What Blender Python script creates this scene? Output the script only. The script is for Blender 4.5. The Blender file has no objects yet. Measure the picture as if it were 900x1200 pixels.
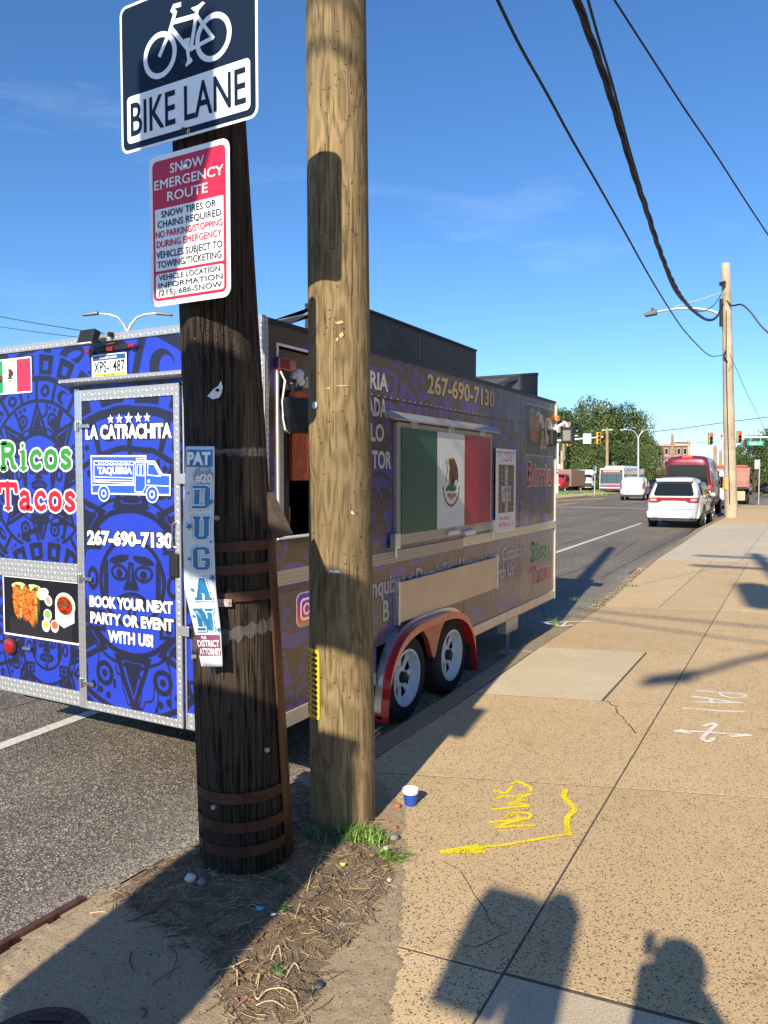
import bpy, bmesh, math, random
import numpy as np
from mathutils import Vector, Matrix
random.seed(7); RNG=np.random.default_rng(11)
SC=bpy.context.scene; COL=SC.collection
R=math.radians
# ------------------------------------------------------------------ camera, sky, sun, exposure
FPX=900.; HZ=557.; PITCH=math.atan((600-HZ)/FPX); YAW=R(28.9); HCAM=1.65
cam=bpy.data.cameras.new('camera'); cam.sensor_fit='VERTICAL'; cam.sensor_height=36; cam.lens=36*FPX/1200
cam.clip_start=.05; cam.clip_end=4000
co=bpy.data.objects.new('camera',cam); COL.objects.link(co)
co.location=(0,0,HCAM); co.rotation_euler=(math.pi/2-PITCH,0,YAW); SC.camera=co
SUN_AZ=R(8.0); SUN_EL=R(30.0)      # the sun stands behind the camera, a little to the right of the street
world=bpy.data.worlds.new('World'); SC.world=world; world.use_nodes=True
wn=world.node_tree; bg=wn.nodes['Background']; bg.inputs[1].default_value=.10
sky=wn.nodes.new('ShaderNodeTexSky'); sky.sky_type='NISHITA'; sky.sun_disc=False
sky.sun_elevation=SUN_EL; sky.sun_rotation=math.pi-SUN_AZ; sky.air_density=1.0; sky.dust_density=.25; sky.ozone_density=4.5
# thin high cloud wisps
tc=wn.nodes.new('ShaderNodeTexCoord'); mp=wn.nodes.new('ShaderNodeMapping'); mp.inputs['Scale'].default_value=(2.2,1.2,9)
mp.inputs['Rotation'].default_value=(0,R(12),R(20))
nz=wn.nodes.new('ShaderNodeTexNoise'); nz.inputs['Scale'].default_value=1.7; nz.inputs['Detail'].default_value=7; nz.inputs['Roughness'].default_value=.62
cr=wn.nodes.new('ShaderNodeValToRGB'); cr.color_ramp.elements[0].position=.56; cr.color_ramp.elements[1].position=.86
cr.color_ramp.elements[1].color=(.16,.16,.16,1)
mx=wn.nodes.new('ShaderNodeMix'); mx.data_type='RGBA'; mx.inputs[7].default_value=(7,7.6,8.6,1)
wn.links.new(tc.outputs['Generated'],mp.inputs[0]); wn.links.new(mp.outputs[0],nz.inputs[0]); wn.links.new(nz.outputs[0],cr.inputs[0])
hs=wn.nodes.new('ShaderNodeHueSaturation'); hs.inputs['Saturation'].default_value=1.08
mu=wn.nodes.new('ShaderNodeMix'); mu.data_type='RGBA'; mu.blend_type='MULTIPLY'; mu.inputs[0].default_value=1; mu.inputs[7].default_value=(.82,.94,1.08,1); wn.links.new(sky.outputs[0],mu.inputs[6]); wn.links.new(mu.outputs[2],hs.inputs['Color'])
wn.links.new(cr.outputs[0],mx.inputs[0]); wn.links.new(hs.outputs[0],mx.inputs[6]); wn.links.new(mx.outputs[2],bg.inputs[0])
sl=bpy.data.lights.new('sun','SUN'); sl.energy=4.8; sl.angle=R(.53); sl.color=(1,.875,.68)
so=bpy.data.objects.new('sun',sl); COL.objects.link(so)
sd=Vector((math.sin(SUN_AZ)*math.cos(SUN_EL),-math.cos(SUN_AZ)*math.cos(SUN_EL),math.sin(SUN_EL)))
so.rotation_euler=sd.to_track_quat('Z','Y').to_euler(); so.location=sd*60
SC.view_settings.view_transform='Standard'; SC.view_settings.look='None'; SC.view_settings.exposure=.70; SC.view_settings.gamma=1
# ------------------------------------------------------------------ measuring: photo pixel -> place
OV=Vector((0,0,HCAM)); FW=Vector((-math.sin(YAW),math.cos(YAW),0)); RT=Vector((math.cos(YAW),math.sin(YAW),0))
def ray(x,y):
    r=(x-450)/FPX; u0=-(y-600)/FPX
    f=math.cos(PITCH)+u0*math.sin(PITCH); u=u0*math.cos(PITCH)-math.sin(PITCH)
    return FW*f+RT*r+Vector((0,0,u))
def G(x,y,z=0): d=ray(x,y); return OV+d*((z-HCAM)/d.z)
def S(x,y,X=-2.578): d=ray(x,y); return OV+d*(X/d.x)
def B(x,y,Y=3.33): d=ray(x,y); return OV+d*(Y/d.y)
def AT(x,y,D): d=ray(x,y); return OV+d*(D/math.hypot(d.x,d.y))
ROADZ=-.16
# ------------------------------------------------------------------ materials
def newmat(name):
    m=bpy.data.materials.new(name); m.use_nodes=True; return m,m.node_tree,m.node_tree.nodes['Principled BSDF']
def lk(nt,a,b): nt.links.new(a,b)
def mat(name,col,rough=.6,metal=0,var=.0,vs=8,bump=0,bs=60,spec=.5,coat=0,emit=None,es=1,stretch=(1,1,1),col2=None,detail=5):
    m,nt,p=newmat(name)
    p.inputs['Base Color'].default_value=(*col,1); p.inputs['Roughness'].default_value=rough; p.inputs['Metallic'].default_value=metal
    p.inputs['Specular IOR Level'].default_value=spec; p.inputs['Coat Weight'].default_value=coat; p.inputs['Coat Roughness'].default_value=.05
    if emit: p.inputs['Emission Color'].default_value=(*emit,1); p.inputs['Emission Strength'].default_value=es
    if var or bump:
        t=nt.nodes.new('ShaderNodeTexCoord'); mpn=nt.nodes.new('ShaderNodeMapping'); mpn.inputs['Scale'].default_value=stretch; lk(nt,t.outputs['Object'],mpn.inputs[0])
    if var:
        n=nt.nodes.new('ShaderNodeTexNoise'); n.inputs['Scale'].default_value=vs; n.inputs['Detail'].default_value=detail; n.inputs['Roughness'].default_value=.65; lk(nt,mpn.outputs[0],n.inputs[0])
        c=nt.nodes.new('ShaderNodeValToRGB'); c.color_ramp.elements[0].position=.3; c.color_ramp.elements[1].position=.7
        a=col2 if col2 else tuple(x*(1-var) for x in col); b=col if col2 else tuple(min(1,x*(1+var)) for x in col)
        c.color_ramp.elements[0].color=(*a,1); c.color_ramp.elements[1].color=(*b,1)
        lk(nt,n.outputs[0],c.inputs[0]); lk(nt,c.outputs[0],p.inputs['Base Color'])
    if bump:
        n=nt.nodes.new('ShaderNodeTexNoise'); n.inputs['Scale'].default_value=bs; n.inputs['Detail'].default_value=6; lk(nt,mpn.outputs[0],n.inputs[0])
        b=nt.nodes.new('ShaderNodeBump'); b.inputs['Strength'].default_value=bump; b.inputs['Distance'].default_value=.01; lk(nt,n.outputs[0],b.inputs['Height']); lk(nt,b.outputs[0],p.inputs['Normal'])
    return m
def npimg(name,arr):
    h,w=arr.shape[:2]; im=bpy.data.images.new(name,w,h)
    a=np.ones((h,w,4),np.float32); a[...,:3]=np.clip(arr,0,1); im.pixels.foreach_set(a.ravel()); im.update(); return im   # sRGB values
def imgmat(name,im,rough=.35,dust=0,tintcol=(.3,.22,.13),coat=0,spec=.5,bumpimg=False):
    m,nt,p=newmat(name); t=nt.nodes.new('ShaderNodeTexImage'); t.image=im; t.interpolation='Cubic'; t.extension='EXTEND'
    p.inputs['Roughness'].default_value=rough; p.inputs['Coat Weight'].default_value=coat; p.inputs['Specular IOR Level'].default_value=spec; p.inputs['Coat Roughness'].default_value=.12
    if dust:  # dust mix; on the trailer side it also paints in brown glare
        tcn=nt.nodes.new('ShaderNodeTexCoord'); n=nt.nodes.new('ShaderNodeTexNoise'); n.inputs['Scale'].default_value=1.6; n.inputs['Detail'].default_value=8; lk(nt,tcn.outputs['Object'],n.inputs[0])
        mr=nt.nodes.new('ShaderNodeMapRange'); mr.inputs[1].default_value=.25; mr.inputs[2].default_value=.75; mr.inputs[3].default_value=dust*.75; mr.inputs[4].default_value=dust*1.2; lk(nt,n.outputs[0],mr.inputs[0])
        mxn=nt.nodes.new('ShaderNodeMix'); mxn.data_type='RGBA'; mxn.inputs[7].default_value=(*tintcol,1); lk(nt,mr.outputs[0],mxn.inputs[0]); lk(nt,t.outputs[0],mxn.inputs[6]); lk(nt,mxn.outputs[2],p.inputs['Base Color'])
    else: lk(nt,t.outputs[0],p.inputs['Base Color'])
    tb=nt.nodes.new('ShaderNodeTexCoord'); nb=nt.nodes.new('ShaderNodeTexNoise'); nb.inputs['Scale'].default_value=2.2; nb.inputs['Detail'].default_value=3; lk(nt,tb.outputs['Object'],nb.inputs[0]); bb=nt.nodes.new('ShaderNodeBump'); bb.inputs['Strength'].default_value=.35; bb.inputs['Distance'].default_value=.03; lk(nt,nb.outputs[0],bb.inputs['Height']); lk(nt,bb.outputs[0],p.inputs['Normal']); lk(nt,bb.outputs[0],p.inputs['Coat Normal'])
    return m
def fbm(h,w,base=4,octs=5,seed=0,ax=(1,1)):
    r=np.random.default_rng(seed); out=np.zeros((h,w),np.float32); amp=1;tot=0
    for o in range(octs):
        gy=max(2,int(base*ax[0]*2**o)); gx=max(2,int(base*ax[1]*2**o)); g=r.random((gy+2,gx+2)).astype(np.float32)
        yy=np.linspace(0,gy,h,endpoint=False); xx=np.linspace(0,gx,w,endpoint=False); y0=yy.astype(int);x0=xx.astype(int); fy=(yy-y0)[:,None]; fx=(xx-x0)[None]
        fy=fy*fy*(3-2*fy); fx=fx*fx*(3-2*fx)
        a=g[y0][:,x0];b=g[y0][:,x0+1];c=g[y0+1][:,x0];d=g[y0+1][:,x0+1]
        out+=amp*((a*(1-fx)+b*fx)*(1-fy)+(c*(1-fx)+d*fx)*fy); tot+=amp; amp*=.5
    return out/tot
# ------------------------------------------------------------------ mesh building
class MB:
    def __init__(s): s.v=[];s.f=[];s.uv=None
    def add(s,vs,fs):
        o=len(s.v); s.v+= [tuple(v) for v in vs]; s.f+=[tuple(i+o for i in f) for f in fs]; return s
    def hexa(s,p):  # 8 points: bottom 4 ccw, top 4
        return s.add(p,[(3,2,1,0),(4,5,6,7),(0,1,5,4),(1,2,6,5),(2,3,7,6),(3,0,4,7)])
    def box(s,x0,x1,y0,y1,z0,z1):
        return s.hexa([(x0,y0,z0),(x1,y0,z0),(x1,y1,z0),(x0,y1,z0),(x0,y0,z1),(x1,y0,z1),(x1,y1,z1),(x0,y1,z1)])
    def fbox(s,F,u0,u1,v0,v1,n0,n1):
        return s.hexa([F(u0,v0,n0),F(u1,v0,n0),F(u1,v0,n1),F(u0,v0,n1),F(u0,v1,n0),F(u1,v1,n0),F(u1,v1,n1),F(u0,v1,n1)])
    def tube(s,pts,r,n=8,caps=True):
        pts=[Vector(p) for p in pts]; rs=r if isinstance(r,(list,tuple)) else [r]*len(pts); o=len(s.v); k=len(pts); ref=None
        for i,p in enumerate(pts):
            t=(pts[min(i+1,k-1)]-pts[max(i-1,0)]).normalized()
            if ref is None: ref=Vector((0,0,1)) if abs(t.z)<.9 else Vector((1,0,0))
            a=t.cross(ref).normalized(); b=t.cross(a).normalized()
            for j in range(n):
                th=2*math.pi*j/n; s.v.append(tuple(p+(a*math.cos(th)+b*math.sin(th))*rs[i]))
        for i in range(k-1):
            for j in range(n): a0=o+i*n+j;a1=o+i*n+(j+1)%n; s.f.append((a0,a1,a1+n,a0+n))
        if caps: s.f.append(tuple(o+j for j in range(n))[::-1]); s.f.append(tuple(o+(k-1)*n+j for j in range(n)))
        return s
    def prism(s,F,poly,n0,n1):   # 2-D outline in frame F, thickness n0..n1
        k=len(poly); vs=[F(u,v,n0) for u,v in poly]+[F(u,v,n1) for u,v in poly]
        fs=[tuple(range(k))[::-1],tuple(range(k,2*k))]+[(i,(i+1)%k,(i+1)%k+k,i+k) for i in range(k)]
        return s.add(vs,fs)
    def lathe(s,c,axis,prof,n=24):   # prof: (distance along axis, radius)
        axis=Vector(axis).normalized(); ref=Vector((0,0,1)) if abs(axis.z)<.9 else Vector((1,0,0)); a=axis.cross(ref).normalized(); b=axis.cross(a); c=Vector(c); o=len(s.v)
        for d,r in prof:
            for j in range(n): th=2*math.pi*j/n; s.v.append(tuple(c+axis*d+(a*math.cos(th)+b*math.sin(th))*r))
        for i in range(len(prof)-1):
            for j in range(n): a0=o+i*n+j;a1=o+i*n+(j+1)%n; s.f.append((a0,a0+n,a1+n,a1))
        return s
    def ball(s,c,rx,ry,rz,n=10,m=7):
        return s.lathe2(c,rx,ry,rz,n,m)
    def lathe2(s,c,rx,ry,rz,n,m):
        o=len(s.v)
        for i in range(m+1):
            ph=math.pi*i/m
            for j in range(n): th=2*math.pi*j/n; s.v.append((c[0]+rx*math.sin(ph)*math.cos(th),c[1]+ry*math.sin(ph)*math.sin(th),c[2]+rz*math.cos(ph)))
        for i in range(m):
            for j in range(n): a0=o+i*n+j;a1=o+i*n+(j+1)%n; s.f.append((a0,a0+n,a1+n,a1))
        return s
    def build(s,name,m,parent=None,smooth=False,bevel=0,subd=0,**tags):
        me=bpy.data.meshes.new(name); me.from_pydata(s.v,[],s.f)
        if s.uv is not None:
            ul=me.uv_layers.new(name='UVMap')
            for p in me.polygons:
                for li in p.loop_indices: ul.data[li].uv=s.uv(me.vertices[me.loops[li].vertex_index].co)
        bm=bmesh.new(); bm.from_mesh(me); bmesh.ops.remove_doubles(bm,verts=bm.verts,dist=1e-5); bmesh.ops.recalc_face_normals(bm,faces=bm.faces); bm.to_mesh(me); bm.free()
        o=bpy.data.objects.new(name,me); COL.objects.link(o)
        if m: me.materials.append(m)
        if smooth:
            for p in me.polygons: p.use_smooth=True
        if bevel: b=o.modifiers.new('bevel','BEVEL'); b.width=bevel; b.segments=2; b.limit_method='ANGLE'; b.angle_limit=R(35)
        if subd: b=o.modifiers.new('subsurf','SUBSURF'); b.levels=b.render_levels=subd
        if smooth and not subd:
            w=o.modifiers.new('wn','EDGE_SPLIT'); w.split_angle=R(38)
        par(o,parent)
        for k,v in tags.items(): o[k]=v
        return o
def par(o,parent):
    if parent: o.parent=parent; o.matrix_parent_inverse=Matrix.Translation(-parent.location) if parent.type=='EMPTY' else Matrix.Identity(4)
def thing(name,label,cat,loc,group=None):
    e=bpy.data.objects.new(name,None); COL.objects.link(e); e.location=loc; e.empty_display_size=.2
    e['label']=label; e['category']=cat
    if group: e['group']=group
    return e
def tag(o,label,cat,group=None):
    o['label']=label; o['category']=cat
    if group: o['group']=group
    return o
def children(o): return [c for c in o.children]
def copytree(o,parent=None,loc=None):
    c=o.copy(); COL.objects.link(c)
    if loc is not None: c.location=loc
    if parent: c.parent=parent
    for ch in list(o.children): copytree(ch,c)
    return c
def frame(O,U,V,N):
    O,U,V,N=Vector(O),Vector(U),Vector(V),Vector(N)
    f=lambda u,v,n=0: O+U*u+V*v+N*n
    return f
FR=frame((0,3.33,0),(1,0,0),(0,0,1),(0,-1,0))         # rear face of the trailer: u = X, v = Z
FS=frame((-2.578,0,0),(0,1,0),(0,0,1),(1,0,0))        # kerb side of the trailer: u = Y, v = Z
_tx={}
def glyphs(body,off):
    k=(body,off)
    if k in _tx: return _tx[k]
    c=bpy.data.curves.new('text','FONT'); c.body=body; c.offset=off; c.resolution_u=3; c.fill_mode='FRONT'; c.dimensions='2D'
    o=bpy.data.objects.new('text',c); COL.objects.link(o); dg=bpy.context.evaluated_depsgraph_get(); dg.update()
    me=bpy.data.meshes.new_from_object(o.evaluated_get(dg)); bpy.data.objects.remove(o)
    vs=[v.co.copy() for v in me.vertices]; fs=[tuple(p.vertices) for p in me.polygons]; bpy.data.meshes.remove(me); _tx[k]=(vs,fs); return vs,fs
def text(body,F,u0,u1,v0,v1,n,m,parent,bold=.02,outline=None,om=None,name='lettering',skew=None,fit=None,smooth=False):
    """letters fitted to the box u0..u1, v0..v1 of frame F (skew: rise over the width)"""
    base,_=glyphs(body,0); a=min(v.x for v in base); b=max(v.x for v in base)
    ref,_=glyphs('H',0); hh=max(v.y for v in ref)
    sx=(u1-u0)/(b-a); sz=(v1-v0)/hh; out=[]
    for off,mm,dn in ([(outline,om,0)] if outline else [])+[(bold,m,.0012)]:
        vs,fs=glyphs(body,off); q=MB(); pts=[]
        for v in vs:
            u=u0+(v.x-a)*sx; w=v0+v.y*sz
            if skew: w+=skew*(u-u0)
            pts.append(F(u,w,n+dn))
        q.add(pts,fs); out.append(q.build(name if mm is m else name+'_outline',mm,parent))
    return out
def poly2(F,poly,n,name,m,parent,th=.0015,**k): return MB().prism(F,poly,n,n+th).build(name,m,parent,**k)
def rect(u0,u1,v0,v1,r=0,k=4):
    if not r: return [(u0,v0),(u1,v0),(u1,v1),(u0,v1)]
    o=[]
    for cx,cy,a0 in ((u1-r,v0+r,-90),(u1-r,v1-r,0),(u0+r,v1-r,90),(u0+r,v0+r,180)):
        for i in range(k+1): a=R(a0+90*i/k); o.append((cx+r*math.cos(a),cy+r*math.sin(a)))
    return o
def circ(cu,cv,r,n=20,ry=None): return [(cu+r*math.cos(2*math.pi*i/n),cv+(ry or r)*math.sin(2*math.pi*i/n)) for i in range(n)]
def stroke(mb,F,pts,w,n=0,th=.001,closed=False):
    pts=list(pts)+([pts[0]] if closed else [])
    for i in range(len(pts)-1):
        (a,b),(c,d)=pts[i],pts[i+1]; L=math.hypot(c-a,d-b)
        if L<1e-6: continue
        nx,ny=-(d-b)/L*w/2,(c-a)/L*w/2; ex,ey=(c-a)/L*w*.35,(d-b)/L*w*.35; dn=(i%6)*.0001
        mb.prism(F,[(a-ex+nx,b-ey+ny),(a-ex-nx,b-ey-ny),(c+ex-nx,d+ey-ny),(c+ex+nx,d+ey+ny)],n+dn,n+th+dn)
    return mb
def star(cu,cv,r): return [(cu+(r if i%2==0 else r*.42)*math.sin(math.pi*i/5),cv+(r if i%2==0 else r*.42)*math.cos(math.pi*i/5)) for i in range(10)]
# ------------------------------------------------------------------ painted prints
def smoothstep(a,b,x): t=np.clip((x-a)/(b-a),0,1); return t*t*(3-2*t)
def rosette(D,X,Z,cx,cz,Sz,seed,rmax=1.3):
    rn=np.random.default_rng(seed)
    dx=(X-cx)/Sz; dz=(Z-cz)/Sz; r=np.hypot(dx,dz); th=np.arctan2(dx,dz)
    reg=r<rmax; P=np.zeros_like(D)
    def ring(a,b): P[(r>a)&(r<b)]=1
    def blob(u,v,ra,rb=None,val=1,rot=0):
        rb=rb or ra; c,s_=math.cos(rot),math.sin(rot); a=((dx-u)*c+(dz-v)*s_)/ra; b=(-(dx-u)*s_+(dz-v)*c)/rb; P[a*a+b*b<1]=val
    def box(u0,u1,v0,v1,val=1): P[(dx>u0)&(dx<u1)&(dz>v0)&(dz<v1)]=val
    P[:]=0
    # outer fringe
    k=24; t=(th/(2*math.pi)*k)%1
    P[(r>1.07)&(r<1.27)&(np.abs(t-.5)<.34)]=1; P[(r>1.11)&(r<1.21)&(np.abs(t-.5)<.14)]=0
    ring(1.0,1.05)
    # band of glyph blocks
    k=20; cell=np.floor(th/(2*math.pi)*k).astype(int); t=(th/(2*math.pi)*k)%1
    P[(r>.80)&(r<1.0)&((t<.07)|(t>.93))]=1; ring(.78,.81)
    for c in range(-10,10):
        a=(c+.5)/k*2*math.pi; u,v=.90*math.sin(a),.90*math.cos(a); kind=rn.integers(0,4)
        if kind==0: blob(u,v,.07,.06); blob(u,v,.035,.03,0)
        elif kind==1:
            for q in range(5): aa=q*2*math.pi/4; blob(u+(.045*math.cos(aa) if q<4 else 0),v+(.045*math.sin(aa) if q<4 else 0),.017)
        elif kind==2: blob(u,v,.085,.045,1,-a); blob(u+.02,v,.05,.018,0,-a)
        else: blob(u,v,.07,.07); blob(u+.03*math.cos(a),v-.03*math.sin(a),.045,.06,0)
    # ray triangles
    k=8
    for c in range(k):
        a=c/k*2*math.pi; ua=dx*math.sin(a)+dz*math.cos(a); va=np.abs(dx*math.cos(a)-dz*math.sin(a))
        w=(.80-ua)*.42; T=(ua>.44)&(ua<.80)&(va<w); P[T]=1; P[T&(va<w-.035)&(ua>.47)]=0; P[(ua>.48)&(ua<.68)&(va<(.68-ua)*.35)]=1
        a2=a+math.pi/k; u,v=.62*math.sin(a2),.62*math.cos(a2)
        blob(u,v,.075); blob(u,v,.048,.048,0); blob(u,v,.022)
        for q in range(3): blob(.735*math.sin(a2+(q-1)*.1),.735*math.cos(a2+(q-1)*.1),.02)
    fn=fbm(*D.shape,11,2,seed+77); P[(r>.53)&(r<.77)&(P<.5)&(np.abs(fn-.5)<.026)]=1
    ring(.42,.45); ring(.50,.515)
    for c in range(16):
        a=c/16*2*math.pi+.2; P[(np.hypot(dx-.475*math.sin(a),dz-.475*math.cos(a))<.016)]=1
    # four square cartouches
    for su,sv in ((1,1),(1,-1),(-1,1),(-1,-1)):
        u,v=.33*su,.25*sv
        if sv<0: u*=.9
        box(u-.075,u+.075,v-.065,v+.065); box(u-.05,u+.05,v-.042,v+.042,0); blob(u,v,.03)
    # face
    F=r<.27; P[F]=1; P[r<.245]=0
    for s_ in (-1,1):
        blob(.10*s_,.055,.072,.05); blob(.10*s_,.055,.055,.034,0); blob(.10*s_,.05,.024)
        blob(.10*s_,.135,.085,.022,1,-.25*s_); P[(np.abs(dx-.205*s_)<.008)&(np.abs(dz)<.12)]=1; P[(np.abs(dx-.225*s_)<.006)&(np.abs(dz)<.10)]=1
        blob(.33*s_,0,.05,.07); blob(.33*s_,0,.028,.042,0)
    P[(np.abs(dx)<.022+.04*smoothstep(.06,-.05,dz))&(dz<.12)&(dz>-.045)]=1; P[(np.abs(dx)<.007)&(dz<.1)&(dz>0)]=0
    blob(0,-.115,.125,.055); blob(0,-.115,.10,.036,0); P[(np.abs(dx)<.085)&(np.abs(dz+.115)<.022)]=1; P[(np.abs(dx)<.08)&(np.abs(dz+.115)<.017)&((dx/.03)%1>.2)]=0
    blob(0,-.185,.03,.06); blob(0,-.18,.015,.045,0)
    D[reg]=P[reg]
def wrap_image(name,u0,u1,v0,v1,ppm,ros,seed,blue=(.12,.22,.70),dark=(.09,.10,.20)):
    w=int((u1-u0)*ppm); h=int((v1-v0)*ppm); X,Z=np.meshgrid(np.linspace(u0,u1,w,dtype=np.float32),np.linspace(v0,v1,h,dtype=np.float32))
    wob=.012; X2=X+wob*(fbm(h,w,7,3,seed)-.5)*2; Z2=Z+wob*(fbm(h,w,7,3,seed+1)-.5)*2
    n=fbm(h,w,5,2,seed+2); D=(np.abs(n-.5)<.055).astype(np.float32); D[(n>.66)]=1; D[(n>.70)]=0; D[n<.3]=1
    for i,(cx,cz,sz) in enumerate(ros): rosette(D,X2,Z2,cx,cz,sz,seed+i)
    for _ in range(1):
        E_=D.copy(); E_[1:]=np.maximum(E_[1:],D[:-1]); E_[:,1:]=np.maximum(E_[:,1:],D[:,:-1]); E_[:-1]=np.maximum(E_[:-1],D[1:]); E_[:,:-1]=np.maximum(E_[:,:-1],D[:,1:]); D=E_
    k=D.copy(); k[1:-1,1:-1]=(D[1:-1,1:-1]*4+D[:-2,1:-1]+D[2:,1:-1]+D[1:-1,:-2]+D[1:-1,2:])/8
    tone=1+.05*(fbm(h,w,3,4,seed+5)-.5)[...,None]
    im=(np.array(blue)*(1-k[...,None])+np.array(dark)*k[...,None])*tone
    return npimg(name,im.astype(np.float32))
def food_image(name,seed=3,W=360,H=220):
    X,Y=np.meshgrid(np.linspace(0,1.64,W),np.linspace(0,1,H)); A=np.zeros((H,W,3))+np.array([.06,.07,.10])
    n=fbm(H,W,10,5,seed); n2=fbm(H,W,30,4,seed+1)
    def el(cx,cy,a,b,col,rot=0,tex=0,nn=None):
        c,s_=math.cos(rot),math.sin(rot); u=((X-cx)*c+(Y-cy)*s_)/a; v=(-(X-cx)*s_+(Y-cy)*c)/b; d=u*u+v*v+tex*(n-.5)*2; m=d<1
        q=np.array(col)[None,None]*(1+(.0 if nn is None else 1)*((nn if nn is not None else n)[...,None]-.5)*1.3); A[m]=np.broadcast_to(q,A.shape)[m]
    A[(Y<.30)&(X>.12)&(X<1.5)]=[.13,.13,.16]
    for c in ((.35,.86),(.68,.84)): el(*c,.16,.07,(.75,.85,.55),tex=.3)
    for c,a in (((.33,.58),.1),((.52,.55),.0),((.68,.52),-.08)):
        el(*c,.125,.33,(.30,.22,.10),a,.5,n2); el(c[0]-.03,c[1],.10,.30,(.92,.46,.16),a,.45,n2)
        m=(np.abs(X-c[0]-.055)<.018+.02*(n-.5))&(np.abs(Y-c[1])<.28); A[m]=[.55,.62,.30]
    hot=(n2>.62)&(X>.2)&(X<.85)&(Y>.22)&(Y<.88)&(A[...,0]>.5); A[hot]=[.55,.20,.08]
    el(.87,.76,.12,.10,(.80,.88,.66),.3,.2); el(.92,.80,.09,.07,(.90,.94,.80)); el(1.0,.66,.08,.10,(.93,.90,.88),.5); el(1.0,.66,.05,.07,(.90,.55,.55),.5)
    m=(Y>.22+.5*np.abs(X-1.33))&(Y<.62)&(np.abs(X-1.35)<.20); A[m]=[.86,.86,.88]
    el(1.36,.62,.215,.20,(.95,.95,.96),-.6); el(1.35,.61,.18,.165,(.88,.60,.38),-.6); el(1.35,.60,.165,.145,(.55,.14,.06),-.6,0,n2); el(1.36,.63,.06,.03,(.25,.35,.12),.3,.5)
    for c,k in (((.98,.42),(.45,.72,.25)),((.94,.24),(.93,.72,.32)),((1.13,.25),(.93,.38,.20))):
        el(c[0],c[1]-.03,.085,.10,(.80,.80,.82)); el(*c,.088,.09,(.93,.93,.93)); el(*c,.07,.07,k)
    return npimg(name,A.astype(np.float32))
def menu_image(name):
    W,H=180,260; A=np.ones((H,W,3))*.86; X,Y=np.meshgrid(np.arange(W)/W,np.arange(H)/H); n=fbm(H,W,26,3,5); n3=fbm(H,W,8,3,9)
    def red(m): A[m]=[.75,.18,.2]
    red((Y>.955)&(Y<.985)&((X*14)%1<.5)); red((Y>.90)&(Y<.945)&(np.abs(n-.5)<.05)&(X>.1)&(X<.9)); red((Y>.855)&(Y<.89)&(np.abs(n-.5)<.05)&(X>.2)&(X<.8)); red((Y>.04)&(Y<.10)&(np.abs(n-.5)<.045)&(X>.1)&(X<.9)); red((Y>.13)&(Y<.17)&(np.abs(n-.5)<.06)&(X>.15)&(X<.85))
    P=(X>.09)&(X<.92)&(Y>.22)&(Y<.82)
    for i in range(9):
        for j in range(5):
            u0=.09+.166*j; v0=.22+.0667*i; m=(X>u0+.008)&(X<u0+.158)&(Y>v0+.004)&(Y<v0+.062)
            if 1<=j<=3 and (i in (2,3,4) or j==2): A[m]=.78; A[m&(((Y*90)%1)<.45)&(n>.42)]=[.35,.3,.3]
            else: A[m]=(np.array([.42,.30,.2])[None]*(.5+1.1*n[m][:,None]))
    A[P&(((X-.09)%.166<.008)|((Y-.22)%.0667<.004))]=[.3,.22,.2]
    return npimg(name,A.astype(np.float32))
def emblem_image(name,bgc=(.86,.88,.88)):
    W,H=130,170; A=np.ones((H,W,3))*np.array(bgc); X,Y=np.meshgrid(np.linspace(-1,1,W),np.linspace(-1.3,1.3,H)); n=fbm(H,W,14,3,2)
    def el(cx,cy,a,b,col,rot=0):
        c,s_=math.cos(rot),math.sin(rot); u=((X-cx)*c+(Y-cy)*s_)/a; v=(-(X-cx)*s_+(Y-cy)*c)/b; m=(u*u+v*v)<1; A[m]=(np.array(col)[None]*(.7+.6*n[m][:,None]))
    el(.18,.55,.34,.50,(.36,.24,.12),.3); el(.42,.35,.22,.50,(.34,.22,.12),.15); el(0,.25,.22,.45,(.28,.18,.10)); el(-.15,.85,.14,.16,(.42,.28,.12)); el(-.32,.82,.12,.05,(.75,.6,.2),.3)
    el(.2,-.05,.2,.3,(.22,.14,.09),-.4); el(.42,-.12,.14,.2,(.75,.74,.76),-.3); el(-.2,.02,.06,.18,(.7,.55,.2),.2)
    m=(np.abs(X+.42+.07*np.sin(Y*9))<.035)&(Y>0)&(Y<.95); A[m]=[.25,.35,.22]
    el(-.25,-.25,.3,.10,(.1,.38,.33),.5); el(.1,-.33,.4,.11,(.1,.36,.32)); el(.3,-.25,.2,.09,(.12,.4,.3),-.4); el(-.25,-.6,.12,.1,(.15,.5,.6)); el(.3,-.6,.12,.09,(.15,.5,.55)); el(0,-.66,.19,.15,(.8,.35,.15))
    for i in range(11):
        a=R(188+164*i/10); el(.74*math.cos(a),-.2+.86*math.sin(a),.055,.12,(.22,.30,.16),a+math.pi*.0+ (0))
    el(0,-1.08,.08,.07,(.7,.2,.2))
    return npimg(name,A.astype(np.float32))
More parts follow.
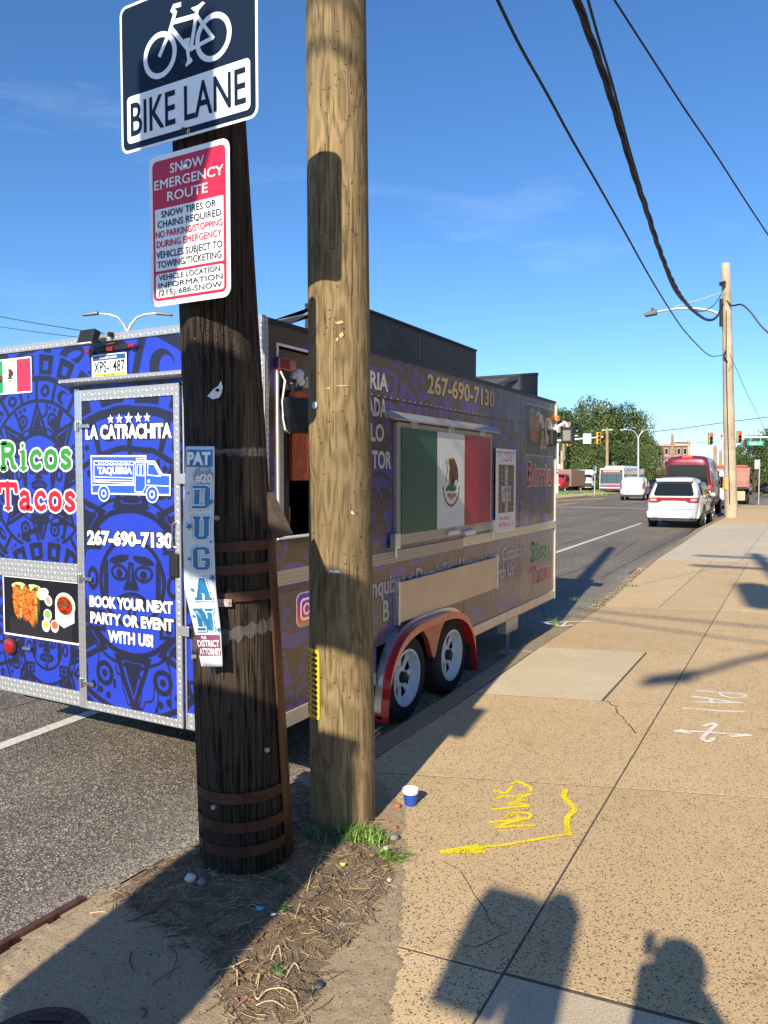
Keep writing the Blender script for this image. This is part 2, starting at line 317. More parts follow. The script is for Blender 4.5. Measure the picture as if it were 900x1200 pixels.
def plate_tile(name):
    N=128; X,Y=np.meshgrid(np.arange(N)/N,np.arange(N)/N); A=np.zeros((N,N))
    def loz(cx,cy,ang):
        for ox in (-1,0,1):
            for oy in (-1,0,1):
                c,s_=math.cos(ang),math.sin(ang); u=((X-cx-ox)*c+(Y-cy-oy)*s_)/.21; v=(-(X-cx-ox)*s_+(Y-cy-oy)*c)/.07; d=np.clip(1-(u*u+v*v),0,1); np.maximum(A,np.sqrt(d),out=A)
    loz(.25,.25,R(45)); loz(.75,.75,R(45)); loz(.75,.25,R(-45)); loz(.25,.75,R(-45))
    im=bpy.data.images.new(name,N,N); im.colorspace_settings.name='Non-Color'; a=np.ones((N,N,4),np.float32); a[...,:3]=A[...,None]; im.pixels.foreach_set(a.ravel()); im.update(); return im
def plate_mat(name,col=(.66,.69,.72),scale=22,rough=.36,metal=.55,plane='box'):
    m,nt,p=newmat(name); p.inputs['Metallic'].default_value=metal; p.inputs['Roughness'].default_value=rough
    t=nt.nodes.new('ShaderNodeTexCoord'); mpn=nt.nodes.new('ShaderNodeMapping'); mpn.inputs['Scale'].default_value=(scale,)*3; lk(nt,t.outputs['Object'],mpn.inputs[0])
    im=nt.nodes.new('ShaderNodeTexImage'); im.image=TILE; im.projection='BOX'; im.projection_blend=.1; lk(nt,mpn.outputs[0],im.inputs[0])
    r=nt.nodes.new('ShaderNodeValToRGB'); r.color_ramp.elements[0].color=(*[c*.68 for c in col],1); r.color_ramp.elements[1].color=(*[min(1,c*1.15) for c in col],1); lk(nt,im.outputs[0],r.inputs[0]); lk(nt,r.outputs[0],p.inputs['Base Color'])
    b=nt.nodes.new('ShaderNodeBump'); b.inputs['Strength'].default_value=.8; b.inputs['Distance'].default_value=.003; lk(nt,im.outputs[0],b.inputs['Height']); lk(nt,b.outputs[0],p.inputs['Normal'])
    return m
TILE=plate_tile('diamond_plate')
M={}
M['plate']=plate_mat('diamond_plate',scale=15)
M['alu']=mat('brushed_aluminium',(.72,.73,.75),.32,.85,var=.12,vs=3,stretch=(1,1,14))
M['aluw']=mat('worn_aluminium_sheet',(.72,.66,.56),.42,.6,var=.10,vs=5,bump=.05,bs=9)
M['white']=mat('white_vinyl',(.88,.88,.88),.45)
M['black']=mat('black_vinyl',(.015,.016,.022),.45)
M['green']=mat('green_vinyl',(.03,.24,.035),.4)
M['red']=mat('red_vinyl',(.52,.008,.035),.4)
M['gold']=mat('gold_vinyl',(.72,.50,.16),.4)
M['grey']=mat('grey_metal',(.35,.36,.37),.5,.5)
M['darkmetal']=mat('black_painted_metal',(.02,.021,.024),.45,.2)
M['glass']=mat('dark_glass',(.01,.012,.015),.06,0,spec=.8)
M['chrome']=mat('zinc_plated_steel',(.7,.7,.68),.28,1,var=.1,vs=30)
M['rubber']=mat('tyre_rubber',(.018,.018,.018),.85,var=.3,vs=20,bump=.2,bs=80)
M['redlens']=mat('red_lens',(.28,.008,.012),.15,coat=.8)
M['amberlens']=mat('amber_lens',(.8,.25,.03),.2,coat=.6)
M['navy']=mat('navy_sheet',(.003,.012,.032),.45,spec=.2)
M['signwhite']=mat('white_reflective_sheeting',(.80,.83,.86),.4,var=.04,vs=20)
M['signred']=mat('red_reflective_sheeting',(.50,.012,.05),.4)
M['signblack']=mat('black_sign_print',(.02,.025,.04),.5)
M['yellowpl']=mat('yellow_plastic',(.85,.48,.02),.45)
M['brown_band']=mat('rusted_steel_band',(.060,.024,.015),.62,.35,var=.4,vs=12,bump=.3,bs=60)
M['twine']=mat('straw',(.44,.33,.18),.8,var=.3,vs=20)
# ------------------------------------------------------------------ ground
def ramp(nt,fac,stops):
    c=nt.nodes.new('ShaderNodeValToRGB'); e=c.color_ramp.elements
    while len(e)<len(stops): e.new(.5)
    for i,(p,col) in enumerate(stops): e[i].position=p; e[i].color=(*col,1)
    lk(nt,fac,c.inputs[0]); return c.outputs[0]
def tex(nt,kind,scale,vec,**k):
    n=nt.nodes.new('ShaderNodeTex'+kind); n.inputs['Scale'].default_value=scale; lk(nt,vec,n.inputs['Vector'])
    for a,b in k.items():
        if a=='feature': n.feature=b
        else: n.inputs[a].default_value=b
    return n
def mixc(nt,f,a,b,bt='MIX'):
    m=nt.nodes.new('ShaderNodeMix'); m.data_type='RGBA'; m.blend_type=bt
    for s_,v in ((0,f),(6,a),(7,b)):
        if isinstance(v,(int,float)): m.inputs[s_].default_value=v
        elif isinstance(v,tuple): m.inputs[s_].default_value=(*v,1)
        else: lk(nt,v,m.inputs[s_])
    return m.outputs[2]
def mathn(nt,op,a,b=0,c=None):
    m=nt.nodes.new('ShaderNodeMath'); m.operation=op
    for i,v in enumerate((a,b,c)):
        if v is None: continue
        if isinstance(v,(int,float)): m.inputs[i].default_value=v
        else: lk(nt,v,m.inputs[i])
    return m.outputs[0]
def concrete_mat(name,base,dark,stones=.5,rough=.85,stain=.3):
    m,nt,p=newmat(name); t=nt.nodes.new('ShaderNodeTexCoord').outputs['Object']; p.inputs['Roughness'].default_value=rough; p.inputs['Specular IOR Level'].default_value=.25
    n1=tex(nt,'Noise',1.1,t,Detail=8,Roughness=.7); c=ramp(nt,n1.outputs[0],[(.3,dark),(.7,base)])
    n2=tex(nt,'Noise',140,t,Detail=3); c=mixc(nt,.5,c,ramp(nt,n2.outputs[0],[(.3,tuple(x*.45 for x in base)),(.5,base),(.7,tuple(min(1,x*1.5) for x in base))]),'MIX')
    bh=n2.outputs[0]
    if stones:
        for sc,th,w in ((56,.24,.7),(100,.32,.95),(28,.11,.35)):
            v=tex(nt,'Voronoi',sc,t,Randomness=1.); d=v.outputs['Distance']
            wn_=nt.nodes.new('ShaderNodeTexWhiteNoise'); lk(nt,v.outputs['Position'],wn_.inputs[0])
            pick=mathn(nt,'LESS_THAN',wn_.outputs[0],stones*w); 
            dd=mathn(nt,'ADD',d,mathn(nt,'MULTIPLY',mathn(nt,'SUBTRACT',n2.outputs[0],.5),.5))
            inside=mathn(nt,'LESS_THAN',dd,th*1.15); f=mathn(nt,'MULTIPLY',mathn(nt,'MULTIPLY',pick,inside),.85)
            wn2=nt.nodes.new('ShaderNodeTexWhiteNoise'); wn2.noise_dimensions='4D'; lk(nt,v.outputs['Position'],wn2.inputs[0]); wn2.inputs['W'].default_value=3.3
            sc_=ramp(nt,wn2.outputs[0],[(0,(.05,.05,.055)),(.4,(.12,.11,.11)),(.55,(.24,.18,.12)),(.7,(.22,.10,.05)),(.85,(.36,.30,.22)),(1,(.60,.52,.40))])
            c=mixc(nt,f,c,sc_)
            bh=mathn(nt,'SUBTRACT',bh,mathn(nt,'MULTIPLY',f,.35))
    n3=tex(nt,'Noise',.45,t,Detail=6,Roughness=.75); c=mixc(nt,stain,c,ramp(nt,n3.outputs[0],[(.3,(.62,.58,.52)),(.62,(1,1,1))]),'MULTIPLY')
    oi=nt.nodes.new('ShaderNodeObjectInfo'); c=mixc(nt,1,c,ramp(nt,oi.outputs['Random'],[(0,(.90,.89,.87)),(.5,(1,1,1)),(1,(1.06,1.05,1.02))]),'MULTIPLY')
    n7=tex(nt,'Noise',3.2,t,Detail=4,Roughness=.8); c=mixc(nt,.8,c,ramp(nt,n7.outputs[0],[(.26,(.55,.52,.48)),(.36,(.93,.93,.93)),(.5,(1,1,1))]),'MULTIPLY')
    lk(nt,c,p.inputs['Base Color'])
    b=nt.nodes.new('ShaderNodeBump'); b.inputs['Strength'].default_value=.5; b.inputs['Distance'].default_value=.004; lk(nt,bh,b.inputs['Height']); lk(nt,b.outputs[0],p.inputs['Normal'])
    return m
M['aggregate']=concrete_mat('exposed_aggregate_concrete',(.62,.46,.265),(.54,.395,.22),.6)
M['aggregate_worn']=concrete_mat('worn_aggregate_concrete',(.60,.45,.27),(.52,.385,.225),.4)
M['smooth']=concrete_mat('smooth_pale_concrete',(.62,.53,.37),(.55,.47,.33),0,stain=.45)
M['drive']=concrete_mat('driveway_concrete',(.55,.48,.37),(.49,.42,.32),0,stain=.25)
M['greyslab']=concrete_mat('grey_concrete',(.55,.46,.34),(.49,.41,.30),0)
M['curbm']=concrete_mat('kerb_concrete',(.34,.27,.18),(.22,.175,.12),.35)
M['joint']=mat('joint_filler',(.10,.08,.06),.95,var=.4,vs=30)
def asphalt():
    m,nt,p=newmat('worn_asphalt'); t=nt.nodes.new('ShaderNodeTexCoord').outputs['Object']; p.inputs['Roughness'].default_value=.8; p.inputs['Specular IOR Level'].default_value=.3
    n1=tex(nt,'Noise',.35,t,Detail=8,Roughness=.7); c=ramp(nt,n1.outputs[0],[(.3,(.135,.125,.11)),(.7,(.20,.184,.16))])
    v=tex(nt,'Voronoi',130,t,Randomness=1.); wn_=nt.nodes.new('ShaderNodeTexWhiteNoise'); lk(nt,v.outputs['Position'],wn_.inputs[0])
    sp=ramp(nt,wn_.outputs[0],[(0,(.3,.28,.27)),(.5,(.75,.72,.7)),(.8,(1.3,1.2,1.1)),(1,(3.4,3.1,2.6))]); c=mixc(nt,1,c,sp,'MULTIPLY')
    # pale worn gravelly strip beside the kerb
    sx=nt.nodes.new('ShaderNodeSeparateXYZ'); lk(nt,t,sx.inputs[0])
    n4=tex(nt,'Noise',1.6,t,Detail=6); xx=mathn(nt,'ADD',sx.outputs[0],mathn(nt,'MULTIPLY',mathn(nt,'SUBTRACT',n4.outputs[0],.5),.7))
    mr=nt.nodes.new('ShaderNodeMapRange'); mr.interpolation_type='SMOOTHSTEP'; lk(nt,xx,mr.inputs[0]); mr.inputs[1].default_value=-3.15; mr.inputs[2].default_value=-2.5; mr.inputs[4].default_value=.75
    v2=tex(nt,'Voronoi',105,t,Randomness=1.); wn2=nt.nodes.new('ShaderNodeTexWhiteNoise'); lk(nt,v2.outputs['Position'],wn2.inputs[0])
    c=mixc(nt,mr.outputs[0],c,ramp(nt,wn2.outputs[0],[(0,(.06,.055,.05)),(.35,(.16,.145,.125)),(.7,(.40,.35,.28)),(1,(.62,.56,.46))]))
    # long tyre-worn lanes and patches
    n5=nt.nodes.new('ShaderNodeMapping'); n5.inputs['Scale'].default_value=(1.2,.06,1); lk(nt,t,n5.inputs[0]); n6=tex(nt,'Noise',1,n5.outputs[0],Detail=3); c=mixc(nt,.5,c,ramp(nt,n6.outputs[0],[(.35,(.7,.7,.7)),(.65,(1.15,1.15,1.15))]),'MULTIPLY')
    lk(nt,c,p.inputs['Base Color'])
    b=nt.nodes.new('ShaderNodeBump'); b.inputs['Strength'].default_value=.7; b.inputs['Distance'].default_value=.006; lk(nt,v.outputs['Distance'],b.inputs['Height']); lk(nt,b.outputs[0],p.inputs['Normal'])
    return m
M['asphalt']=asphalt()
M['terrain']=mat('dry_ground',(.16,.15,.09),.95,var=.4,vs=.15)
M['paint']=mat('worn_road_paint',(.62,.60,.55),.7,var=.25,vs=25,bump=.3,bs=90)
M['paint_yel']=mat('worn_yellow_road_paint',(.60,.40,.12),.7,var=.25,vs=10)
MB().add([(-1500,-600,-.30),(1500,-600,-.30),(1500,3000,-.30),(-1500,3000,-.30)],[(0,1,2,3)]).build('ground',M['terrain'],kind='structure')
# kerb line (X at Y), read off the photograph
CURB=[(-30,-2.30),(1.0,-2.42),(1.63,-2.43),(2.57,-2.37),(4,-2.34),(5.6,-2.36),(7.1,-2.40),(9.4,-2.40),(11.4,-2.42),(13.6,-2.60),(15.8,-2.75),(21,-2.85),(26.1,-3.0),(33,-3.0),(40,-3.25),(50,-3.45),(70,-3.9),(100,-4.6)]
def cx(y): return float(np.interp(y,[a for a,b in CURB],[b for a,b in CURB]))
road=MB(); ys=[-30,1,4,9,15,21,26,33,40,50,52]; 
road.add([(cx(y)+.02,y,ROADZ) for y in ys]+[(-19-.1*max(0,y-10),y,ROADZ) for y in ys],[(i,i+1,i+1+len(ys),i+len(ys)) for i in range(len(ys)-1)])
# the crossing: road spreads to both sides
road.add([(-60,52,ROADZ),(cx(52)+.02,52,ROADZ),(40,52,ROADZ),(40,64,ROADZ),(-60,64,ROADZ)],[(0,1,2,3,4)])
road.add([(-70,64,ROADZ),(cx(64)+.3,64,ROADZ),(-12,400,ROADZ),(-95,400,ROADZ)],[(0,1,2,3)])
rd=road.build('road',M['asphalt'],kind='structure')
def strip(a,b,w,z,wb=None):
    a,b=Vector(a),Vector(b); d=(b-a).normalized(); n=Vector((-d.y,d.x)); wb=wb or w
    return [(a.x-n.x*w/2,a.y-n.y*w/2,z),(a.x+n.x*w/2,a.y+n.y*w/2,z),(b.x+n.x*wb/2,b.y+n.y*wb/2,z),(b.x-n.x*wb/2,b.y-n.y*wb/2,z)]
mk=MB()
lane=[G(0,875,ROADZ),G(100,838,ROADZ),G(650,648,ROADZ),G(752,613,ROADZ)]
lane=[Vector((-4.40,-4,0))]+lane; 
for i in range(len(lane)-1): mk.add(strip(lane[i].xy,lane[i+1].xy,.11,ROADZ+.004),[(0,1,2,3)])
mk.build('lane_line',M['paint'],rd)
mk=MB(); mk.add(strip((-13.2,43.2),(-5.6,44.0),.35,ROADZ+.004),[(0,1,2,3)]); mk.build('stop_line',M['paint'],rd)
mk=MB()
for dx in (0,.35): mk.add(strip((-12.2+dx,20),(-13.6+dx,50),.12,ROADZ+.004),[(0,1,2,3)]); mk.add(strip((-16.5+dx,66),(-30+dx,160),.13,ROADZ+.004),[(0,1,2,3)])
mk.add(strip((-16.3,47),(-14.2,62),.5,ROADZ+.005),[(0,1,2,3)])
mk.build('centre_line',M['paint_yel'],rd)
mk=MB()
for P,w in (([(-5.25,12),(-5.6,20),(-5.95,32),(-6.2,44)],.035),([(-3.6,10),(-3.9,13),(-3.7,17),(-4.1,22),(-3.9,28)],.02),([(-4.9,.5),(-5.6,2.6),(-5.3,4.4)],.012),([(-2.9,9.5),(-3.3,10.6),(-3.1,12.2)],.02)):
    for i in range(len(P)-1):
        pr=Vector(P[i])
        for k in range(1,9):
            q=Vector(P[i]).lerp(Vector(P[i+1]),k/8)+Vector((random.uniform(-.03,.03),0)); mk.add(strip(pr,q,w*random.uniform(.5,1.3),ROADZ+.003+.0004*(k%2)),[(0,1,2,3)]); pr=q
mk.build('tar_seam',mat('tar_filler',(.035,.032,.03),.7),rd,kind='stuff')
# sidewalk: bed, kerb stones, slabs
side=MB(); ys=[-30,1,2.5,4,7,9.4,11.4,13.6,15.8,21,26,33,40,48]
side.add([(cx(y)+.17,y,-.0012) for y in ys]+[(14,y,-.0012) for y in ys],[(i,i+1,i+1+len(ys),i+len(ys)) for i in range(len(ys)-1)])
sw=side.build('sidewalk',M['joint'],kind='structure')
kb=[-30,-20,-10,-4,-1,.6,2.0,3.1,4.3,5.5,6.9,8.3,9.6]+[11.1,12.6,14.1]+[15.8,18.8,21.8,24.8,27.8,31,36,42,48]
for i in range(len(kb)-1):
    a,b=kb[i]+.006,kb[i+1]-.006; xa,xb=cx(a),cx(b); lo=.0
    if kb[i]>=9.6 and kb[i]<14: lo=-.05          # broken, sunken stretch
    j=random.uniform(-.008,.008)
    MB().hexa([(xa+j-.015,a,-.3),(xa+.165+j,a,-.3),(xb+.165+j,b,-.3),(xb+j-.015,b,-.3),(xa+j,a,lo),(xa+.165+j,a,lo+.002),(xb+.165+j,b,lo+.002),(xb+j,b,lo)]).build('kerb_stone',M['curbm'],sw,bevel=.018)
def xj(y): return -.845-.0085*(y-2)
def slab(pts,m,name='slab',top=0,th=.02):
    c=Vector((sum(p[0] for p in pts)/len(pts),sum(p[1] for p in pts)/len(pts))); P=[]
    k=len(pts); ins=.0045
    for i in range(k):
        p=Vector(pts[i][:2]); d1=(Vector(pts[i-1][:2])-p).normalized(); d2=(Vector(pts[(i+1)%k][:2])-p).normalized(); bs=d1+d2
        s_=abs(d1.x*d2.y-d1.y*d2.x); off=(d1+d2)*(ins/max(s_,.3)); q=p+off if (c-p).dot(off)>0 else p-off; P.append((q.x,q.y))
    f=frame((0,0,0),(1,0,0),(0,1,0),(0,0,1)); t=top+random.uniform(-.0004,.0004)
    return MB().prism(f,P,-.02,t).build(name,m,sw,bevel=.002)
def T(y0,s_,x): return y0+s_*(x+.87)
XL=lambda y: cx(y)+.175
rows=[(-6,0),(-2.5,.05),(.3,.08),(2.35,.1),(4.08,.36),(5.76,.30),(7.5,.27),(10.17,.29),(16.2,.28)]
def cell(i,x0,x1,m,xx=None):
    (a,sa),(b,sb)=rows[i],rows[i+1]
    X0=lambda y:(XL(y) if x0=='c' else (xj(y) if x0=='j' else x0)); X1=lambda y:(xj(y) if x1=='j' else x1)
    def pt(y,s_,X):
        x=X(y)
        for _ in range(3): x=X(T(y,s_,x))
        return (x,T(y,s_,x))
    return slab([pt(a,sa,X0),pt(a,sa,X1),pt(b,sb,X1),pt(b,sb,X0)],m)
for i in range(len(rows)-1):
    if i==5:   # pale square patch by the trailer wheels, a sliver of old slab beside it
        cell(i,'c',-1.29,M['smooth']); cell(i,-1.28,'j',M['aggregate_worn'])
    elif i==7: cell(i,'c',-1.60,M['aggregate_worn']); cell(i,-1.60,'j',M['aggregate_worn'])
    else: cell(i,'c','j',M['aggregate'] if i<5 else M['aggregate_worn'])
    x0=3.2
    if i in (0,1,2): cell(i,'j',x0,M['greyslab'])
    elif i==3: 
        a=(xj(2.37),2.36); slab([a,(3.2,2.78),(3.2,5.45),(xj(4.08),4.08)],M['aggregate'])
    elif i==4: slab([(xj(4.08),4.08),(3.2,5.45),(3.2,11.3),(xj(10.17),10.17)],M['aggregate'])
    elif i==7: slab([(xj(10.17),10.17),(3.2,11.3),(3.2,17.3),(xj(16.2),16.2)],M['aggregate_worn'])
    slab([(3.2,rows[i][0]+.3),(13.9,rows[i][0]+.5),(13.9,rows[i+1][0]+.5),(3.2,rows[i+1][0]+.3)],M['aggregate_worn'])
dr=[(16.2,'drive'),(20.5,'drive'),(26,'drive'),(29.2,'aggregate_worn'),(32.5,'aggregate_worn'),(36,'aggregate_worn'),(41,'aggregate_worn'),(47.5,'')]
for i in range(len(dr)-1):
    a,b=dr[i][0],dr[i+1][0]; m=M[dr[i][1]]
    slab([(XL(a-.5),a-.52),(-1.1,a-.05),(-1.1,b-.05),(XL(b-.5),b-.52)],m); slab([(-1.1,a-.05),(3.2,a+.5),(3.2,b+.5),(-1.1,b-.05)],m); slab([(3.2,a+.5),(13.9,a+.8),(13.9,b+.8),(3.2,b+.5)],m)
# ------------------------------------------------------------------ dirt pit, litter, weeds
def soil_mat():
    m,nt,p=newmat('dry_soil'); t=nt.nodes.new('ShaderNodeTexCoord').outputs['Object']; p.inputs['Roughness'].default_value=.95
    n=tex(nt,'Noise',9,t,Detail=9,Roughness=.75); c=ramp(nt,n.outputs[0],[(.25,(.09,.062,.04)),(.5,(.20,.145,.09)),(.75,(.36,.27,.175))])
    n2=tex(nt,'Noise',160,t,Detail=3); c=mixc(nt,.6,c,ramp(nt,n2.outputs[0],[(.35,(.4,.4,.4)),(.62,(1.6,1.5,1.4))]),'MULTIPLY'); lk(nt,c,p.inputs['Base Color'])
    b=nt.nodes.new('ShaderNodeBump'); b.inputs['Strength'].default_value=.9; b.inputs['Distance'].default_value=.012; lk(nt,n2.outputs[0],b.inputs['Height']); lk(nt,b.outputs[0],p.inputs['Normal']); return m
M['soil']=soil_mat()
M['dust']=concrete_mat('sandy_dust',(.40,.31,.20),(.30,.23,.15),.15)
def inpoly(x,y,P):
    c=False; j=len(P)-1
    for i in range(len(P)):
        if (P[i][1]>y)!=(P[j][1]>y) and x<(P[j][0]-P[i][0])*(y-P[i][1])/(P[j][1]-P[i][1]+1e-12)+P[i][0]: c=not c
        j=i
    return c
def edist(x,y,P):
    b=9
    for i in range(len(P)):
        ax,ay=P[i-1];bx,by=P[i]; vx,vy=bx-ax,by-ay; t=max(0,min(1,((x-ax)*vx+(y-ay)*vy)/(vx*vx+vy*vy))); b=min(b,math.hypot(x-ax-t*vx,y-ay-t*vy))
    return b
def noise2(x,y,s=1,o=0):
    from mathutils import noise
    return noise.noise(Vector((x*s+o,y*s,o)))
def mound(px,name,m,h,**k):
    P=[tuple(G(*q).xy) for q in px]; x0=min(p[0] for p in P)-.1;x1=max(p[0] for p in P)+.1;y0=min(p[1] for p in P)-.1;y1=max(p[1] for p in P)+.1; st=.018
    nx=int((x1-x0)/st);ny=int((y1-y0)/st); mb=MB(); vs=[]; ok=[]
    for j in range(ny+1):
        for i in range(nx+1):
            x=x0+i*st;y=y0+j*st; ins=inpoly(x,y,P); d=edist(x,y,P); d=d if ins else -d; d+=noise2(x,y,9)*.035
            z=.0+h*min(1,max(0,d)/.22)**.6*(1+.4*noise2(x,y,6,3))+.006*noise2(x,y,30,5)*(d>0)+.003
            if d<=0: z=-.008
            vs.append((x,y,z)); ok.append(d>-.02)
    fs=[]
    for j in range(ny):
        for i in range(nx):
            a=j*(nx+1)+i
            if any(ok[q] for q in (a,a+1,a+nx+1,a+nx+2)): fs.append((a,a+1,a+nx+2,a+nx+1))
    mb.add(vs,fs); return mb.build(name,m,sw,smooth=True,kind='stuff',**k),P
dust,_=mound([(0,1125),(110,1052),(235,988),(300,960),(360,905),(430,900),(475,950),(478,1010),(470,1110),(455,1230),(300,1300),(0,1300)],'sandy_dust',M['dust'],.004)
soil,SP=mound([(120,1052),(180,1015),(236,990),(330,930),(352,915),(372,925),(440,960),(468,985),(466,1035),(435,1085),(402,1130),(390,1175),(350,1215),(265,1215),(225,1120),(160,1085)],'soil',M['soil'],.010)
def soilz(x,y):
    if not inpoly(x,y,SP): return .006
    return .010*min(1,edist(x,y,SP)/.22)**.6+.004
def litter(n,name,m,L,w,label=None,region=None,curve=.3,up=.02):
    mb=MB(); c=0; reg=region or SP; xs=[p[0] for p in reg]; ysx=[p[1] for p in reg]
    while c<n:
        x=random.uniform(min(xs),max(xs)); y=random.uniform(min(ysx),max(ysx))
        if not inpoly(x,y,reg): continue
        c+=1; a=random.uniform(0,math.pi*2); l=random.uniform(*L); r=random.uniform(*w); z=soilz(x,y)+r+random.uniform(0,up*.5); pts=[]; cu=random.uniform(-curve,curve)
        for k in range(5):
            t=k/4-.5; pts.append((x+l*t*math.cos(a+cu*t),y+l*t*math.sin(a+cu*t),z+random.uniform(-.2,1)*up*abs(t)*.8))
        mb.tube(pts,[r,r,r*.9,r*.8,r*.4],n=5)
    return mb.build(name,m,soil,kind='stuff')
litter(850,'straw',M['twine'],(.012,.09),(.0005,.0013))
M['twig']=mat('dead_twig',(.10,.07,.05),.9,var=.4,vs=30)
litter(420,'twig',M['twig'],(.02,.11),(.0008,.0022))
M['deadleaf']=mat('dead_leaf',(.22,.14,.07),.8,var=.5,vs=25)
mb=MB(); c=0
while c<380:
    x=random.uniform(-2.5,-1.5); y=random.uniform(1.4,3.4)
    if not inpoly(x,y,SP): continue
    c+=1; a=random.uniform(0,6.3); l=random.uniform(.006,.022); z=soilz(x,y)+.004; t=random.uniform(-.5,.5)*l
    mb.add([(x-l*math.cos(a),y-l*math.sin(a),z),(x+l*.4*math.sin(a),y-l*.4*math.cos(a),z+t+.003),(x+l*math.cos(a),y+l*math.sin(a),z+.002),(x-l*.4*math.sin(a),y+l*.4*math.cos(a),z+.005)],[(0,1,2,3)])
mb.build('leaf_litter',M['deadleaf'],soil,kind='stuff')
# long dead stalks seen singly
M['stalk']=mat('pale_dead_stalk',(.62,.47,.26),.7,var=.3,vs=15); M['stalkred']=mat('reddish_dead_stalk',(.35,.14,.08),.7,var=.3,vs=15)
def smooth2b(P,k=4):
    o=[]; n=len(P)
    for i in range(n-1):
        a,b,c,e=P[max(i-1,0)],P[i],P[i+1],P[min(i+2,n-1)]
        for j in range(k):
            t=j/k; o.append(tuple(.5*(2*b[q]+(c[q]-a[q])*t+(2*a[q]-5*b[q]+4*c[q]-e[q])*t*t+(3*b[q]-a[q]-3*c[q]+e[q])*t**3)+random.uniform(-.0006,.0006) for q in range(3)))
    o.append(P[-1]); return o
def stalk(px,r=.0035,m='stalk',lift=.012,label=None):
    pts=[]
    for i,q in enumerate(px):
        p=G(*q,.03); z=soilz(p.x,p.y)+r+lift*math.sin(math.pi*i/(len(px)-1)); pts.append((p.x,p.y,z))
    P=[]
    P=smooth2b(pts,6); r*=.6; return MB().tube(P,[r*(1-.5*i/len(P)) for i in range(len(P))],6).build('dead_stalk',M[m],soil,smooth=True)
stalk([(298,1158),(302,1168),(312,1160),(330,1157),(344,1163),(350,1178)],.0045,'stalk'); stalk([(275,1175),(290,1168),(305,1160)],.004,'stalkred'); stalk([(300,1172),(318,1171),(334,1175)],.003)
stalk([(278,1130),(278,1150)],.006); stalk([(318,1120),(326,1108),(330,1122)],.005); stalk([(300,1148),(304,1140),(302,1152)],.004); stalk([(195,1103),(228,1102),(247,1103)],.003,'twig'); stalk([(200,1104),(207,1115),(204,1130),(196,1140)],.004,'twig')
stalk([(178,1146),(196,1138),(212,1124)],.0028,'twig'); stalk([(272,1128),(285,1125),(298,1119)],.003); stalk([(346,1072),(352,1058),(357,1050)],.004); stalk([(335,1140),(345,1128),(352,1135)],.004); stalk([(105,1064),(118,1063),(130,1064)],.004,'stalk',.002)
stalk([(154,1110),(152,1122),(158,1132)],.005,'twig',.004); stalk([(168,1175),(172,1180),(168,1185)],.006,'twig',.004); stalk([(370,1020),(378,1000),(390,997)],.003); stalk([(360,1040),(366,1020),(372,1008)],.004)
# pebbles, brick crumbs, wrappers
def rock(px,r,m,name,label,cat='stone',flat=.6,group=None):
    p=G(*px); z=soilz(p.x,p.y); bm=bmesh.new(); bmesh.ops.create_icosphere(bm,subdivisions=2,radius=r)
    sd_=random.random()*50
    for v in bm.verts: v.co*=1+.28*noise2(v.co.x/r*1.3+sd_,v.co.y/r*1.3+v.co.z/r,1,sd_); v.co.z*=flat
    me=bpy.data.meshes.new(name); bm.to_mesh(me); bm.free(); o=bpy.data.objects.new(name,me); COL.objects.link(o); me.materials.append(m); o.location=(p.x,p.y,z+r*flat*.6); o.rotation_euler=(0,0,random.uniform(0,6)); return tag(o,label,cat,group)
M['stoneg']=mat('grey_stone',(.22,.21,.19),.8,var=.3,vs=60,bump=.3,bs=120); M['stoned']=mat('dark_stone',(.05,.05,.055),.6,var=.3,vs=60); M['brickm']=mat('broken_brick',(.38,.13,.07),.85,var=.3,vs=50); M['pale']=mat('pale_stone',(.6,.57,.5),.8,var=.15,vs=60)
rock((373,1159),.020,M['stoned'],'stone','smooth black pebble lying at the bottom edge of the soil',flat=.5)
rock((362,1168),.014,M['stoned'],'stone','small brownish dark stone beside the smooth black pebble',flat=.5)
rock((461,985),.026,M['stoneg'],'stone','grey rough stone right of the grass tuft by the new pole')
rock((465,947),.020,M['brickm'],'brick_fragment','orange brick fragment just left of the paper cup','brick fragment',flat=.6)
rock((463,972),.014,M['brickm'],'brick_fragment','red brick crumb between the paper cup and grey stone','brick fragment')
rock((455,965),.010,M['brickm'],'brick_fragment','tiny dark red brick crumb nearest the new pole','brick fragment')
rock((452,997),.012,M['pale'],'stone','pale pebble at the right end of the green grass tuft')
rock((456,1034),.010,M['pale'],'stone','pale round pebble below the grass tuft on the soil edge')
rock((223,1036),.022,M['pale'],'stone','whitish stone against the left foot of the old pole',flat=.8)
rock((236,1040),.016,M['stoneg'],'stone','grey stone touching the front foot of the old pole',flat=.9)
rock((215,1112),.011,M['stoneg'],'stone','grey pebble in the shadow left of the blue wrapper')
mb=MB(); 
for _ in range(420):
    p=G(random.uniform(395,500),random.uniform(935,1110)); r=random.uniform(.002,.006)
    if not inpoly(p.x,p.y,SP) and random.random()<.5: continue
    mb.lathe2((p.x,p.y,soilz(p.x,p.y)+r*.5),r,r*random.uniform(.6,1),r*.6,5,3)
for _ in range(260):
    p=G(random.uniform(120,440),random.uniform(1010,1200)); r=random.uniform(.0015,.004); mb.lathe2((p.x,p.y,soilz(p.x,p.y)+r*.6),r,r,r*.6,5,3)
mb.build('pebbles',M['stoneg'],soil,kind='stuff')
def scrap(px,r,m,name,label,cat):
    p=G(*px); z=soilz(p.x,p.y)+.012; n=7; vs=[(p.x,p.y,z+.006)]+[(p.x+r*random.uniform(.7,1.1)*math.cos(i*6.283/n),p.y+r*.7*random.uniform(.6,1)*math.sin(i*6.283/n),z+random.uniform(-.006,.008)) for i in range(n)]
    return tag(MB().add(vs,[(0,i+1,(i+1)%n+1) for i in range(n)]).build(name,m),label,cat)
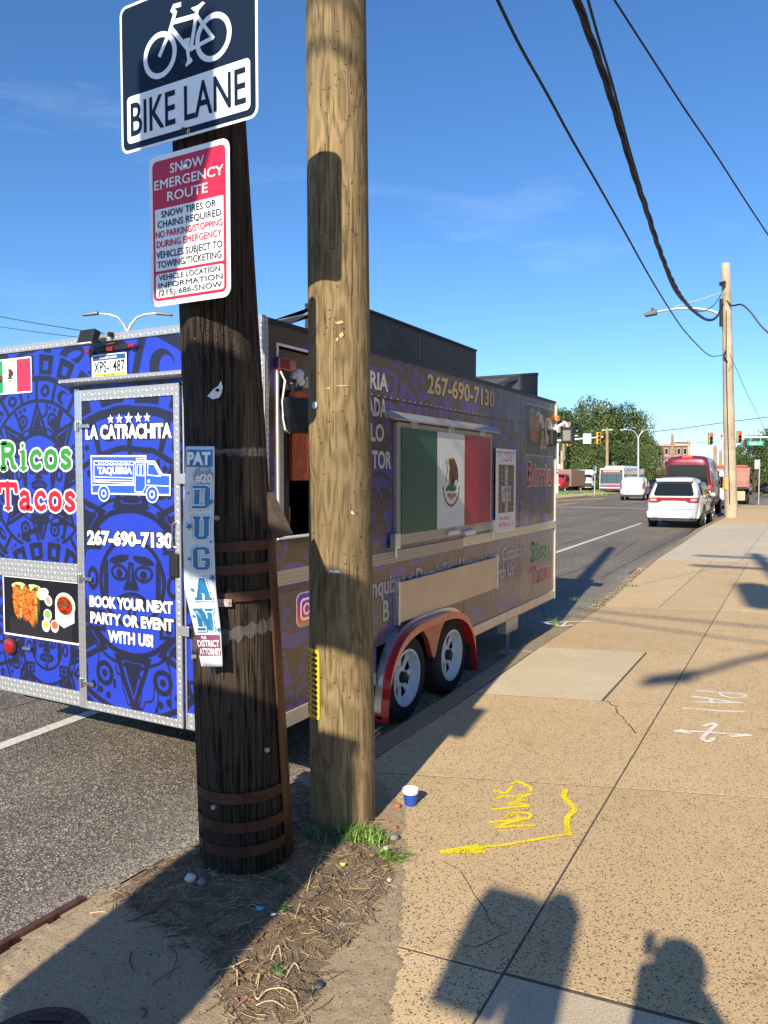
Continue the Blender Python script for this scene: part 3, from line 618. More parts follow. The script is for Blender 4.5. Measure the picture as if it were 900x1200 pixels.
scrap((305,1072),.025,mat('cyan_wrapper_film',(.02,.42,.55),.4),'wrapper','crumpled bright blue wrapper scrap in the soil right of the old pole','wrapper')
scrap((402,1020),.015,mat('yellow_plastic_scrap',(.85,.68,.02),.5),'plastic_scrap','small yellow scrap below the grass tuft on the soil','litter')
scrap((320,1080),.014,mat('pale_film',(.6,.7,.72),.4),'wrapper','small pale film scrap right of the bright blue wrapper','wrapper')
# grass tufts
M['grass']=mat('grass_blade',(.16,.30,.05),.6,var=.4,vs=12); M['weed']=mat('weed_leaf',(.06,.15,.04),.6,var=.3,vs=12)
def tuft(px,r,n,h,name,label,m='grass',lean=(.0,0),group=None,wid=.004):
    p=G(*px); mb=MB()
    for _ in range(n):
        a=random.uniform(0,6.283); rr=r*math.sqrt(random.random()); x=p.x+rr*math.cos(a)*1.5; y=p.y+rr*math.sin(a)*.8; z=soilz(x,y); b=random.uniform(0,6.283); l=h*random.uniform(.5,1.2); sp=random.uniform(.4,1.3); w=wid*random.uniform(.7,1.3)
        pr=None
        for k in range(5):
            t=k/4; q=Vector((x+math.cos(b)*l*sp*t*t+lean[0]*t*t,y+math.sin(b)*l*sp*t*t+lean[1]*t*t,z+l*(t-.45*sp*t*t))); s_=Vector((-math.sin(b),math.cos(b),0))*w*(1-t*.95)
            c_=[tuple(q-s_),tuple(q+s_)]
            if pr: mb.add(pr+c_[::-1],[(0,1,2,3)])
            pr=c_
    o=mb.build(name,M[m]); o['kind']='stuff' if n>60 else 'thing'
    if n<=60: del o['kind']
    return tag(o,label,'grass' if m=='grass' else 'weed',group)
tuft((424,985),.085,170,.075,'grass_tuft','bright green grass tuft at the foot of the newer pole')
tuft((455,1008),.045,50,.075,'grass_tuft','thin green runner of grass trailing right from the large tuft',lean=(.06,-.02))
tuft((382,985),.08,100,.055,'grass_tuft','shaded dark grass growing between the two pole feet','weed')
tuft((332,1072),.018,22,.03,'weed','little green weed beside the bright blue wrapper','weed',wid=.007)
tuft((328,1037),.02,22,.05,'weed','small green weed touching the front right foot of the old pole','weed',wid=.008)
tuft((325,1143),.02,22,.03,'weed','little green weed among pale stalks at the bottom of the soil','weed',wid=.006)
tuft((505,820),.05,60,.05,'weed','low dark weed growing from the kerb gap beside the trailer wheels','weed')
tuft((651,733),.03,26,.13,'grass_tuft','thin upright grass blades at the kerb behind the trailer',wid=.006)
tuft((690,705),.16,120,.05,'weed','weedy green patch along the broken kerb beyond the trailer','weed')
tuft((735,687),.12,70,.04,'weed','sparse dry weed on the broken kerb near the driveway','weed')
# joint weeds and asphalt crumbs on the broken kerb
mb=MB()
for _ in range(500):
    p=G(random.uniform(655,770),0+random.uniform(660,735)); y=random.uniform(9.6,15); x=cx(y)+random.uniform(-.12,.22); r=random.uniform(.006,.025); mb.lathe2((x,y,(-.04 if x>cx(y) else ROADZ)+random.uniform(0,.04)),r,r,r*.6,5,3)
mb.build('kerb_rubble',M['curbm'],sw,kind='stuff')
# rusted steel kerb edging and iron cover
q=[G(0,1108),G(100,1052)]; 
MB().hexa([(q[0].x-.03,q[0].y-.35,-.2),(q[0].x+.0,q[0].y-.35,-.2),(q[1].x+.01,q[1].y,-.2),(q[1].x-.02,q[1].y,-.2),(q[0].x-.03,q[0].y-.35,.008),(q[0].x+.0,q[0].y-.35,.008),(q[1].x+.01,q[1].y,.008),(q[1].x-.02,q[1].y,.008)]).build('steel_edge',mat('rusty_edge_steel',(.12,.055,.04),.6,.4,var=.4,vs=20,bump=.4,bs=60),sw,bevel=.003)
M['iron']=mat('cast_iron',(.05,.035,.03),.6,.5,var=.3,vs=25,bump=.3,bs=70)
mc=G(36,1232); FC=frame((mc.x,mc.y,0),(RT.x,RT.y,0),(FW.x,FW.y,0),(0,0,1))
cv=MB().prism(FC,circ(0,0,.165,40),.002,.016).build('utility_cover',M['iron'],bevel=.003); tag(cv,'round rusty iron cover set in the pavement at the bottom left corner','cover')
for i in range(9):
    u=(i-4)*.026; w=math.sqrt(max(0,.115**2-u*u)); 
    if w>.03: MB().prism(FC,[(-w,u-.006),(w,u-.006),(w,u+.006),(-w,u+.006)],.015,.0195).build('rib',M['iron'],cv)
mb=MB()
for i,ch in enumerate('IRON WORKS'):
    if ch==' ' : continue
    a=R(150-i*11); vs,fs=glyphs(ch,.02); cc,ss=math.cos(a-math.pi/2),math.sin(a-math.pi/2); k=.026
    mb.add([FC(.132*math.cos(a)+(v.x*k-.008)*cc-(v.y*k)*ss,.132*math.sin(a)+(v.x*k-.008)*ss+(v.y*k)*cc,.018) for v in vs],fs)
mb.build('raised_lettering',mat('worn_iron',(.10,.07,.055),.5,.6),cv,kind='stuff')
# paper cup
cp=G(481,943); cu=thing('paper_cup','blue paper cup with white rim standing on the pavement beside the new pole','cup',(cp.x,cp.y,0))
MB().lathe((cp.x,cp.y,.003),(0,0,1),[(0,0),(0,.030),(.075,.039),(.075,.036),(.006,.028),(.006,0)],24).build('cup_wall',mat('blue_waxed_paper',(.02,.07,.38),.4),cu,smooth=True)
MB().lathe((cp.x,cp.y,.003),(0,0,1),[(.060,.0375),(.060,.0395),(.076,.0415),(.080,.041),(.080,.037),(.070,.035),(.058,.034),(.055,0)],24).build('rim',mat('white_waxed_paper',(.8,.8,.78),.4),cu,smooth=True)
# crack and spray-painted marks
GF=frame((0,0,0),(1,0,0),(0,1,0),(0,0,1))
def gl(pts): return [tuple(G(*q).xy) for q in pts]
def smooth2(P,k=4):
    o=[]; n=len(P)
    if n<3: return P
    for i in range(n-1):
        a,b,c,e=P[max(i-1,0)],P[i],P[i+1],P[min(i+2,n-1)]
        for j in range(k):
            t=j/k; o.append(tuple(.5*(2*b[q]+(c[q]-a[q])*t+(2*a[q]-5*b[q]+4*c[q]-e[q])*t*t+(3*b[q]-a[q]-3*c[q]+e[q])*t**3) for q in range(len(b))))
    o.append(P[-1]); return o
SPN=[0]
def spray(px,w,n,mb): SPN[0]+=1; stroke(mb,GF,smooth2(gl(px)),w*1.3,.0032+.0006*(SPN[0]%16),.0008)
mb=MB()
def zy(pts): return [(510+x/4.737,900+y/4.737) for x,y in pts]
for i,(p,w) in enumerate([([(330,128),(350,130),(375,142),(400,138),(415,122),(425,105)],.014),([(425,92),(455,82),(480,85),(505,100),(528,112),(532,128)],.014),([(330,178),(365,165),(400,160),(450,162),(530,150)],.014),([(530,152),(480,170),(460,185),(510,182),(440,195),(410,208)],.013),([(410,208),(470,205),(520,215)],.013),([(318,235),(370,232),(430,225),(520,218)],.014),([(395,280),(425,258),(470,255),(515,260),(530,275),(510,288),(465,284),(440,268),(400,282)],.014),([(305,308),(360,305),(440,297),(510,288)],.015),([(510,290),(430,308),(370,325),(340,340)],.016),([(340,340),(420,335),(550,328)],.016),
    ([(725,130),(718,175),(775,238),(735,285),(735,350),(745,378)],.022),([(745,378),(640,395),(520,415),(390,438),(270,450),(200,455),(40,478)],.013),([(40,478),(150,460),(230,445)],.022),([(40,480),(150,478),(275,478)],.022),([(120,472),(220,460),(250,470)],.03)]): spray(zy(p),w*1.0,i,mb)
def misty(m,thr):
    nt=m.node_tree; p=nt.nodes['Principled BSDF']; t=nt.nodes.new('ShaderNodeTexCoord').outputs['Object']; n=tex(nt,'Noise',190,t,Detail=3); n2=tex(nt,'Noise',9,t,Detail=2); f=mathn(nt,'ADD',mathn(nt,'MULTIPLY',n.outputs[0],.75),mathn(nt,'MULTIPLY',n2.outputs[0],.25)); lk(nt,ramp(nt,f,[(thr,(0,0,0)),(thr+.05,(1,1,1))]),p.inputs['Alpha'])
M['sprayy']=mat('yellow_spray_paint',(.95,.70,.02),.6,var=.3,vs=120,bump=.3,bs=140); M['sprayw']=mat('white_spray_paint',(.78,.76,.70),.6,var=.15,vs=120)
misty(M['sprayy'],.43); misty(M['sprayw'],.42)
mb.build('yellow_spray_mark',M['sprayy'],sw)
mb=MB()
def zw(pts): return [(780+x/8.18,795+y/8.18) for x,y in pts]
for p,w in [([(300,122),(400,128),(520,138),(640,145),(740,155),(765,168),(740,184),(660,190),(590,180),(540,165),(515,142)],.03),([(258,176),(340,185),(440,200),(570,220),(720,238)],.032),([(275,228),(440,235),(570,238),(720,238)],.032),([(435,205),(440,232)],.04),([(180,292),(380,308),(560,320),(740,328)],.034),
    ([(90,512),(350,520),(600,540),(800,555)],.03),([(90,512),(160,505)],.03),([(100,514),(220,535)],.035),([(800,555),(700,550)],.04),([(800,557),(630,570)],.035),([(360,470),(440,448),(480,455),(430,510),(370,565),(355,598),(400,618),(440,605),(460,585)],.034)]: spray(zw(p),w*.62,0,mb)
def z3(pts): return [(620+x/7.5,715+y/7.5) for x,y in pts]
for p in [[(115,110),(250,112),(400,108),(545,112)],[(115,110),(160,125),(200,130)],[(330,112),(300,140),(280,150)],[(240,140),(290,152),(380,140)]]: spray(z3(p),.026,0,mb)
mb.build('white_spray_mark',M['sprayw'],sw)
mb=MB()
for p in ([(712,822),(716,826),(722,828),(724,836),(733,845),(740,852),(748,862)],[(520,1010),(540,1020),(575,1082),(600,1090)],[(600,1090),(560,1110),(540,1108)]):
    q=gl(p); qq=[]
    for i in range(len(q)-1):
        for k in range(4): t=k/4; qq.append((q[i][0]*(1-t)+q[i+1][0]*t+random.uniform(-.008,.008),q[i][1]*(1-t)+q[i+1][1]*t+random.uniform(-.008,.008)))
    for i in range(len(qq)-1): stroke(mb,GF,[qq[i],qq[i+1]],random.uniform(.003,.009)*(1.4 if p[0][0]==712 else .5),.0022+.0003*(i%2),.0004)
mb.build('crack',M['joint'],sw,kind='stuff')
# ------------------------------------------------------------------ the two poles
def wood(name,light,dark,grain=1.,crack=0):
    m,nt,p=newmat(name); t=nt.nodes.new('ShaderNodeTexCoord').outputs['Object']; p.inputs['Roughness'].default_value=.78; p.inputs['Specular IOR Level'].default_value=.2
    a=nt.nodes.new('ShaderNodeMapping'); a.inputs['Scale'].default_value=(7,7,1.5); lk(nt,t,a.inputs[0])
    n0=tex(nt,'Noise',1.1,t,Detail=3); 
    wv=nt.nodes.new('ShaderNodeTexNoise'); wv.inputs['Scale'].default_value=1.3; wv.inputs['Detail'].default_value=2; lk(nt,a.outputs[0],wv.inputs[0])
    # growth-ring figure: contour lines of a stretched noise, sharpened
    fig=mathn(nt,'SINE',mathn(nt,'MULTIPLY',wv.outputs[0],48)); fig=mathn(nt,'ADD',mathn(nt,'MULTIPLY',fig,.5),.5)
    b=nt.nodes.new('ShaderNodeMapping'); b.inputs['Scale'].default_value=(55,55,2.2); lk(nt,t,b.inputs[0]); n2=tex(nt,'Noise',1.6,b.outputs[0],Detail=8,Roughness=.7)
    f=mathn(nt,'ADD',mathn(nt,'MULTIPLY',fig,.38*grain),mathn(nt,'MULTIPLY',n2.outputs[0],1-.38*grain))
    c=ramp(nt,f,[(.25,dark),(.5,tuple((x+y)/2 for x,y in zip(light,dark))),(.78,light)])
    c=mixc(nt,.7,c,ramp(nt,n0.outputs[0],[(.3,(.55,.54,.52)),(.7,(1.2,1.17,1.1))]),'MULTIPLY')
    h=f
    d=nt.nodes.new('ShaderNodeMapping'); d.inputs['Scale'].default_value=(26,26,.55); lk(nt,t,d.inputs[0]); v=tex(nt,'Noise',1.5,d.outputs[0],Detail=6,Roughness=.55)
    k=mathn(nt,'ABSOLUTE',mathn(nt,'SUBTRACT',v.outputs[0],.5)); k=ramp(nt,k,[(0,(0,0,0)),(.012 if not crack else .028,(1,1,1))]); c=mixc(nt,.75 if not crack else .95,c,mixc(nt,1,c,k,'MULTIPLY'))
    lk(nt,c,p.inputs['Base Color'])
    hh=mathn(nt,'ADD',mathn(nt,'MULTIPLY',k,1.3 if crack else .6),mathn(nt,'MULTIPLY',f,.5))
    bp=nt.nodes.new('ShaderNodeBump'); bp.inputs['Strength'].default_value=.9 if crack else .55; bp.inputs['Distance'].default_value=.010 if crack else .005; lk(nt,hh,bp.inputs['Height']); lk(nt,bp.outputs[0],p.inputs['Normal']); return m
M['wood_old']=wood('dark_weathered_pole_wood',(.072,.053,.041),(.011,.008,.007),.25,1)
M['wood_new']=wood('golden_treated_pole_wood',(.35,.262,.142),(.14,.102,.052),.70)
M['wood_far']=wood('grey_tan_pole_wood',(.62,.53,.42),(.36,.30,.22),.4)
M['wood_bg']=mat('distant_pole_wood',(.30,.21,.12),.8,var=.3,vs=2)
def polemesh(base,top,r0,r1,h0=-.3,n=56,seg=60,seed=0,rough=.004,ncheck=0):
    base,top=Vector(base),Vector(top); mb=MB(); H=(top-base).length; o=0; rr=random.Random(seed); ck=[(rr.uniform(0,6.28),rr.uniform(.1,.9),rr.uniform(.05,.2)) for _ in range(ncheck)]
    for i in range(seg+1):
        t=i/seg; c=base.lerp(top,t); r=r0+(r1-r0)*t
        for j in range(n):
            th=6.28318*j/n; z=t*H; d=rough*noise2(math.cos(th)*2.2,math.sin(th)*2.2+z*.35,1.2,seed)+rough*.5*noise2(th*9,z*.6,1,seed+4)
            mb.v.append((c.x+(r+d)*math.cos(th),c.y+(r+d)*math.sin(th),c.z))
    for i in range(seg):
        for j in range(n): a=i*n+j;b=i*n+(j+1)%n; mb.f.append((a,b,b+n,a+n))
    mb.f.append(tuple(seg*n+j for j in range(n))); return mb
LB=Vector((-2.10,2.572,-.05)); LT=Vector((-2.133,2.392,3.44))
def LC(z): t=(z-LB.z)/(LT.z-LB.z); return LB.lerp(LT,t), .190+(.137-.190)*t
op=thing('old_utility_pole','dark weathered wooden pole stub strapped with rusty bands, carrying the bike lane sign','pole',(LB.x,LB.y,0))
polemesh(LB,LT,.190,.137,seed=3,rough=.012,n=72,seg=90).build('pole_shaft',M['wood_old'],op,smooth=True)
def band(zc,h=.045,tilt=0,name='steel_band',a0=0,a1=360,out=.006,m=None,parent=None,teeth=False):
    mb=MB(); n=48
    for i in range(n+1):
        th=R(a0+(a1-a0)*i/n); 
        for k in (0,1):
            z=zc+(k-.5)*h+tilt*math.cos(th); c,r=LC(z); r+=out
            if teeth and k==1: z+=.006*(i%2)
            mb.v+= [(c.x+r*math.cos(th),c.y+r*math.sin(th),z),(c.x+(r+.003)*math.cos(th),c.y+(r+.003)*math.sin(th),z)]
    for i in range(n): a=i*4; mb.f+=[(a+1,a+5,a+7,a+3),(a,a+2,a+6,a+4),(a+2,a+3,a+7,a+6),(a,a+4,a+5,a+1)]
    return mb.build(name,m or M['brown_band'],parent or op,smooth=True)
def zl(y): return G(290,y).z and AT(290,y,3.12).z
for yy in (944,979,1008): band(AT(290,yy,3.05).z,.044); band(AT(290,yy,3.05).z+.004,.040,0,'perforated_strap',-48,50,.012,None,None,True)
for yy in (641,668,700): band(AT(290,yy,3.10).z,.038); band(AT(290,yy,3.10).z+.003,.036,0,'perforated_strap',-48,45,.012,None,None,True)
c_,r_=LC(1.12); band(AT(270,706,3.10).z,.030,0,'paint_tag',-80,-52,.016,mat('chipped_white_band_paint',(.62,.58,.54),.6,var=.5,vs=60,col2=(.16,.06,.04)))
# rusty sheath up the right side of the old pole
mb=MB(); n=10
zs=[.02,.3,.6,.9,1.2,1.42]
for z in zs:
    c,r=LC(z)
    for i in range(n+1): th=R(4+46*i/n); mb.v.append((c.x+(r+.016)*math.cos(th),c.y+(r+.016)*math.sin(th),z))
for k in range(len(zs)-1):
    for i in range(n): a=k*(n+1)+i; mb.f.append((a,a+1,a+n+2,a+n+1))
o=mb.build('rusty_sheath',mat('rust_brown_sheath',(.085,.036,.018),.5,.2,var=.3,vs=4,bump=.1,bs=20),op,smooth=True); s_=o.modifiers.new('solid','SOLIDIFY'); s_.thickness=.006
# splintered flap of roofing felt above the bands
p0,p1,p2,p3=[AT(x,y,3.2) for x,y in ((311,577),(334,626),(318,631),(309,612))]
MB().add([p0,p1,p2,p3,p0+Vector((.02,.03,0)),p1+Vector((.02,.03,0)),p2+Vector((.02,.03,0)),p3+Vector((.02,.03,0))],[(0,1,2,3),(7,6,5,4),(0,4,5,1),(1,5,6,2),(2,6,7,3),(3,7,4,0)]).build('torn_flap',mat('torn_brown_felt',(.06,.04,.03),.8,var=.3,vs=30),op)
# staples, nails, scraps on the old pole
def onL(x,y,out=.004):   # point on the old pole's surface seen at a pixel
    d=ray(x,y); o=OV
    z=1.5
    for _ in range(4):
        c,r=LC(z); ax,ay=o.x-c.x,o.y-c.y; A=d.x**2+d.y**2;Bq=2*(ax*d.x+ay*d.y);Cq=ax*ax+ay*ay-(r+out)**2; D=max(0,Bq*Bq-4*A*Cq); t=(-Bq-math.sqrt(D))/(2*A); z=(o+d*t).z
    return o+d*t
mb=MB()
for _ in range(240):
    x,y=random.uniform(218,300),random.uniform(365,460); 
    if random.random()<.35: y=random.uniform(460,640)
    p=onL(x,y,.003); a=random.uniform(-.5,.5)+(0 if random.random()<.7 else 1.57); v=RT*math.cos(a)*.007+Vector((0,0,math.sin(a)*.007)); mb.tube([p-v,p+v],.0011,4)
mb.build('staples',M['iron'],op,kind='stuff')
def patchL(px,name,m,out=.008,sub=1):
    return MB().add([onL(x,y,out) for x,y in px],[tuple(range(len(px)))]).build(name,m,op)
M['tin']=mat('torn_white_paper',(.62,.64,.66),.6,var=.1,vs=40)
patchL([(243,464),(250,456),(256,452),(259,446),(261,453),(260,460),(257,466),(249,468)],'paper_scrap',M['tin'],.006)
patchL([(228,396),(231,394),(232,400),(229,401)],'paper_scrap',mat('yellowed_scrap',(.5,.42,.2),.7),.006)
MB().lathe(onL(253.5,457,.010),(-.2,-1,0),[(0,0),(0,.006),(-.012,.006)],8).build('nail',M['iron'],op)
for q in ((254,607),(226,770),(250,946),(313,879)):
    p=onL(*q,.01); MB().lathe(p,(p-LC(p.z)[0]).normalized(),[(.004,0),(.004,.010),(-.02,.010)],10).build('bolt_head',M['grey'],op,smooth=True)
# clear packing tape round the pole
M['tape']=mat('clear_tape',(.75,.78,.80),.12,spec=.8); M['tape'].node_tree.nodes['Principled BSDF'].inputs['Alpha'].default_value=.07
mb=MB()
def tapeband(z,tilt,h,a0=-150,a1=30):
    mb=MB(); n=40
    for i in range(n+1):
        th=R(a0+(a1-a0)*i/n)
        for k in (0,1): zz=z+(k-.5)*h*(1+.4*math.sin(i*1.7))+tilt*math.cos(th)+.004*math.sin(i*2.1); c,r=LC(zz); mb.v.append((c.x+(r+.011+.002*math.sin(i*3))*math.cos(th),c.y+(r+.011+.002*math.sin(i*3))*math.sin(th),zz))
    for i in range(n): a=2*i; mb.f.append((a,a+2,a+3,a+1))
    return mb.build('tape',M['tape'],op)
tapeband(onL(270,528).z,-.01,.022); tapeband(onL(270,532).z,.02,.012); tapeband(onL(290,752).z,.055,.05)
# the vertical campaign sign taped to the old pole's left
bn=thing('campaign_placard','long vertical blue and white placard reading PAT DUGAN taped to the dark pole','placard',tuple(onL(235,650)))
DP=3.03
def bq(y):  # left and right edge pixel at height y (curls under towards the foot)
    L=np.interp(y,[523,560,620,690,740,781],[218,217,214,216,228,236]); Rr=np.interp(y,[523,560,620,690,740,781],[251.5,251.5,250.5,253,259,261]); return L,Rr
def BF(s,t,n=0):    # s 0..1 across, t pixel row
    L,Rr=bq(t); x=L+(Rr-L)*s; p=AT(x,t,3.05+ .012*math.sin(s*3.1)-.03*(1-s)*0); d=(p-OV).normalized(); return p-d*(n+(.003 if n else 0)+.03*math.sin((t-523)/258*3.14)*(1-s)*.3)
mb=MB(); n1,n2=6,40
for j in range(n2+1):
    for i in range(n1+1): mb.v.append(tuple(BF(i/n1,523+258*j/n2,0)))
for j in range(n2):
    for i in range(n1): a=j*(n1+1)+i; mb.f.append((a,a+1,a+n1+2,a+n1+1))
o=mb.build('placard_sheet',mat('pale_blue_white_plastic_sheet',(.60,.68,.75),.4,var=.04,vs=6),bn,smooth=True); so_=o.modifiers.new('solid','SOLIDIFY'); so_.thickness=.001
M['cblue']=mat('placard_blue_ink',(.012,.17,.40),.45); M['cgrey']=mat('placard_grey_ink',(.28,.31,.35),.5); M['cmaroon']=mat('placard_maroon_ink',(.20,.05,.12),.5)
def bpoly(poly,m,n=.002,name='print'):   # poly in (s, pixel row)
    k=len(poly); mb=MB(); mb.add([BF(s,t,n) for s,t in poly],[tuple(range(k))]); return mb.build(name,m,bn)
def bgrid(s0,s1,t0,t1,m,n=.002,name='print'):
    mb=MB(); a,b=5,4
    for j in range(b+1):
        for i in range(a+1): mb.v.append(tuple(BF(s0+(s1-s0)*i/a,t0+(t1-t0)*j/b,n)))
    for j in range(b):
        for i in range(a): q=j*(a+1)+i; mb.f.append((q,q+1,q+a+2,q+a+1))
    return mb.build(name,m,bn)
def btext(body,s0,s1,t0,t1,m,n=.003,bold=.03,name='lettering'):
    vs,fs=glyphs(body,bold); ref,_=glyphs('H',0); hh=max(v.y for v in ref); a=min(v.x for v in vs);b=max(v.x for v in vs)
    return MB().add([BF(s0+(v.x-a)/(b-a)*(s1-s0),t1-(v.y/hh)*(t1-t0),n) for v in vs],fs).build(name,m,bn)
bgrid(.03,.93,527,547,M['cblue'],name='header_band'); btext('PAT',.05,.86,530.5,544,M['signwhite'],.0045,.05)
bpoly([(.62+.34*math.cos(a/24*6.283),558+12*math.sin(a/24*6.283)) for a in range(24)],M['cgrey'],.0025,'grey_disc'); btext('#20',.34,.92,556,565,M['signwhite'],.008,.03); btext('VOTE',.5,.75,549,551.5,M['signwhite'],.008)
def block(ch):   # varsity capitals in a unit box, y down; list of quads
    q=[]; t=.30; u=.13; s_=.055
    H=lambda y,a=0,b=1: q.append([(a,y),(b,y),(b,y+u),(a,y+u)])
    V=lambda x,a=0,b=1,w=t: q.append([(x,a),(x+w,a),(x+w,b),(x,b)])
    if ch=='D': H(0,0,.8);H(1-u,0,.8);V(.12);V(.70,.12,.88);q.append([(.8,0),(1,.14),(.72,.18),(.66,.12)]);q.append([(.66,.88),(.72,.82),(1,.86),(.8,1)])
    if ch=='U': H(0,0,.45);H(0,.55,1);V(.09,0,.86);V(.63,0,.86);H(1-u,.24,.76);q.append([(.09,.84),(.39,.82),(.40,.87),(.26,1)]);q.append([(.91,.84),(.61,.82),(.60,.87),(.74,1)])
    if ch=='G': H(0,.2,.8);H(1-u,.2,.8);V(0,.14,.86);V(.70,.14,.32);V(.70,.55,.86);H(.48,.5,1);
    if ch=='G': q+= [[(.2,0),(.34,.13),(.3,.2),(0,.15)],[(.8,0),(1,.15),(.7,.2),(.66,.13)],[(.2,1),(0,.85),(.3,.8),(.34,.87)],[(.8,1),(.66,.87),(.7,.8),(1,.85)]]
    if ch=='A': q+= [[(.34,0),(.66,0),(.42,.9),(.10,.9)],[(.40,.04),(.66,0),(.92,.9),(.60,.9)]];H(.56,.3,.72);H(1-u,0,.44);H(1-u,.54,1)
    if ch=='N': V(.09,0,1,.26);V(.66,0,1,.26);q.append([(.09,0),(.40,0),(.92,1),(.61,1)]);H(0,0,.36);H(0,.58,1);H(1-u,0,.46)
    return q
for ch,(x0,x1,y0,y1) in dict(D=(225,246,569,596),U=(225.5,246,605,632),G=(226,246,641,668),A=(226,247,677,703.5),N=(229,251,713,739)).items():
    L,Rr=bq((y0+y1)/2); 
    for grow,mm,nn in ((1.5,M['cgrey'],.0022),(1.1,M['signwhite'],.0034),(0,M['cblue'],.0046)):
        mb=MB()
        for k,qd in enumerate(block(ch)):
            cxm=sum(a for a,b in qd)/4; cym=sum(b for a,b in qd)/4; P=[]
            for a,b in qd:
                X=x0+a*(x1-x0); Y=y0+b*(y1-y0); X+=grow*(1 if a>cxm else -1); Y+=grow*(1 if b>cym else -1); P.append(((X-L)/(Rr-L),Y))
            mb.add([BF(s,t,nn+.00006*k) for s,t in P],[(0,1,2,3)])
        mb.build('letter_'+ch.lower() if grow==0 else 'letter_outline',mm,bn)
for x,y,r in ((221,578,2),(247,588,4.5),(222,617,5),(247,635,2.5),(222,655,3),(249,677,5),(225,691,2.6),(227,722,2.6),(256,738,3.5)):
    L,Rr=bq(y); bpoly([((a-L)/(Rr-L),b) for a,b in star(x,y,r)],M['cblue'],.0046,'star')
bgrid(.0,.93,744,768,M['cmaroon'],name='footer_band'); btext('FOR',.22,.42,745.5,749,M['signwhite'],.0035); btext('DISTRICT',-.02+.05,.9,750.5,757.5,M['signwhite'],.0035,.03); btext('ATTORNEY',.05,.95,760,767,M['signwhite'],.0035,.03)
# bike lane sign and snow sign
def roundsign(F,u0,u1,v0,v1,r,m,parent,name='sign_plate'):
    return MB().prism(F,rect(u0,u1,v0,v1,r,6),-.002,0).build(name,m,parent)
FSg=frame((0,2.235,0),(1,0,0),(0,0,1),(0,-1,0))
def sg(x,y): p=B(x,y,2.235); return p.x,p.z
bx0,_=sg(141,60); bx1=bx0+.683; bz1=sg(150,10)[1]+.012; bz0=sg(139,183)[1]; 
bs=thing('bike_lane_sign','dark blue BIKE LANE sign with white bicycle atop the old pole','road sign',((bx0+bx1)/2,2.235,bz0))
roundsign(FSg,bx0,bx1,bz0,bz1,.035,M['signwhite'],bs)
MB().prism(FSg,rect(bx0+.010,bx1-.010,bz0+.010,bz1-.010,.028,6),0,.0006).build('blue_field',M['navy'],bs)
zm=bz0+.215
MB().prism(FSg,rect(bx0+.034,bx1-.034,bz0+.034,zm,.018,5),.0006,.0012).build('legend_panel',M['signwhite'],bs)
text('BIKE LANE',FSg,bx0+.055,bx1-.055,bz0+.062,zm-.030,.0012,M['navy'],bs,bold=.012)
text('PIE',FSg,(bx0+bx1)/2-.02,(bx0+bx1)/2+.02,bz0+.014,bz0+.026,.0006,M['signwhite'],bs,bold=0)
# bicycle symbol
def bp(zx,zy_): p=B(130+zx/5,zy_/5,2.235); return p.x,p.z
mb=MB()
def ringpts(c,e,n=40): (u,v),(a,b)=c,e; return [(u+a*math.cos(6.283*i/n),v+b*math.sin(6.283*i/n)) for i in range(n)]
w1=bp(288,325); w2=bp(600,218); rw=(abs(bp(375,325)[0]-bp(200,325)[0])/2)
rb=[(x-w1[0],0) for x,_ in ()]
for c in (w1,w2): stroke(mb,FSg,ringpts(c,(rw*.98,rw*.98)),.020,.0006,.0006,True)
hb=[bp(*q) for q in ((405,28),(372,38),(362,62),(378,75),(345,190),(288,325))]; stroke(mb,FSg,hb,.017,.0009,.0006)
stroke(mb,FSg,[bp(368,130),bp(505,92)],.018,.0011,.0006); stroke(mb,FSg,[bp(352,165),bp(455,290)],.018,.0013,.0006); stroke(mb,FSg,[bp(505,70),bp(470,290)],.017,.0015,.0006)
stroke(mb,FSg,[bp(470,290),bp(598,222)],.015,.0017,.0006); stroke(mb,FSg,[bp(508,98),bp(600,222)],.014,.0019,.0006); stroke(mb,FSg,[bp(455,240),bp(452,300),bp(462,370)],.014,.0021,.0006); stroke(mb,FSg,[bp(445,378),bp(472,355)],.016,.0023,.0006); stroke(mb,FSg,[bp(438,240),bp(460,235)],.014,.0023,.0006)
mb.prism(FSg,[bp(472,50),bp(490,68),bp(520,60),bp(555,18),bp(540,12),bp(510,35)],.0024,.0030)
mb.build('bicycle_symbol',M['signwhite'],bs)
for q in ((430,370),(428,768)):
    u,v=bp(*q); MB().lathe(FSg(u,v,0),(0,-1,0),[(0,.013),(.005,.013),(.009,.008),(.009,0)],12).build('bolt',M['iron'],bs,smooth=True)
# stain trickling below the lower bolt
ss=thing('snow_route_sign','red and white SNOW EMERGENCY ROUTE sign below the bike lane sign on the old pole','road sign',(-2.09,2.225,2.30))
FSn=frame((0,2.225,0),(1,0,0),(0,0,1),(0,-1,0))
def sn(x,y): p=B(x,y,2.225); return p.x,p.z
sx0=sn(176,300)[0]; sx1=sn(270,300)[0]; sz1=sn(174,186)[1]; sz0=sn(181,360)[1]; W=sx1-sx0; Hh=sz1-sz0
def N(u,v): return sx0+W*u,sz0+Hh*v
roundsign(FSn,sx0,sx1,sz0,sz1,.035,M['signwhite'],ss)
a=N(.045,.035);b=N(.955,.965)
MB().prism(FSn,rect(a[0],b[0],a[1],b[1],.022,6),0,.0006).build('red_border',M['signred'],ss)
a=N(.075,.055);b=N(.925,.215); MB().prism(FSn,rect(a[0],b[0],a[1],b[1],.012,5),.0006,.0012).build('white_field',M['signwhite'],ss)
a=N(.075,.235);b=N(.925,.645); MB().prism(FSn,rect(a[0],b[0],a[1],b[1],.0),.0006,.0012).build('white_field',M['signwhite'],ss)
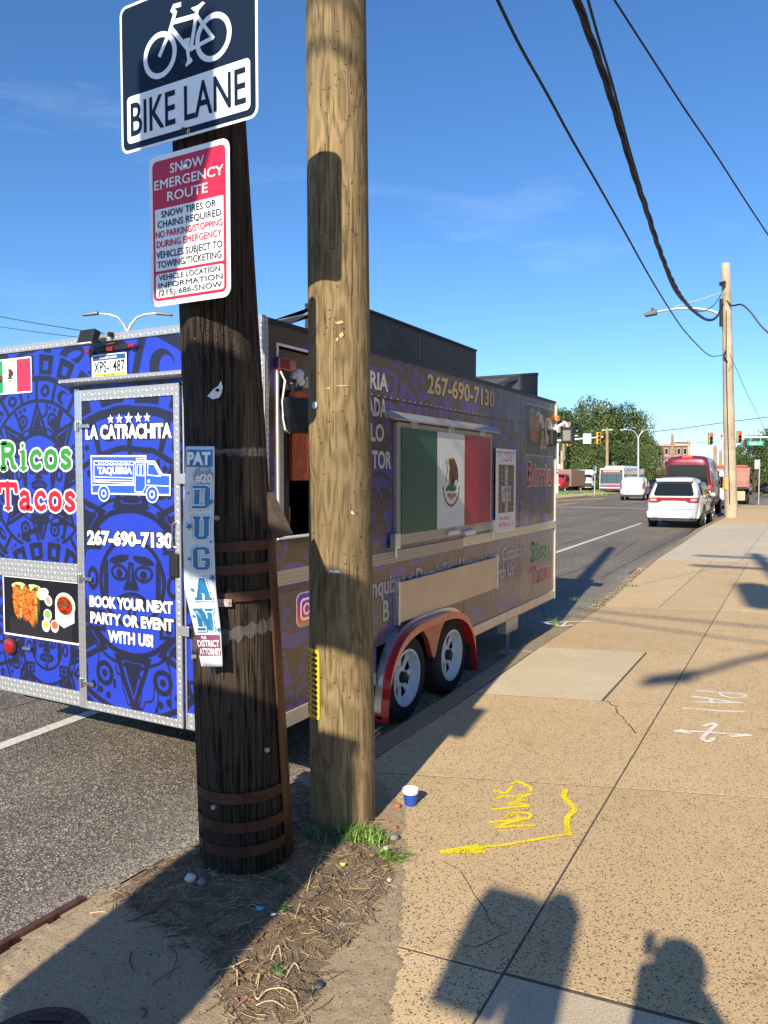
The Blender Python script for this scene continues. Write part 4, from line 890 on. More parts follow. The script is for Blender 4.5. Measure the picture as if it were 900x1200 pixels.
def st(body,u0,u1,v0,v1,m,bold=.003,base=.0012):
    a=N(u0,v0);b=N(u1,v1)
    for k,(du,dv) in enumerate(((0,0),(.0018,0),(.0009,.0010))): text(body,FSn,a[0]+du-.0009,b[0]+du-.0009,a[1]+dv,b[1]+dv,base+.0003*k,m,ss,bold=0)
st('SNOW',.28,.70,.865,.925,M['signwhite'],.01,.0006); st('EMERGENCY',.075,.93,.775,.835,M['signwhite'],.01,.0006); st('ROUTE',.24,.74,.685,.745,M['signwhite'],.01,.0006)
st('SNOW TIRES OR',.16,.84,.585,.628,M['signblack']); st('CHAINS REQUIRED',.11,.90,.520,.563,M['signblack']); st('NO PARKING/STOPPING',.085,.915,.455,.497,M['signred']); st('DURING EMERGENCY',.095,.905,.390,.432,M['signred']); st('VEHICLES SUBJECT TO',.09,.91,.318,.362,M['signblack']); st('TOWING/TICKETING',.10,.90,.253,.297,M['signblack'])
st('VEHICLE LOCATION',.12,.88,.170,.205,M['signblack']); st('INFORMATION',.11,.91,.118,.152,M['signblack'],.008); st('(215) 686-SNOW',.11,.90,.068,.103,M['signblack'],.008)
u,v=sn(217,195); MB().lathe(FSn(u,v,0),(0,-1,0),[(0,.014),(.004,.014),(.009,.007),(.009,0)],12).build('bolt',M['chrome'],ss,smooth=True)
# newer pole
RB=Vector((-1.925,3.078,-.05)); RTp=Vector((-1.968,3.045,9.5))
def RC(z): t=(z-RB.z)/(RTp.z-RB.z); return RB.lerp(RTp,t), .157+(.108-.157)*t
np_=thing('new_utility_pole','tall golden brown new wooden pole standing right of the dark pole stub','pole',(RB.x,RB.y,0))
polemesh(RB,RTp,.157,.108,seed=8,rough=.004,n=64,seg=120).build('pole_shaft',M['wood_new'],np_,smooth=True)
def onR(x,y,out=.004):
    d=ray(x,y); o=OV; z=1.5
    for _ in range(4):
        c,r=RC(z); ax,ay=o.x-c.x,o.y-c.y; A=d.x**2+d.y**2;Bq=2*(ax*d.x+ay*d.y);Cq=ax*ax+ay*ay-(r+out)**2; D=max(0,Bq*Bq-4*A*Cq); t=(-Bq-math.sqrt(D))/(2*A); z=(o+d*t).z
    return o+d*t
p=onR(369,475); nn=(p-RC(p.z)[0]).normalized()
MB().lathe(p,nn,[(.0,.018),(.004,.017),(.007,.004),(.007,0)],14).build('marker_disc',mat('pale_blue_tin',(.5,.6,.68),.5,.3,var=.2,vs=60),np_,smooth=True)
p=onR(412,602); mb=MB().add([p,p+RT*.014+Vector((0,0,-.004)),p+Vector((0,0,.014))],[(0,1,2)]); mb.build('paper_scrap',M['signwhite'],np_)
p=onR(391,671,.006); MB().add([p-RT*.028,p+RT*.03+Vector((0,0,-.003)),p+RT*.018+Vector((0,0,.012)),p+Vector((0,0,.008)),p-RT*.015+Vector((0,0,.014))],[(0,1,2,3,4)]).build('paper_scrap',mat('blue_grey_scrap',(.4,.5,.56),.6),np_)
for q in ((391,385),(403,385)): p=onR(*q,.001); MB().lathe(p,(p-RC(p.z)[0]).normalized(),[(-.004,.004),(.001,.004),(.001,0)],8).build('nail_hole',M['black'],np_)
mb=MB()
for k,(za,dz) in enumerate(((672,.0),(669,.012))):
    pts=[onR(356+i*8,za+ (i-5)*(1.2 if k else -.8)+1.5*math.sin(i*2),.006) for i in range(1,10)]; mb.tube(pts,.0014,5)
mb.build('tape_edge',M['tape'],np_)
mb=MB()
for _ in range(130):
    p=onR(random.uniform(364,432),random.uniform(20,940),.002); a=random.uniform(-1.6,1.6); v=RT*math.cos(a)*.006+Vector((0,0,math.sin(a)*.006)); mb.tube([p-v,p+v],.0012,4)
mb.build('staples',M['iron'],np_,kind='stuff')
M['splinter']=mat('raw_wood_splinter',(.55,.36,.17),.8,var=.3,vs=40)
for q,w,h in (((398,378),.022,.010),((400,393),.012,.016),((395,398),.008,.012),((402,452),.035,.004),((385,455),.02,.004)):
    p=onR(*q,.0015); MB().add([p-RT*w,p-RT*w*.2-Vector((0,0,h*.8)),p+RT*w*.9,p+RT*w*.3+Vector((0,0,h))],[(0,1,2,3)]).build('splinter_scar',M['splinter'],np_)
# yellow visibility grid on the left of the newer pole
def pR(th,z,out): c,r=RC(z); return (c.x+(r+out)*math.cos(th),c.y+(r+out)*math.sin(th),z)
z0,z1=onR(365,837).z,onR(365,763).z; a1=math.atan2(*( (onR(374,800)-RC(.8)[0]).yx )); a0=a1-R(78); mb=MB(); 
def arcbox(a,b,z0,z1,o0,o1,k=6):
    q=MB()
    for i in range(k+1):
        t=a+(b-a)*i/k; mb.v+= [pR(t,z0,o0),pR(t,z0,o1),pR(t,z1,o0),pR(t,z1,o1)]
    o=len(mb.v)-4*(k+1)
    for i in range(k): c=o+4*i; mb.f+=[(c+1,c+5,c+7,c+3),(c,c+4,c+5,c+1),(c+2,c+3,c+7,c+6)]
    mb.f+=[(o,o+1,o+3,o+2),(o+4*k,o+4*k+2,o+4*k+3,o+4*k+1)]
rows_=12; hz=(z1-z0)/rows_
for i in range(rows_+1): zz=z0+hz*i; arcbox(a0,a1,zz-.0045,zz+.0045,.001,.006)
for t in (a0,a0+(a1-a0)*.35,a0+(a1-a0)*.68,a1-.02): arcbox(t-.035,t+.035,z0,z1,.002,.0072,2)
arcbox(a0,a1,z0-.012,z0,.001,.007); arcbox(a0,a1,z1,z1+.014,.001,.007); mb.build('yellow_grid',M['yellowpl'],np_)
mb=MB(); arcbox(a0,a1,z0,z1,.0,.0012); mb.build('grid_backing',M['black'],np_)
# ------------------------------------------------------------------ the food trailer
TX0,TX1,TY0,TY1,TZ0,TZ1=-4.93,-2.578,3.33,8.80,.20,2.50
tr=thing('food_trailer','blue taqueria food trailer with a dark Aztec-style pattern behind the poles','trailer',((TX0+TX1)/2,TY0,ROADZ))
rear_img=wrap_image('rear_wrap',TX0,TX1,TZ0,TZ1,430,[(-3.9,1.15,1.42),(-4.434,1.65,.62),(-4.39,.50,.56)],21)
door_img=wrap_image('door_wrap',-4.0,-3.15,.17,2.2,430,[(-3.57,1.0,1.02)],31)
side_img=wrap_image('side_wrap',TY0,TY1,TZ0,TZ1,260,[(4.6,1.4,1.0),(6.0,.95,.95),(7.3,1.6,.9),(8.4,.9,.8),(6.2,2.5,.8),(3.6,.9,.6)],41,blue=(.13,.13,.56),dark=(.06,.05,.065))  # side print darker than the rear: its shade is put into the colour
M['rearwrap']=imgmat('blue_vinyl_wrap',rear_img,.42,0,coat=.25); M['doorwrap']=imgmat('blue_door_wrap',door_img,.42,0,coat=.25); M['sidewrap']=imgmat('shaded_dusty_side_wrap',side_img,.33,.22,(.36,.24,.12),coat=.6)  # side wrap: brown reflected glare painted in together with the dust
def uvpanel(F,u0,u1,v0,v1,n0,n1,m,name,parent,uvf,bevel=0):
    mb=MB().fbox(F,u0,u1,v0,v1,n0,n1); mb.uv=uvf; return mb.build(name,m,parent,bevel=bevel)
def uvr(u0,u1,v0,v1,ax): return lambda c:((c[ax]-u0)/(u1-u0),(c[2]-v0)/(v1-v0))
MB().box(TX0+.02,TX1-.03,TY0+.03,TY1-.02,TZ0+.02,TZ1-.03).build('body',M['grey'],tr)
ru=uvr(TX0,TX1,TZ0,TZ1,0); su=uvr(TY0,TY1,TZ0,TZ1,1)
uvpanel(FR,TX0+.01,TX1-.01,TZ0+.01,TZ1-.02,-.03,0,M['rearwrap'],'rear_panel',tr,ru)
ydo0,ydo1=3.45,4.30; zdo0,zdo1=1.30,2.37
# side skin with the doorway left open
sp=MB(); 
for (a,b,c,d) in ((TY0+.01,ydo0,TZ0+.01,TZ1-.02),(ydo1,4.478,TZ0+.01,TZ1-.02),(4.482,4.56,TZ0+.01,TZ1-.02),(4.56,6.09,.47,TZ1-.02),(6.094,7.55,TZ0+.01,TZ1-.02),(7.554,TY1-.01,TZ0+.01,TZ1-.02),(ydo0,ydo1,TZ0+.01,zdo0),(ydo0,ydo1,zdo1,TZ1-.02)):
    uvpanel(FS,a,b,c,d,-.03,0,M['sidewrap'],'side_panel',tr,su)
MB().box(TX0+.0,TX1-.005,TY0+.005,TY1-.005,TZ1-.03,TZ1-.018).build('roof_sheet',M['alu'],tr)
# mirrored kerb-side details -------------------------------------------------- rear face trims
def trimR(u0,u1,v0,v1,n0=0,n1=.012,name='trim',m='plate',parent=None): return MB().fbox(FR,u0,u1,v0,v1,n0,n1).build(name,M[m],parent or tr,bevel=.003)
trimR(TX0,TX1,TZ1-.035,TZ1+.012,-.03,.010,'top_rail')
trimR(TX0,-4.06,.965,1.085,0,.010,'mid_rail'); trimR(TX0,-4.06,.165,.262,-.03,.010,'bottom_rail'); trimR(-3.145,TX1,.165,.262,-.03,.010,'bottom_rail')
trimR(TX0-.01,TX0+.03,.16,TZ1-.035,-.03,.012,'corner_post'); trimR(TX1-.045,TX1+.004,.16,TZ1-.035,-.03,.014,'corner_post')
MB().fbox(FS,TY0-.004,TY0+.035,.16,TZ1-.0,-.03,.008).build('corner_post',M['plate'],tr,bevel=.003)
trimR(-4.055,-4.012,.165,2.19,0,.018,'door_jamb','alu'); trimR(-3.158,-3.146,.165,2.19,0,.012,'door_jamb','alu')
# door
dr_=MB().fbox(FR,-4.008,-3.162,.172,2.178,.002,.022); dr_.uv=uvr(-4.0,-3.15,.17,2.2,0); door=dr_.build('rear_door',M['doorwrap'],tr,bevel=.002); door['label']='narrow rear door with phone number and little truck drawing'
def trimD(u0,u1,v0,v1,n0=.022,n1=.032,name='door_frame',m='plate'): return MB().fbox(FR,u0,u1,v0,v1,n0,n1).build(name,M[m],door,bevel=.002)
trimD(-4.008,-3.975,.172,2.178,name='door_frame',m='alu'); trimD(-3.205,-3.162,.172,2.178); trimD(-3.975,-3.205,2.110,2.178); trimD(-3.975,-3.205,.172,.222)
for z in (1.955,1.00,.335):
    h=MB().fbox(FR,-4.045,-3.985,z-.028,z+.028,.018,.034).fbox(FR,-3.99,-3.90,z-.012,z+.012,.033,.045); h.tube([FR(-4.012,z-.032,.042),FR(-4.012,z+.032,.042)],.011,8); h.build('hinge',M['chrome'],door,bevel=.003)
MB().fbox(FR,-3.24,-3.17,1.06,1.20,.032,.050).build('door_latch',M['darkmetal'],door,bevel=.006)
MB().tube([FR(-3.20,1.38,.034),FR(-3.20,1.37,.06),FR(-3.20,1.24,.06),FR(-3.20,1.23,.034)],.008,8).build('door_handle',M['chrome'],door,smooth=True)
for z in (1.63,.75): MB().fbox(FR,-3.185,-3.10,z-.03,z+.03,.032,.040).build('latch_plate',M['alu'],door,bevel=.003)
D0=.0235
M['shadowblk']=M['black']
text('LA CATRACHITA',FR,-3.945,-3.232,1.878,1.955,D0,M['white'],door,.05,.095,M['black'],skew=-.01)
text('267-690-7130',FR,-3.945,-3.235,1.222,1.300,D0,M['white'],door,.05,.095,M['black'],skew=.012)
text('BOOK YOUR NEXT',FR,-3.935,-3.240,.830,.893,D0,M['white'],door,.05,.09,M['black'],skew=.02)
text('PARTY OR EVENT',FR,-3.930,-3.235,.727,.790,D0,M['white'],door,.05,.09,M['black'],skew=.02)
text('WITH US!',FR,-3.775,-3.400,.622,.688,D0,M['white'],door,.05,.09,M['black'],skew=.02)
for i,x in enumerate((-3.724,-3.65,-3.570,-3.490,-3.418)):
    r=(.030,.033,.038,.033,.030)[i]; poly2(FR,star(x,1.990,r+.008),D0,'star_outline',M['black'],door,.001); poly2(FR,star(x,1.990,r),D0+.0012,'star',M['white'],door,.001)
# little truck drawing
M['truckblue']=mat('bright_blue_vinyl',(.025,.10,.62),.4)
def tq(x,y): p=B(90+x/5.214,430+y/5.214); return p.x,p.z
body=[tq(*q) for q in ((108,545),(440,545),(440,578),(495,578),(540,658),(590,662),(588,782),(112,772))]
poly2(FR,body,D0,'truck_fill',M['truckblue'],door,.001)
mb=MB(); wl=.0085
stroke(mb,FR,body,wl*1.2,D0+.001,.0008,True)
for i,p in enumerate([[(126,575),(368,578),(366,710),(126,702),(126,575)],[(112,720),(375,722)],[(380,582),(376,762),(425,764),(440,735),(440,585),(380,582)],[(390,595),(388,662),(405,664),(406,596),(390,595)],[(415,596),(413,664),(432,664),(432,596),(415,596)],[(455,592),(453,660),(532,668),(492,594),(455,592)],[(385,560),(385,572),(438,573),(438,560),(385,560)],[(440,722),(585,728)],[(130,672),(368,678)],[(130,690),(368,695)]]): stroke(mb,FR,[tq(*q) for q in p],wl*.7,D0+.0022+.0003*(i%3),.0006)
for k in range(8):
    c=tq(148+29*k,584); stroke(mb,FR,[(c[0]-.037+.074*(.5+.5*math.cos(a)) ,c[1]-.022*math.sin(a)+.006) for a in [math.pi*j/6 for j in range(7)]][::1],wl*.6,D0+.003,.0006)
mb.build('truck_lines',M['white'],door)
for x,y in ((187,772),(482,778)):
    c=tq(x,y)
    for r,m,n in ((.052,'white',.0035),(.044,'truckblue',.0042),(.024,'white',.0049),(.014,'truckblue',.0056)): poly2(FR,circ(*c,r),D0+n,'truck_wheel',M[m],door,.0006)
c=tq(461,698); poly2(FR,circ(*c,.010),D0+.0035,'truck_lamp',M['white'],door,.0006)
a=tq(150,652);b=tq(355,655); text('TAQUERIA',FR,a[0],b[0],a[1],a[1]+.038,D0+.0012,M['white'],door,.055)
# drip rail over the door
MB().hexa([FR(-4.10,2.205,0),FR(-3.08,2.200,0),FR(-3.08,2.215,.10),FR(-4.10,2.220,.10),FR(-4.10,2.262,0),FR(-3.08,2.252,0),FR(-3.08,2.238,.10),FR(-4.10,2.240,.10)]).build('drip_rail',M['plate'],tr,bevel=.004)
# slab-serif words
def slabword(F,words,u0,u1,v0,v1,n,m,om,parent,xh=.72):
    """words: letters drawn as strokes in a 1-high em; slab serifs added"""
    GL={ 'R':(.74,[[(.16,0),(.16,1)],[(.16,.92),(.42,.92),(.54,.84),(.56,.72),(.50,.60),(.38,.53),(.16,.53)],[(.40,.52),(.50,.38),(.54,.12),(.64,.06)]],[(0,.34,0),(0,.34,1),(.52,.74,0)]),
     'T':(.76,[[(.38,0),(.38,1)],[(.04,.92),(.72,.92)],[(.06,.92),(.03,.66)],[(.70,.92),(.73,.66)]],[(.20,.56,0)]),
     'B':(.72,[[(.16,0),(.16,1)],[(.16,.92),(.42,.92),(.54,.82),(.50,.62),(.38,.53),(.16,.53)],[(.38,.53),(.56,.42),(.58,.2),(.44,.08),(.16,.08)]],[(0,.30,0),(0,.30,1)]),
     'i':(.38,[[(.19,0),(.19,.66)]],[(.02,.37,0),(.02,.20,.68)]),
     'r':(.50,[[(.17,0),(.17,.66)],[(.17,.50),(.28,.64),(.42,.62)]],[(0,.36,0),(0,.17,.68)]),
     'c':(.52,[[(.44,.50),(.34,.64),(.20,.60),(.11,.45),(.10,.30),(.16,.12),(.28,.05),(.44,.14)]],[]),
     'o':(.56,[[(.28,.64),(.14,.56),(.09,.35),(.14,.12),(.28,.05),(.42,.12),(.47,.35),(.42,.56),(.28,.64)]],[]),
     's':(.48,[[(.38,.52),(.28,.64),(.14,.60),(.12,.46),(.24,.37),(.36,.27),(.36,.12),(.22,.05),(.09,.16)]],[]),
     'a':(.58,[[(.12,.54),(.24,.65),(.38,.58),(.40,.42),(.40,.08),(.54,.05)],[(.40,.38),(.20,.34),(.10,.22),(.14,.08),(.26,.05),(.40,.16)]],[])}
    tot=sum(GL[c][0] for c in words)+.03*(len(words)-1); sx=(u1-u0)/tot; sz=(v1-v0)
    for extra,mm,dn in ((.125,om,0),(0,m,.0014)):
        mb=MB(); x=0
        for c in words:
            w,sts,ser=GL[c]; wd=.20 if c in 'acos' else .22
            k=0
            def seg(pts,wid):
                nonlocal k
                for i in range(len(pts)-1):
                    (a,b),(c2,d)=pts[i],pts[i+1]; A=Vector(((x+a)*sx,b*sz)); Bv=Vector(((x+c2)*sx,d*sz)); t=(Bv-A).normalized(); nn=Vector((-t.y,t.x)); W=wid*sz/2+extra*sz*.55; e=W*.45
                    P=[A-t*e+nn*W*.8,A-t*(e+W*.25),A-t*e-nn*W*.8,A-nn*W,Bv-nn*W,Bv+t*e-nn*W*.8,Bv+t*(e+W*.25),Bv+t*e+nn*W*.8,Bv+nn*W,A+nn*W]; off=(k%5)*.00022; k+=1
                    mb.prism(F,[(u0+p.x,v0+p.y) for p in P],n+dn+off,n+dn+off+.0006)
            for s_ in sts: seg(s_,wd)
            for a,b,y in ser:
                yy=y-.045 if y>0 else y+.045
                seg([(a+.04,yy),(b-.04,yy)],.09)
            if c=='i': mb.prism(F,circ(u0+(x+.18)*sx,v0+.86*sz,.085*sz+extra*sz*.55,14,.09*sz+extra*sz*.5),n+dn+.0013,n+dn+.0019)
            x+=w+.03
            mb.build('slab_letter' if mm is m else 'slab_letter_outline',mm,parent); mb=MB()
slabword(FR,'Ricos',-4.835,-4.100,1.690,1.872,.001,M['green'],M['white'],tr)
slabword(FR,'Tacos',-4.850,-4.070,1.420,1.600,.001,M['red'],M['white'],tr)
# flag sticker, food photograph, lights, number plate
EMB=imgmat('eagle_emblem_print',emblem_image('emblem',(.92,.93,.93)),.45); EMB2=imgmat('eagle_emblem_print_large',emblem_image('emblem_large',(.805,.82,.82)),.45)
f0,f1,g0,g1=-4.925,-4.480,2.195,2.430
fs=MB().prism(FR,rect(f0,f1,g0,g1,.01),0,.002).build('flag_sticker',M['white'],tr)
w=(f1-f0-.02)/3; poly2(FR,rect(f0+.008,f0+.008+w,g0+.01,g1-.01),.002,'green_field',mat('flag_green',(.02,.28,.12),.45),fs,.001); poly2(FR,rect(f1-.008-w,f1-.008,g0+.01,g1-.01),.002,'red_field',mat('flag_red',(.78,.03,.08),.45),fs,.001)
q=MB().fbox(FR,f0+.018+w,f1-.018-w,g0+.055,g0+.18,.002,.003); q.uv=uvr(f0+.018+w,f1-.018-w,g0+.055,g0+.18,0); q.build('emblem',EMB,fs)
fr=MB().fbox(FR,-4.825,-4.052,.560,.972,0,.004).build('food_picture',M['white'],tr)
q=MB().fbox(FR,-4.812,-4.065,.573,.959,.004,.006); q.uv=uvr(-4.812,-4.065,.573,.959,0); q.build('photo_print',imgmat('taco_photo',food_image('food'),.3,coat=.3),fr)
def lampR(u,v,n,r,parent=tr,name='marker_light',m='redlens'): return MB().lathe(FR(u,v,n),(0,-1,0),[(0,r*1.15),(.012,r*1.15),(.012,r),(.03,r*.85),(.036,r*.4),(.037,0)],20).build(name,M[m],parent,smooth=True)
tl=MB().lathe(FR(-4.757,.485,0),(0,-1,0),[(0,.068),(.012,.066),(.014,.055)],24).build('tail_light',M['darkmetal'],tr,smooth=True); MB().lathe(FR(-4.757,.485,.012),(0,-1,0),[(0,.055),(.012,.050),(.02,.03),(.022,0)],20).build('lens',M['redlens'],tl,smooth=True)
MB().fbox(FR,-4.825,-4.78,2.285,2.325,.002,.025).build('marker_light',M['redlens'],tr,bevel=.008)
MB().fbox(FR,-4.60,-4.52,.475,.50,0,.02).tube([FR(-4.60,.487,.02),FR(-4.52,.487,.02)],.012,8).build('tie_down_ring',M['chrome'],tr)
# plate light bar with three red lamps
MB().fbox(FR,-3.87,-3.56,2.405,2.437,0,.02).build('lamp_bar',M['darkmetal'],tr,bevel=.004)
for u,z in ((-3.905,2.412),(-3.715,2.415),(-3.530,2.42)): MB().fbox(FR,u-.024,u+.024,z-.014,z+.014,.02,.04).build('marker_light',M['redlens'],tr,bevel=.008)
pl=MB().prism(FR,rect(-3.892,-3.592,2.236,2.388,.012),.012,.015).build('number_plate',M['white'],tr)
poly2(FR,rect(-3.884,-3.600,2.352,2.382,.004),.015,'blue_strip',mat('plate_blue',(.02,.08,.25),.4),pl,.001); poly2(FR,rect(-3.884,-3.600,2.242,2.272,.004),.015,'yellow_strip',mat('plate_yellow',(.85,.62,.05),.4),pl,.001)
text('PENNSYLVANIA',FR,-3.82,-3.67,2.360,2.374,.0162,M['white'],pl,.02); text('XPS-1487',FR,-3.872,-3.608,2.280,2.345,.0155,M['navy'],pl,.012); text('TRAILER',FR,-3.80,-3.69,2.250,2.264,.0162,M['navy'],pl,.02)
# flood light on the top rail
fl=MB().hexa([FR(-3.875,2.430,.10),FR(-3.745,2.430,.10),FR(-3.745,2.446,.14),FR(-3.875,2.446,.14),FR(-3.890,2.515,.05),FR(-3.76,2.515,.05),FR(-3.76,2.530,.10),FR(-3.890,2.530,.10)]).build('flood_light',M['darkmetal'],tr,bevel=.005)
fl['label']='black work light above the rear door'
MB().hexa([FR(-3.866,2.434,.128),FR(-3.754,2.434,.128),FR(-3.754,2.438,.139),FR(-3.866,2.438,.139),FR(-3.878,2.512,.092),FR(-3.772,2.512,.092),FR(-3.772,2.516,.104),FR(-3.878,2.516,.104)]).build('lens',mat('frosted_glass',(.75,.76,.78),.15,spec=.8),fl)
MB().tube([FR(-3.78,2.46,.08),FR(-3.74,2.44,.03),FR(-3.70,2.45,0)],.009,8).tube([FR(-3.71,2.50,0),FR(-3.71,2.50,.04)],.015,8).build('bracket',M['darkmetal'],fl)
# ------------------------------------------------------------------ kerb side of the trailer
def trimS(u0,u1,v0,v1,n0=0,n1=.010,name='trim',m='aluw',parent=None): return MB().fbox(FS,u0,u1,v0,v1,n0,n1).build(name,M[m],parent or tr,bevel=.003)
M['plateS']=plate_mat('worn_diamond_plate',(.62,.57,.50),22,.42,.6)
trimS(TY0+.03,6.05,1.030,1.115,0,.012,'mid_rail','plateS'); trimS(6.054,TY1,1.040,1.125,0,.013,'mid_rail','aluw')
trimS(TY0+.03,4.53,.212,.300,-.03,.012,'bottom_rail','aluw'); trimS(6.12,TY1,.222,.310,-.03,.012,'bottom_rail','aluw'); trimS(TY1-.03,TY1+.006,.21,TZ1-.01,-.03,.014,'corner_post','aluw'); trimS(TY0+.03,TY1,TZ1-.028,TZ1+.004,-.03,.006,'top_rail','darkmetal')
# rivet seam
trimS(4.45,TY1-.03,2.176,2.181,0,.002,'seam','darkmetal')
mb=MB(); 
for i in range(46): u=4.5+i*.093; mb.lathe(FS(u,2.192,.001),(1,0,0),[(0,.006),(.003,.004),(.003,0)],6)
mb.build('rivets',M['grey'],tr,kind='stuff')
# doorway
MB().box(TX1-.75,TX1-.035,ydo0+.0,ydo1,zdo0,zdo1).v
inn=MB().add([FS(ydo0,zdo0,-.7),FS(ydo1,zdo0,-.7),FS(ydo1,zdo1,-.7),FS(ydo0,zdo1,-.7),FS(ydo0,zdo0,-.02),FS(ydo1,zdo0,-.02),FS(ydo1,zdo1,-.02),FS(ydo0,zdo1,-.02)],[(0,1,2,3),(0,4,5,1),(1,5,6,2),(2,6,7,3),(3,7,4,0)])
bodyobj=[o for o in tr.children if o.name.startswith('body')][0]
me=bodyobj.data; bpy.data.objects.remove(bodyobj); bd=MB()
bd.box(TX0+.02,TX1-.72,TY0+.03,TY1-.02,TZ0+.02,TZ1-.03).box(TX1-.715,TX1-.03,TY0+.03,ydo0,TZ0+.02,TZ1-.03).box(TX1-.715,TX1-.03,ydo1,4.50,TZ0+.02,TZ1-.03).box(TX1-.715,TX1-.03,4.50,6.25,.56,TZ1-.03).box(TX1-.715,TX1-.03,6.25,TY1-.02,TZ0+.02,TZ1-.03).box(TX1-.715,TX1-.03,ydo0,ydo1,TZ0+.02,zdo0).build('body',M['grey'],tr)
inn.build('doorway_lining',mat('brown_steel_lining',(.10,.075,.06),.35,.5,var=.4,vs=3),tr)
for a in ((ydo0-.01,ydo0+.008,zdo0-.01,zdo1+.01),(ydo1-.008,ydo1+.01,zdo0-.01,zdo1+.01)): trimS(*a,0,.008,'doorway_frame','white')
trimS(ydo0+.008,ydo1-.008,zdo1-.006,zdo1+.01,0,.008,'doorway_frame','white'); trimS(ydo0+.008,ydo1-.008,zdo0-.01,zdo0+.006,0,.008,'doorway_frame','white')
MB().fbox(FS,ydo0+.012,ydo0+.085,zdo0+.01,2.02,-.10,-.02).build('steel_strip',M['alu'],tr,bevel=.003)
MB().fbox(FS,ydo0+.10,ydo0+.19,zdo0+.01,1.9,-.16,-.06).build('door_edge',M['black'],tr,bevel=.003)
MB().fbox(FS,ydo0+.195,ydo0+.60,1.62,2.16,-.14,-.04).build('orange_board',mat('orange_red_board',(.48,.10,.03),.6,var=.4,vs=25),tr,bevel=.003)
MB().fbox(FS,ydo0+.012,ydo1-.01,2.14,2.36,-.12,-.03).build('header_board',mat('tan_board',(.16,.12,.09),.6,var=.2,vs=6),tr,bevel=.003)
for i,(a,b,c,d) in enumerate(((3.60,3.66,1.31,1.50),(3.68,3.72,1.31,1.46))): MB().tube([FS(a,c,-.10),FS(b,d,-.12)],.008,6).build('utensil',M['amberlens'] if i else M['chrome'],tr)
# marker light, black flood light and loose wire by the doorway
MB().fbox(FS,3.42,3.545,2.225,2.300,.008,.045).build('marker_light',M['redlens'],tr,bevel=.012)
MB().fbox(FS,3.505,3.56,2.235,2.29,.012,.055).build('amber_cap',mat('salmon_lens',(.6,.18,.10),.3),tr,bevel=.012)
k=MB().hexa([FS(3.46,1.885,.03),FS(3.60,1.885,.06),FS(3.60,1.885,.16),FS(3.46,1.885,.13),FS(3.43,2.075,.03),FS(3.62,2.085,.05),FS(3.62,2.085,.12),FS(3.43,2.075,.10)]).build('flood_light',M['darkmetal'],tr,bevel=.005); k['label']='black work light hanging by the side doorway'
MB().tube([FS(3.5,2.08,.06),FS(3.54,2.16,.05),FS(3.60,2.20,.02)],.012,8).fbox(FS,3.52,3.62,2.13,2.16,.0,.05).build('bracket',M['darkmetal'],k)
MB().tube([FS(3.44,2.22,.03),FS(3.455,2.17,.05),FS(3.43,2.05,.05),FS(3.42,1.97,.06),FS(3.44,1.90,.06),FS(3.48,1.885,.06)],.006,6).build('wire',M['signwhite'],k,smooth=True)
mb=MB()
for _ in range(16): mb.lathe2(FS(random.uniform(3.53,3.72),random.uniform(2.14,2.24),random.uniform(.01,.05)),random.uniform(.012,.03),random.uniform(.012,.03),random.uniform(.01,.028),7,5)
mb.build('crumpled_bag',M['signwhite'],k,smooth=True)
# serving window: flag shutter, frame, awning drip, latches
wy0,wy1,wz0,wz1=4.805,6.655,1.150,2.030
sh=MB().fbox(FS,wy0,wy1,wz0,wz1,0,.035).build('window_shutter',M['plateS'],tr,bevel=.004); sh['label']='serving shutter painted as a green white and red flag'
fy0,fy1,fz0,fz1=4.853,6.610,1.228,1.990; d1,d2=5.454,5.998
for a,b,m in ((fy0,d1,mat('painted_green_panel',(.018,.085,.055),.35,coat=.4,var=.1,vs=3)),(d1,d2,mat('painted_white_panel',(.62,.64,.64),.35,coat=.3,var=.05,vs=3)),(d2,fy1,mat('painted_red_panel',(.33,.012,.035),.35,coat=.4,var=.1,vs=3))): MB().fbox(FS,a+.001,b-.001,fz0,fz1,.035,.042).build('flag_panel',m,sh)
q=MB().fbox(FS,5.51,5.94,1.36,1.84,.042,.0424); q.uv=uvr(5.51,5.94,1.36,1.84,1); q.build('emblem',EMB2,sh)
MB().hexa([FS(4.69,2.055,0),FS(6.79,2.055,0),FS(6.79,2.035,.065),FS(4.69,2.035,.065),FS(4.69,2.105,0),FS(6.79,2.105,0),FS(6.79,2.050,.065),FS(4.69,2.050,.065)]).build('drip_rail',M['plateS'],tr,bevel=.004)
for u in (5.05,5.72,6.40): MB().fbox(FS,u-.05,u+.05,1.995,2.045,.035,.050).build('hinge',M['chrome'],sh,bevel=.003)
MB().fbox(FS,5.63,5.87,1.165,1.185,.035,.060).tube([FS(5.65,1.19,.05),FS(5.85,1.19,.05)],.016,8).build('latch',M['chrome'],sh,bevel=.003)
MB().fbox(FS,5.98,6.20,1.140,1.185,.02,.07).build('latch_block',M['alu'],sh,bevel=.01)
for u in (4.78,6.70): MB().fbox(FS,u-.05,u+.03,1.13,1.24,.012,.06).tube([FS(u-.01,1.06,.04),FS(u-.01,1.24,.04)],.012,6).build('shutter_catch',M['alu'],sh,bevel=.004)
mn=MB().fbox(FS,6.805,7.355,1.106,1.902,.014,.020).build('menu_board',M['white'],tr,bevel=.002)
q=MB().fbox(FS,6.82,7.34,1.12,1.89,.020,.0215); q.uv=uvr(6.82,7.34,1.12,1.89,1); q.build('menu_print',imgmat('menu_collage',menu_image('menu'),.5),mn)
fp=MB().fbox(FS,7.70,8.675,1.855,2.404,0,.003).build('food_picture',mat('dull_white_vinyl',(.35,.33,.32),.5),tr)
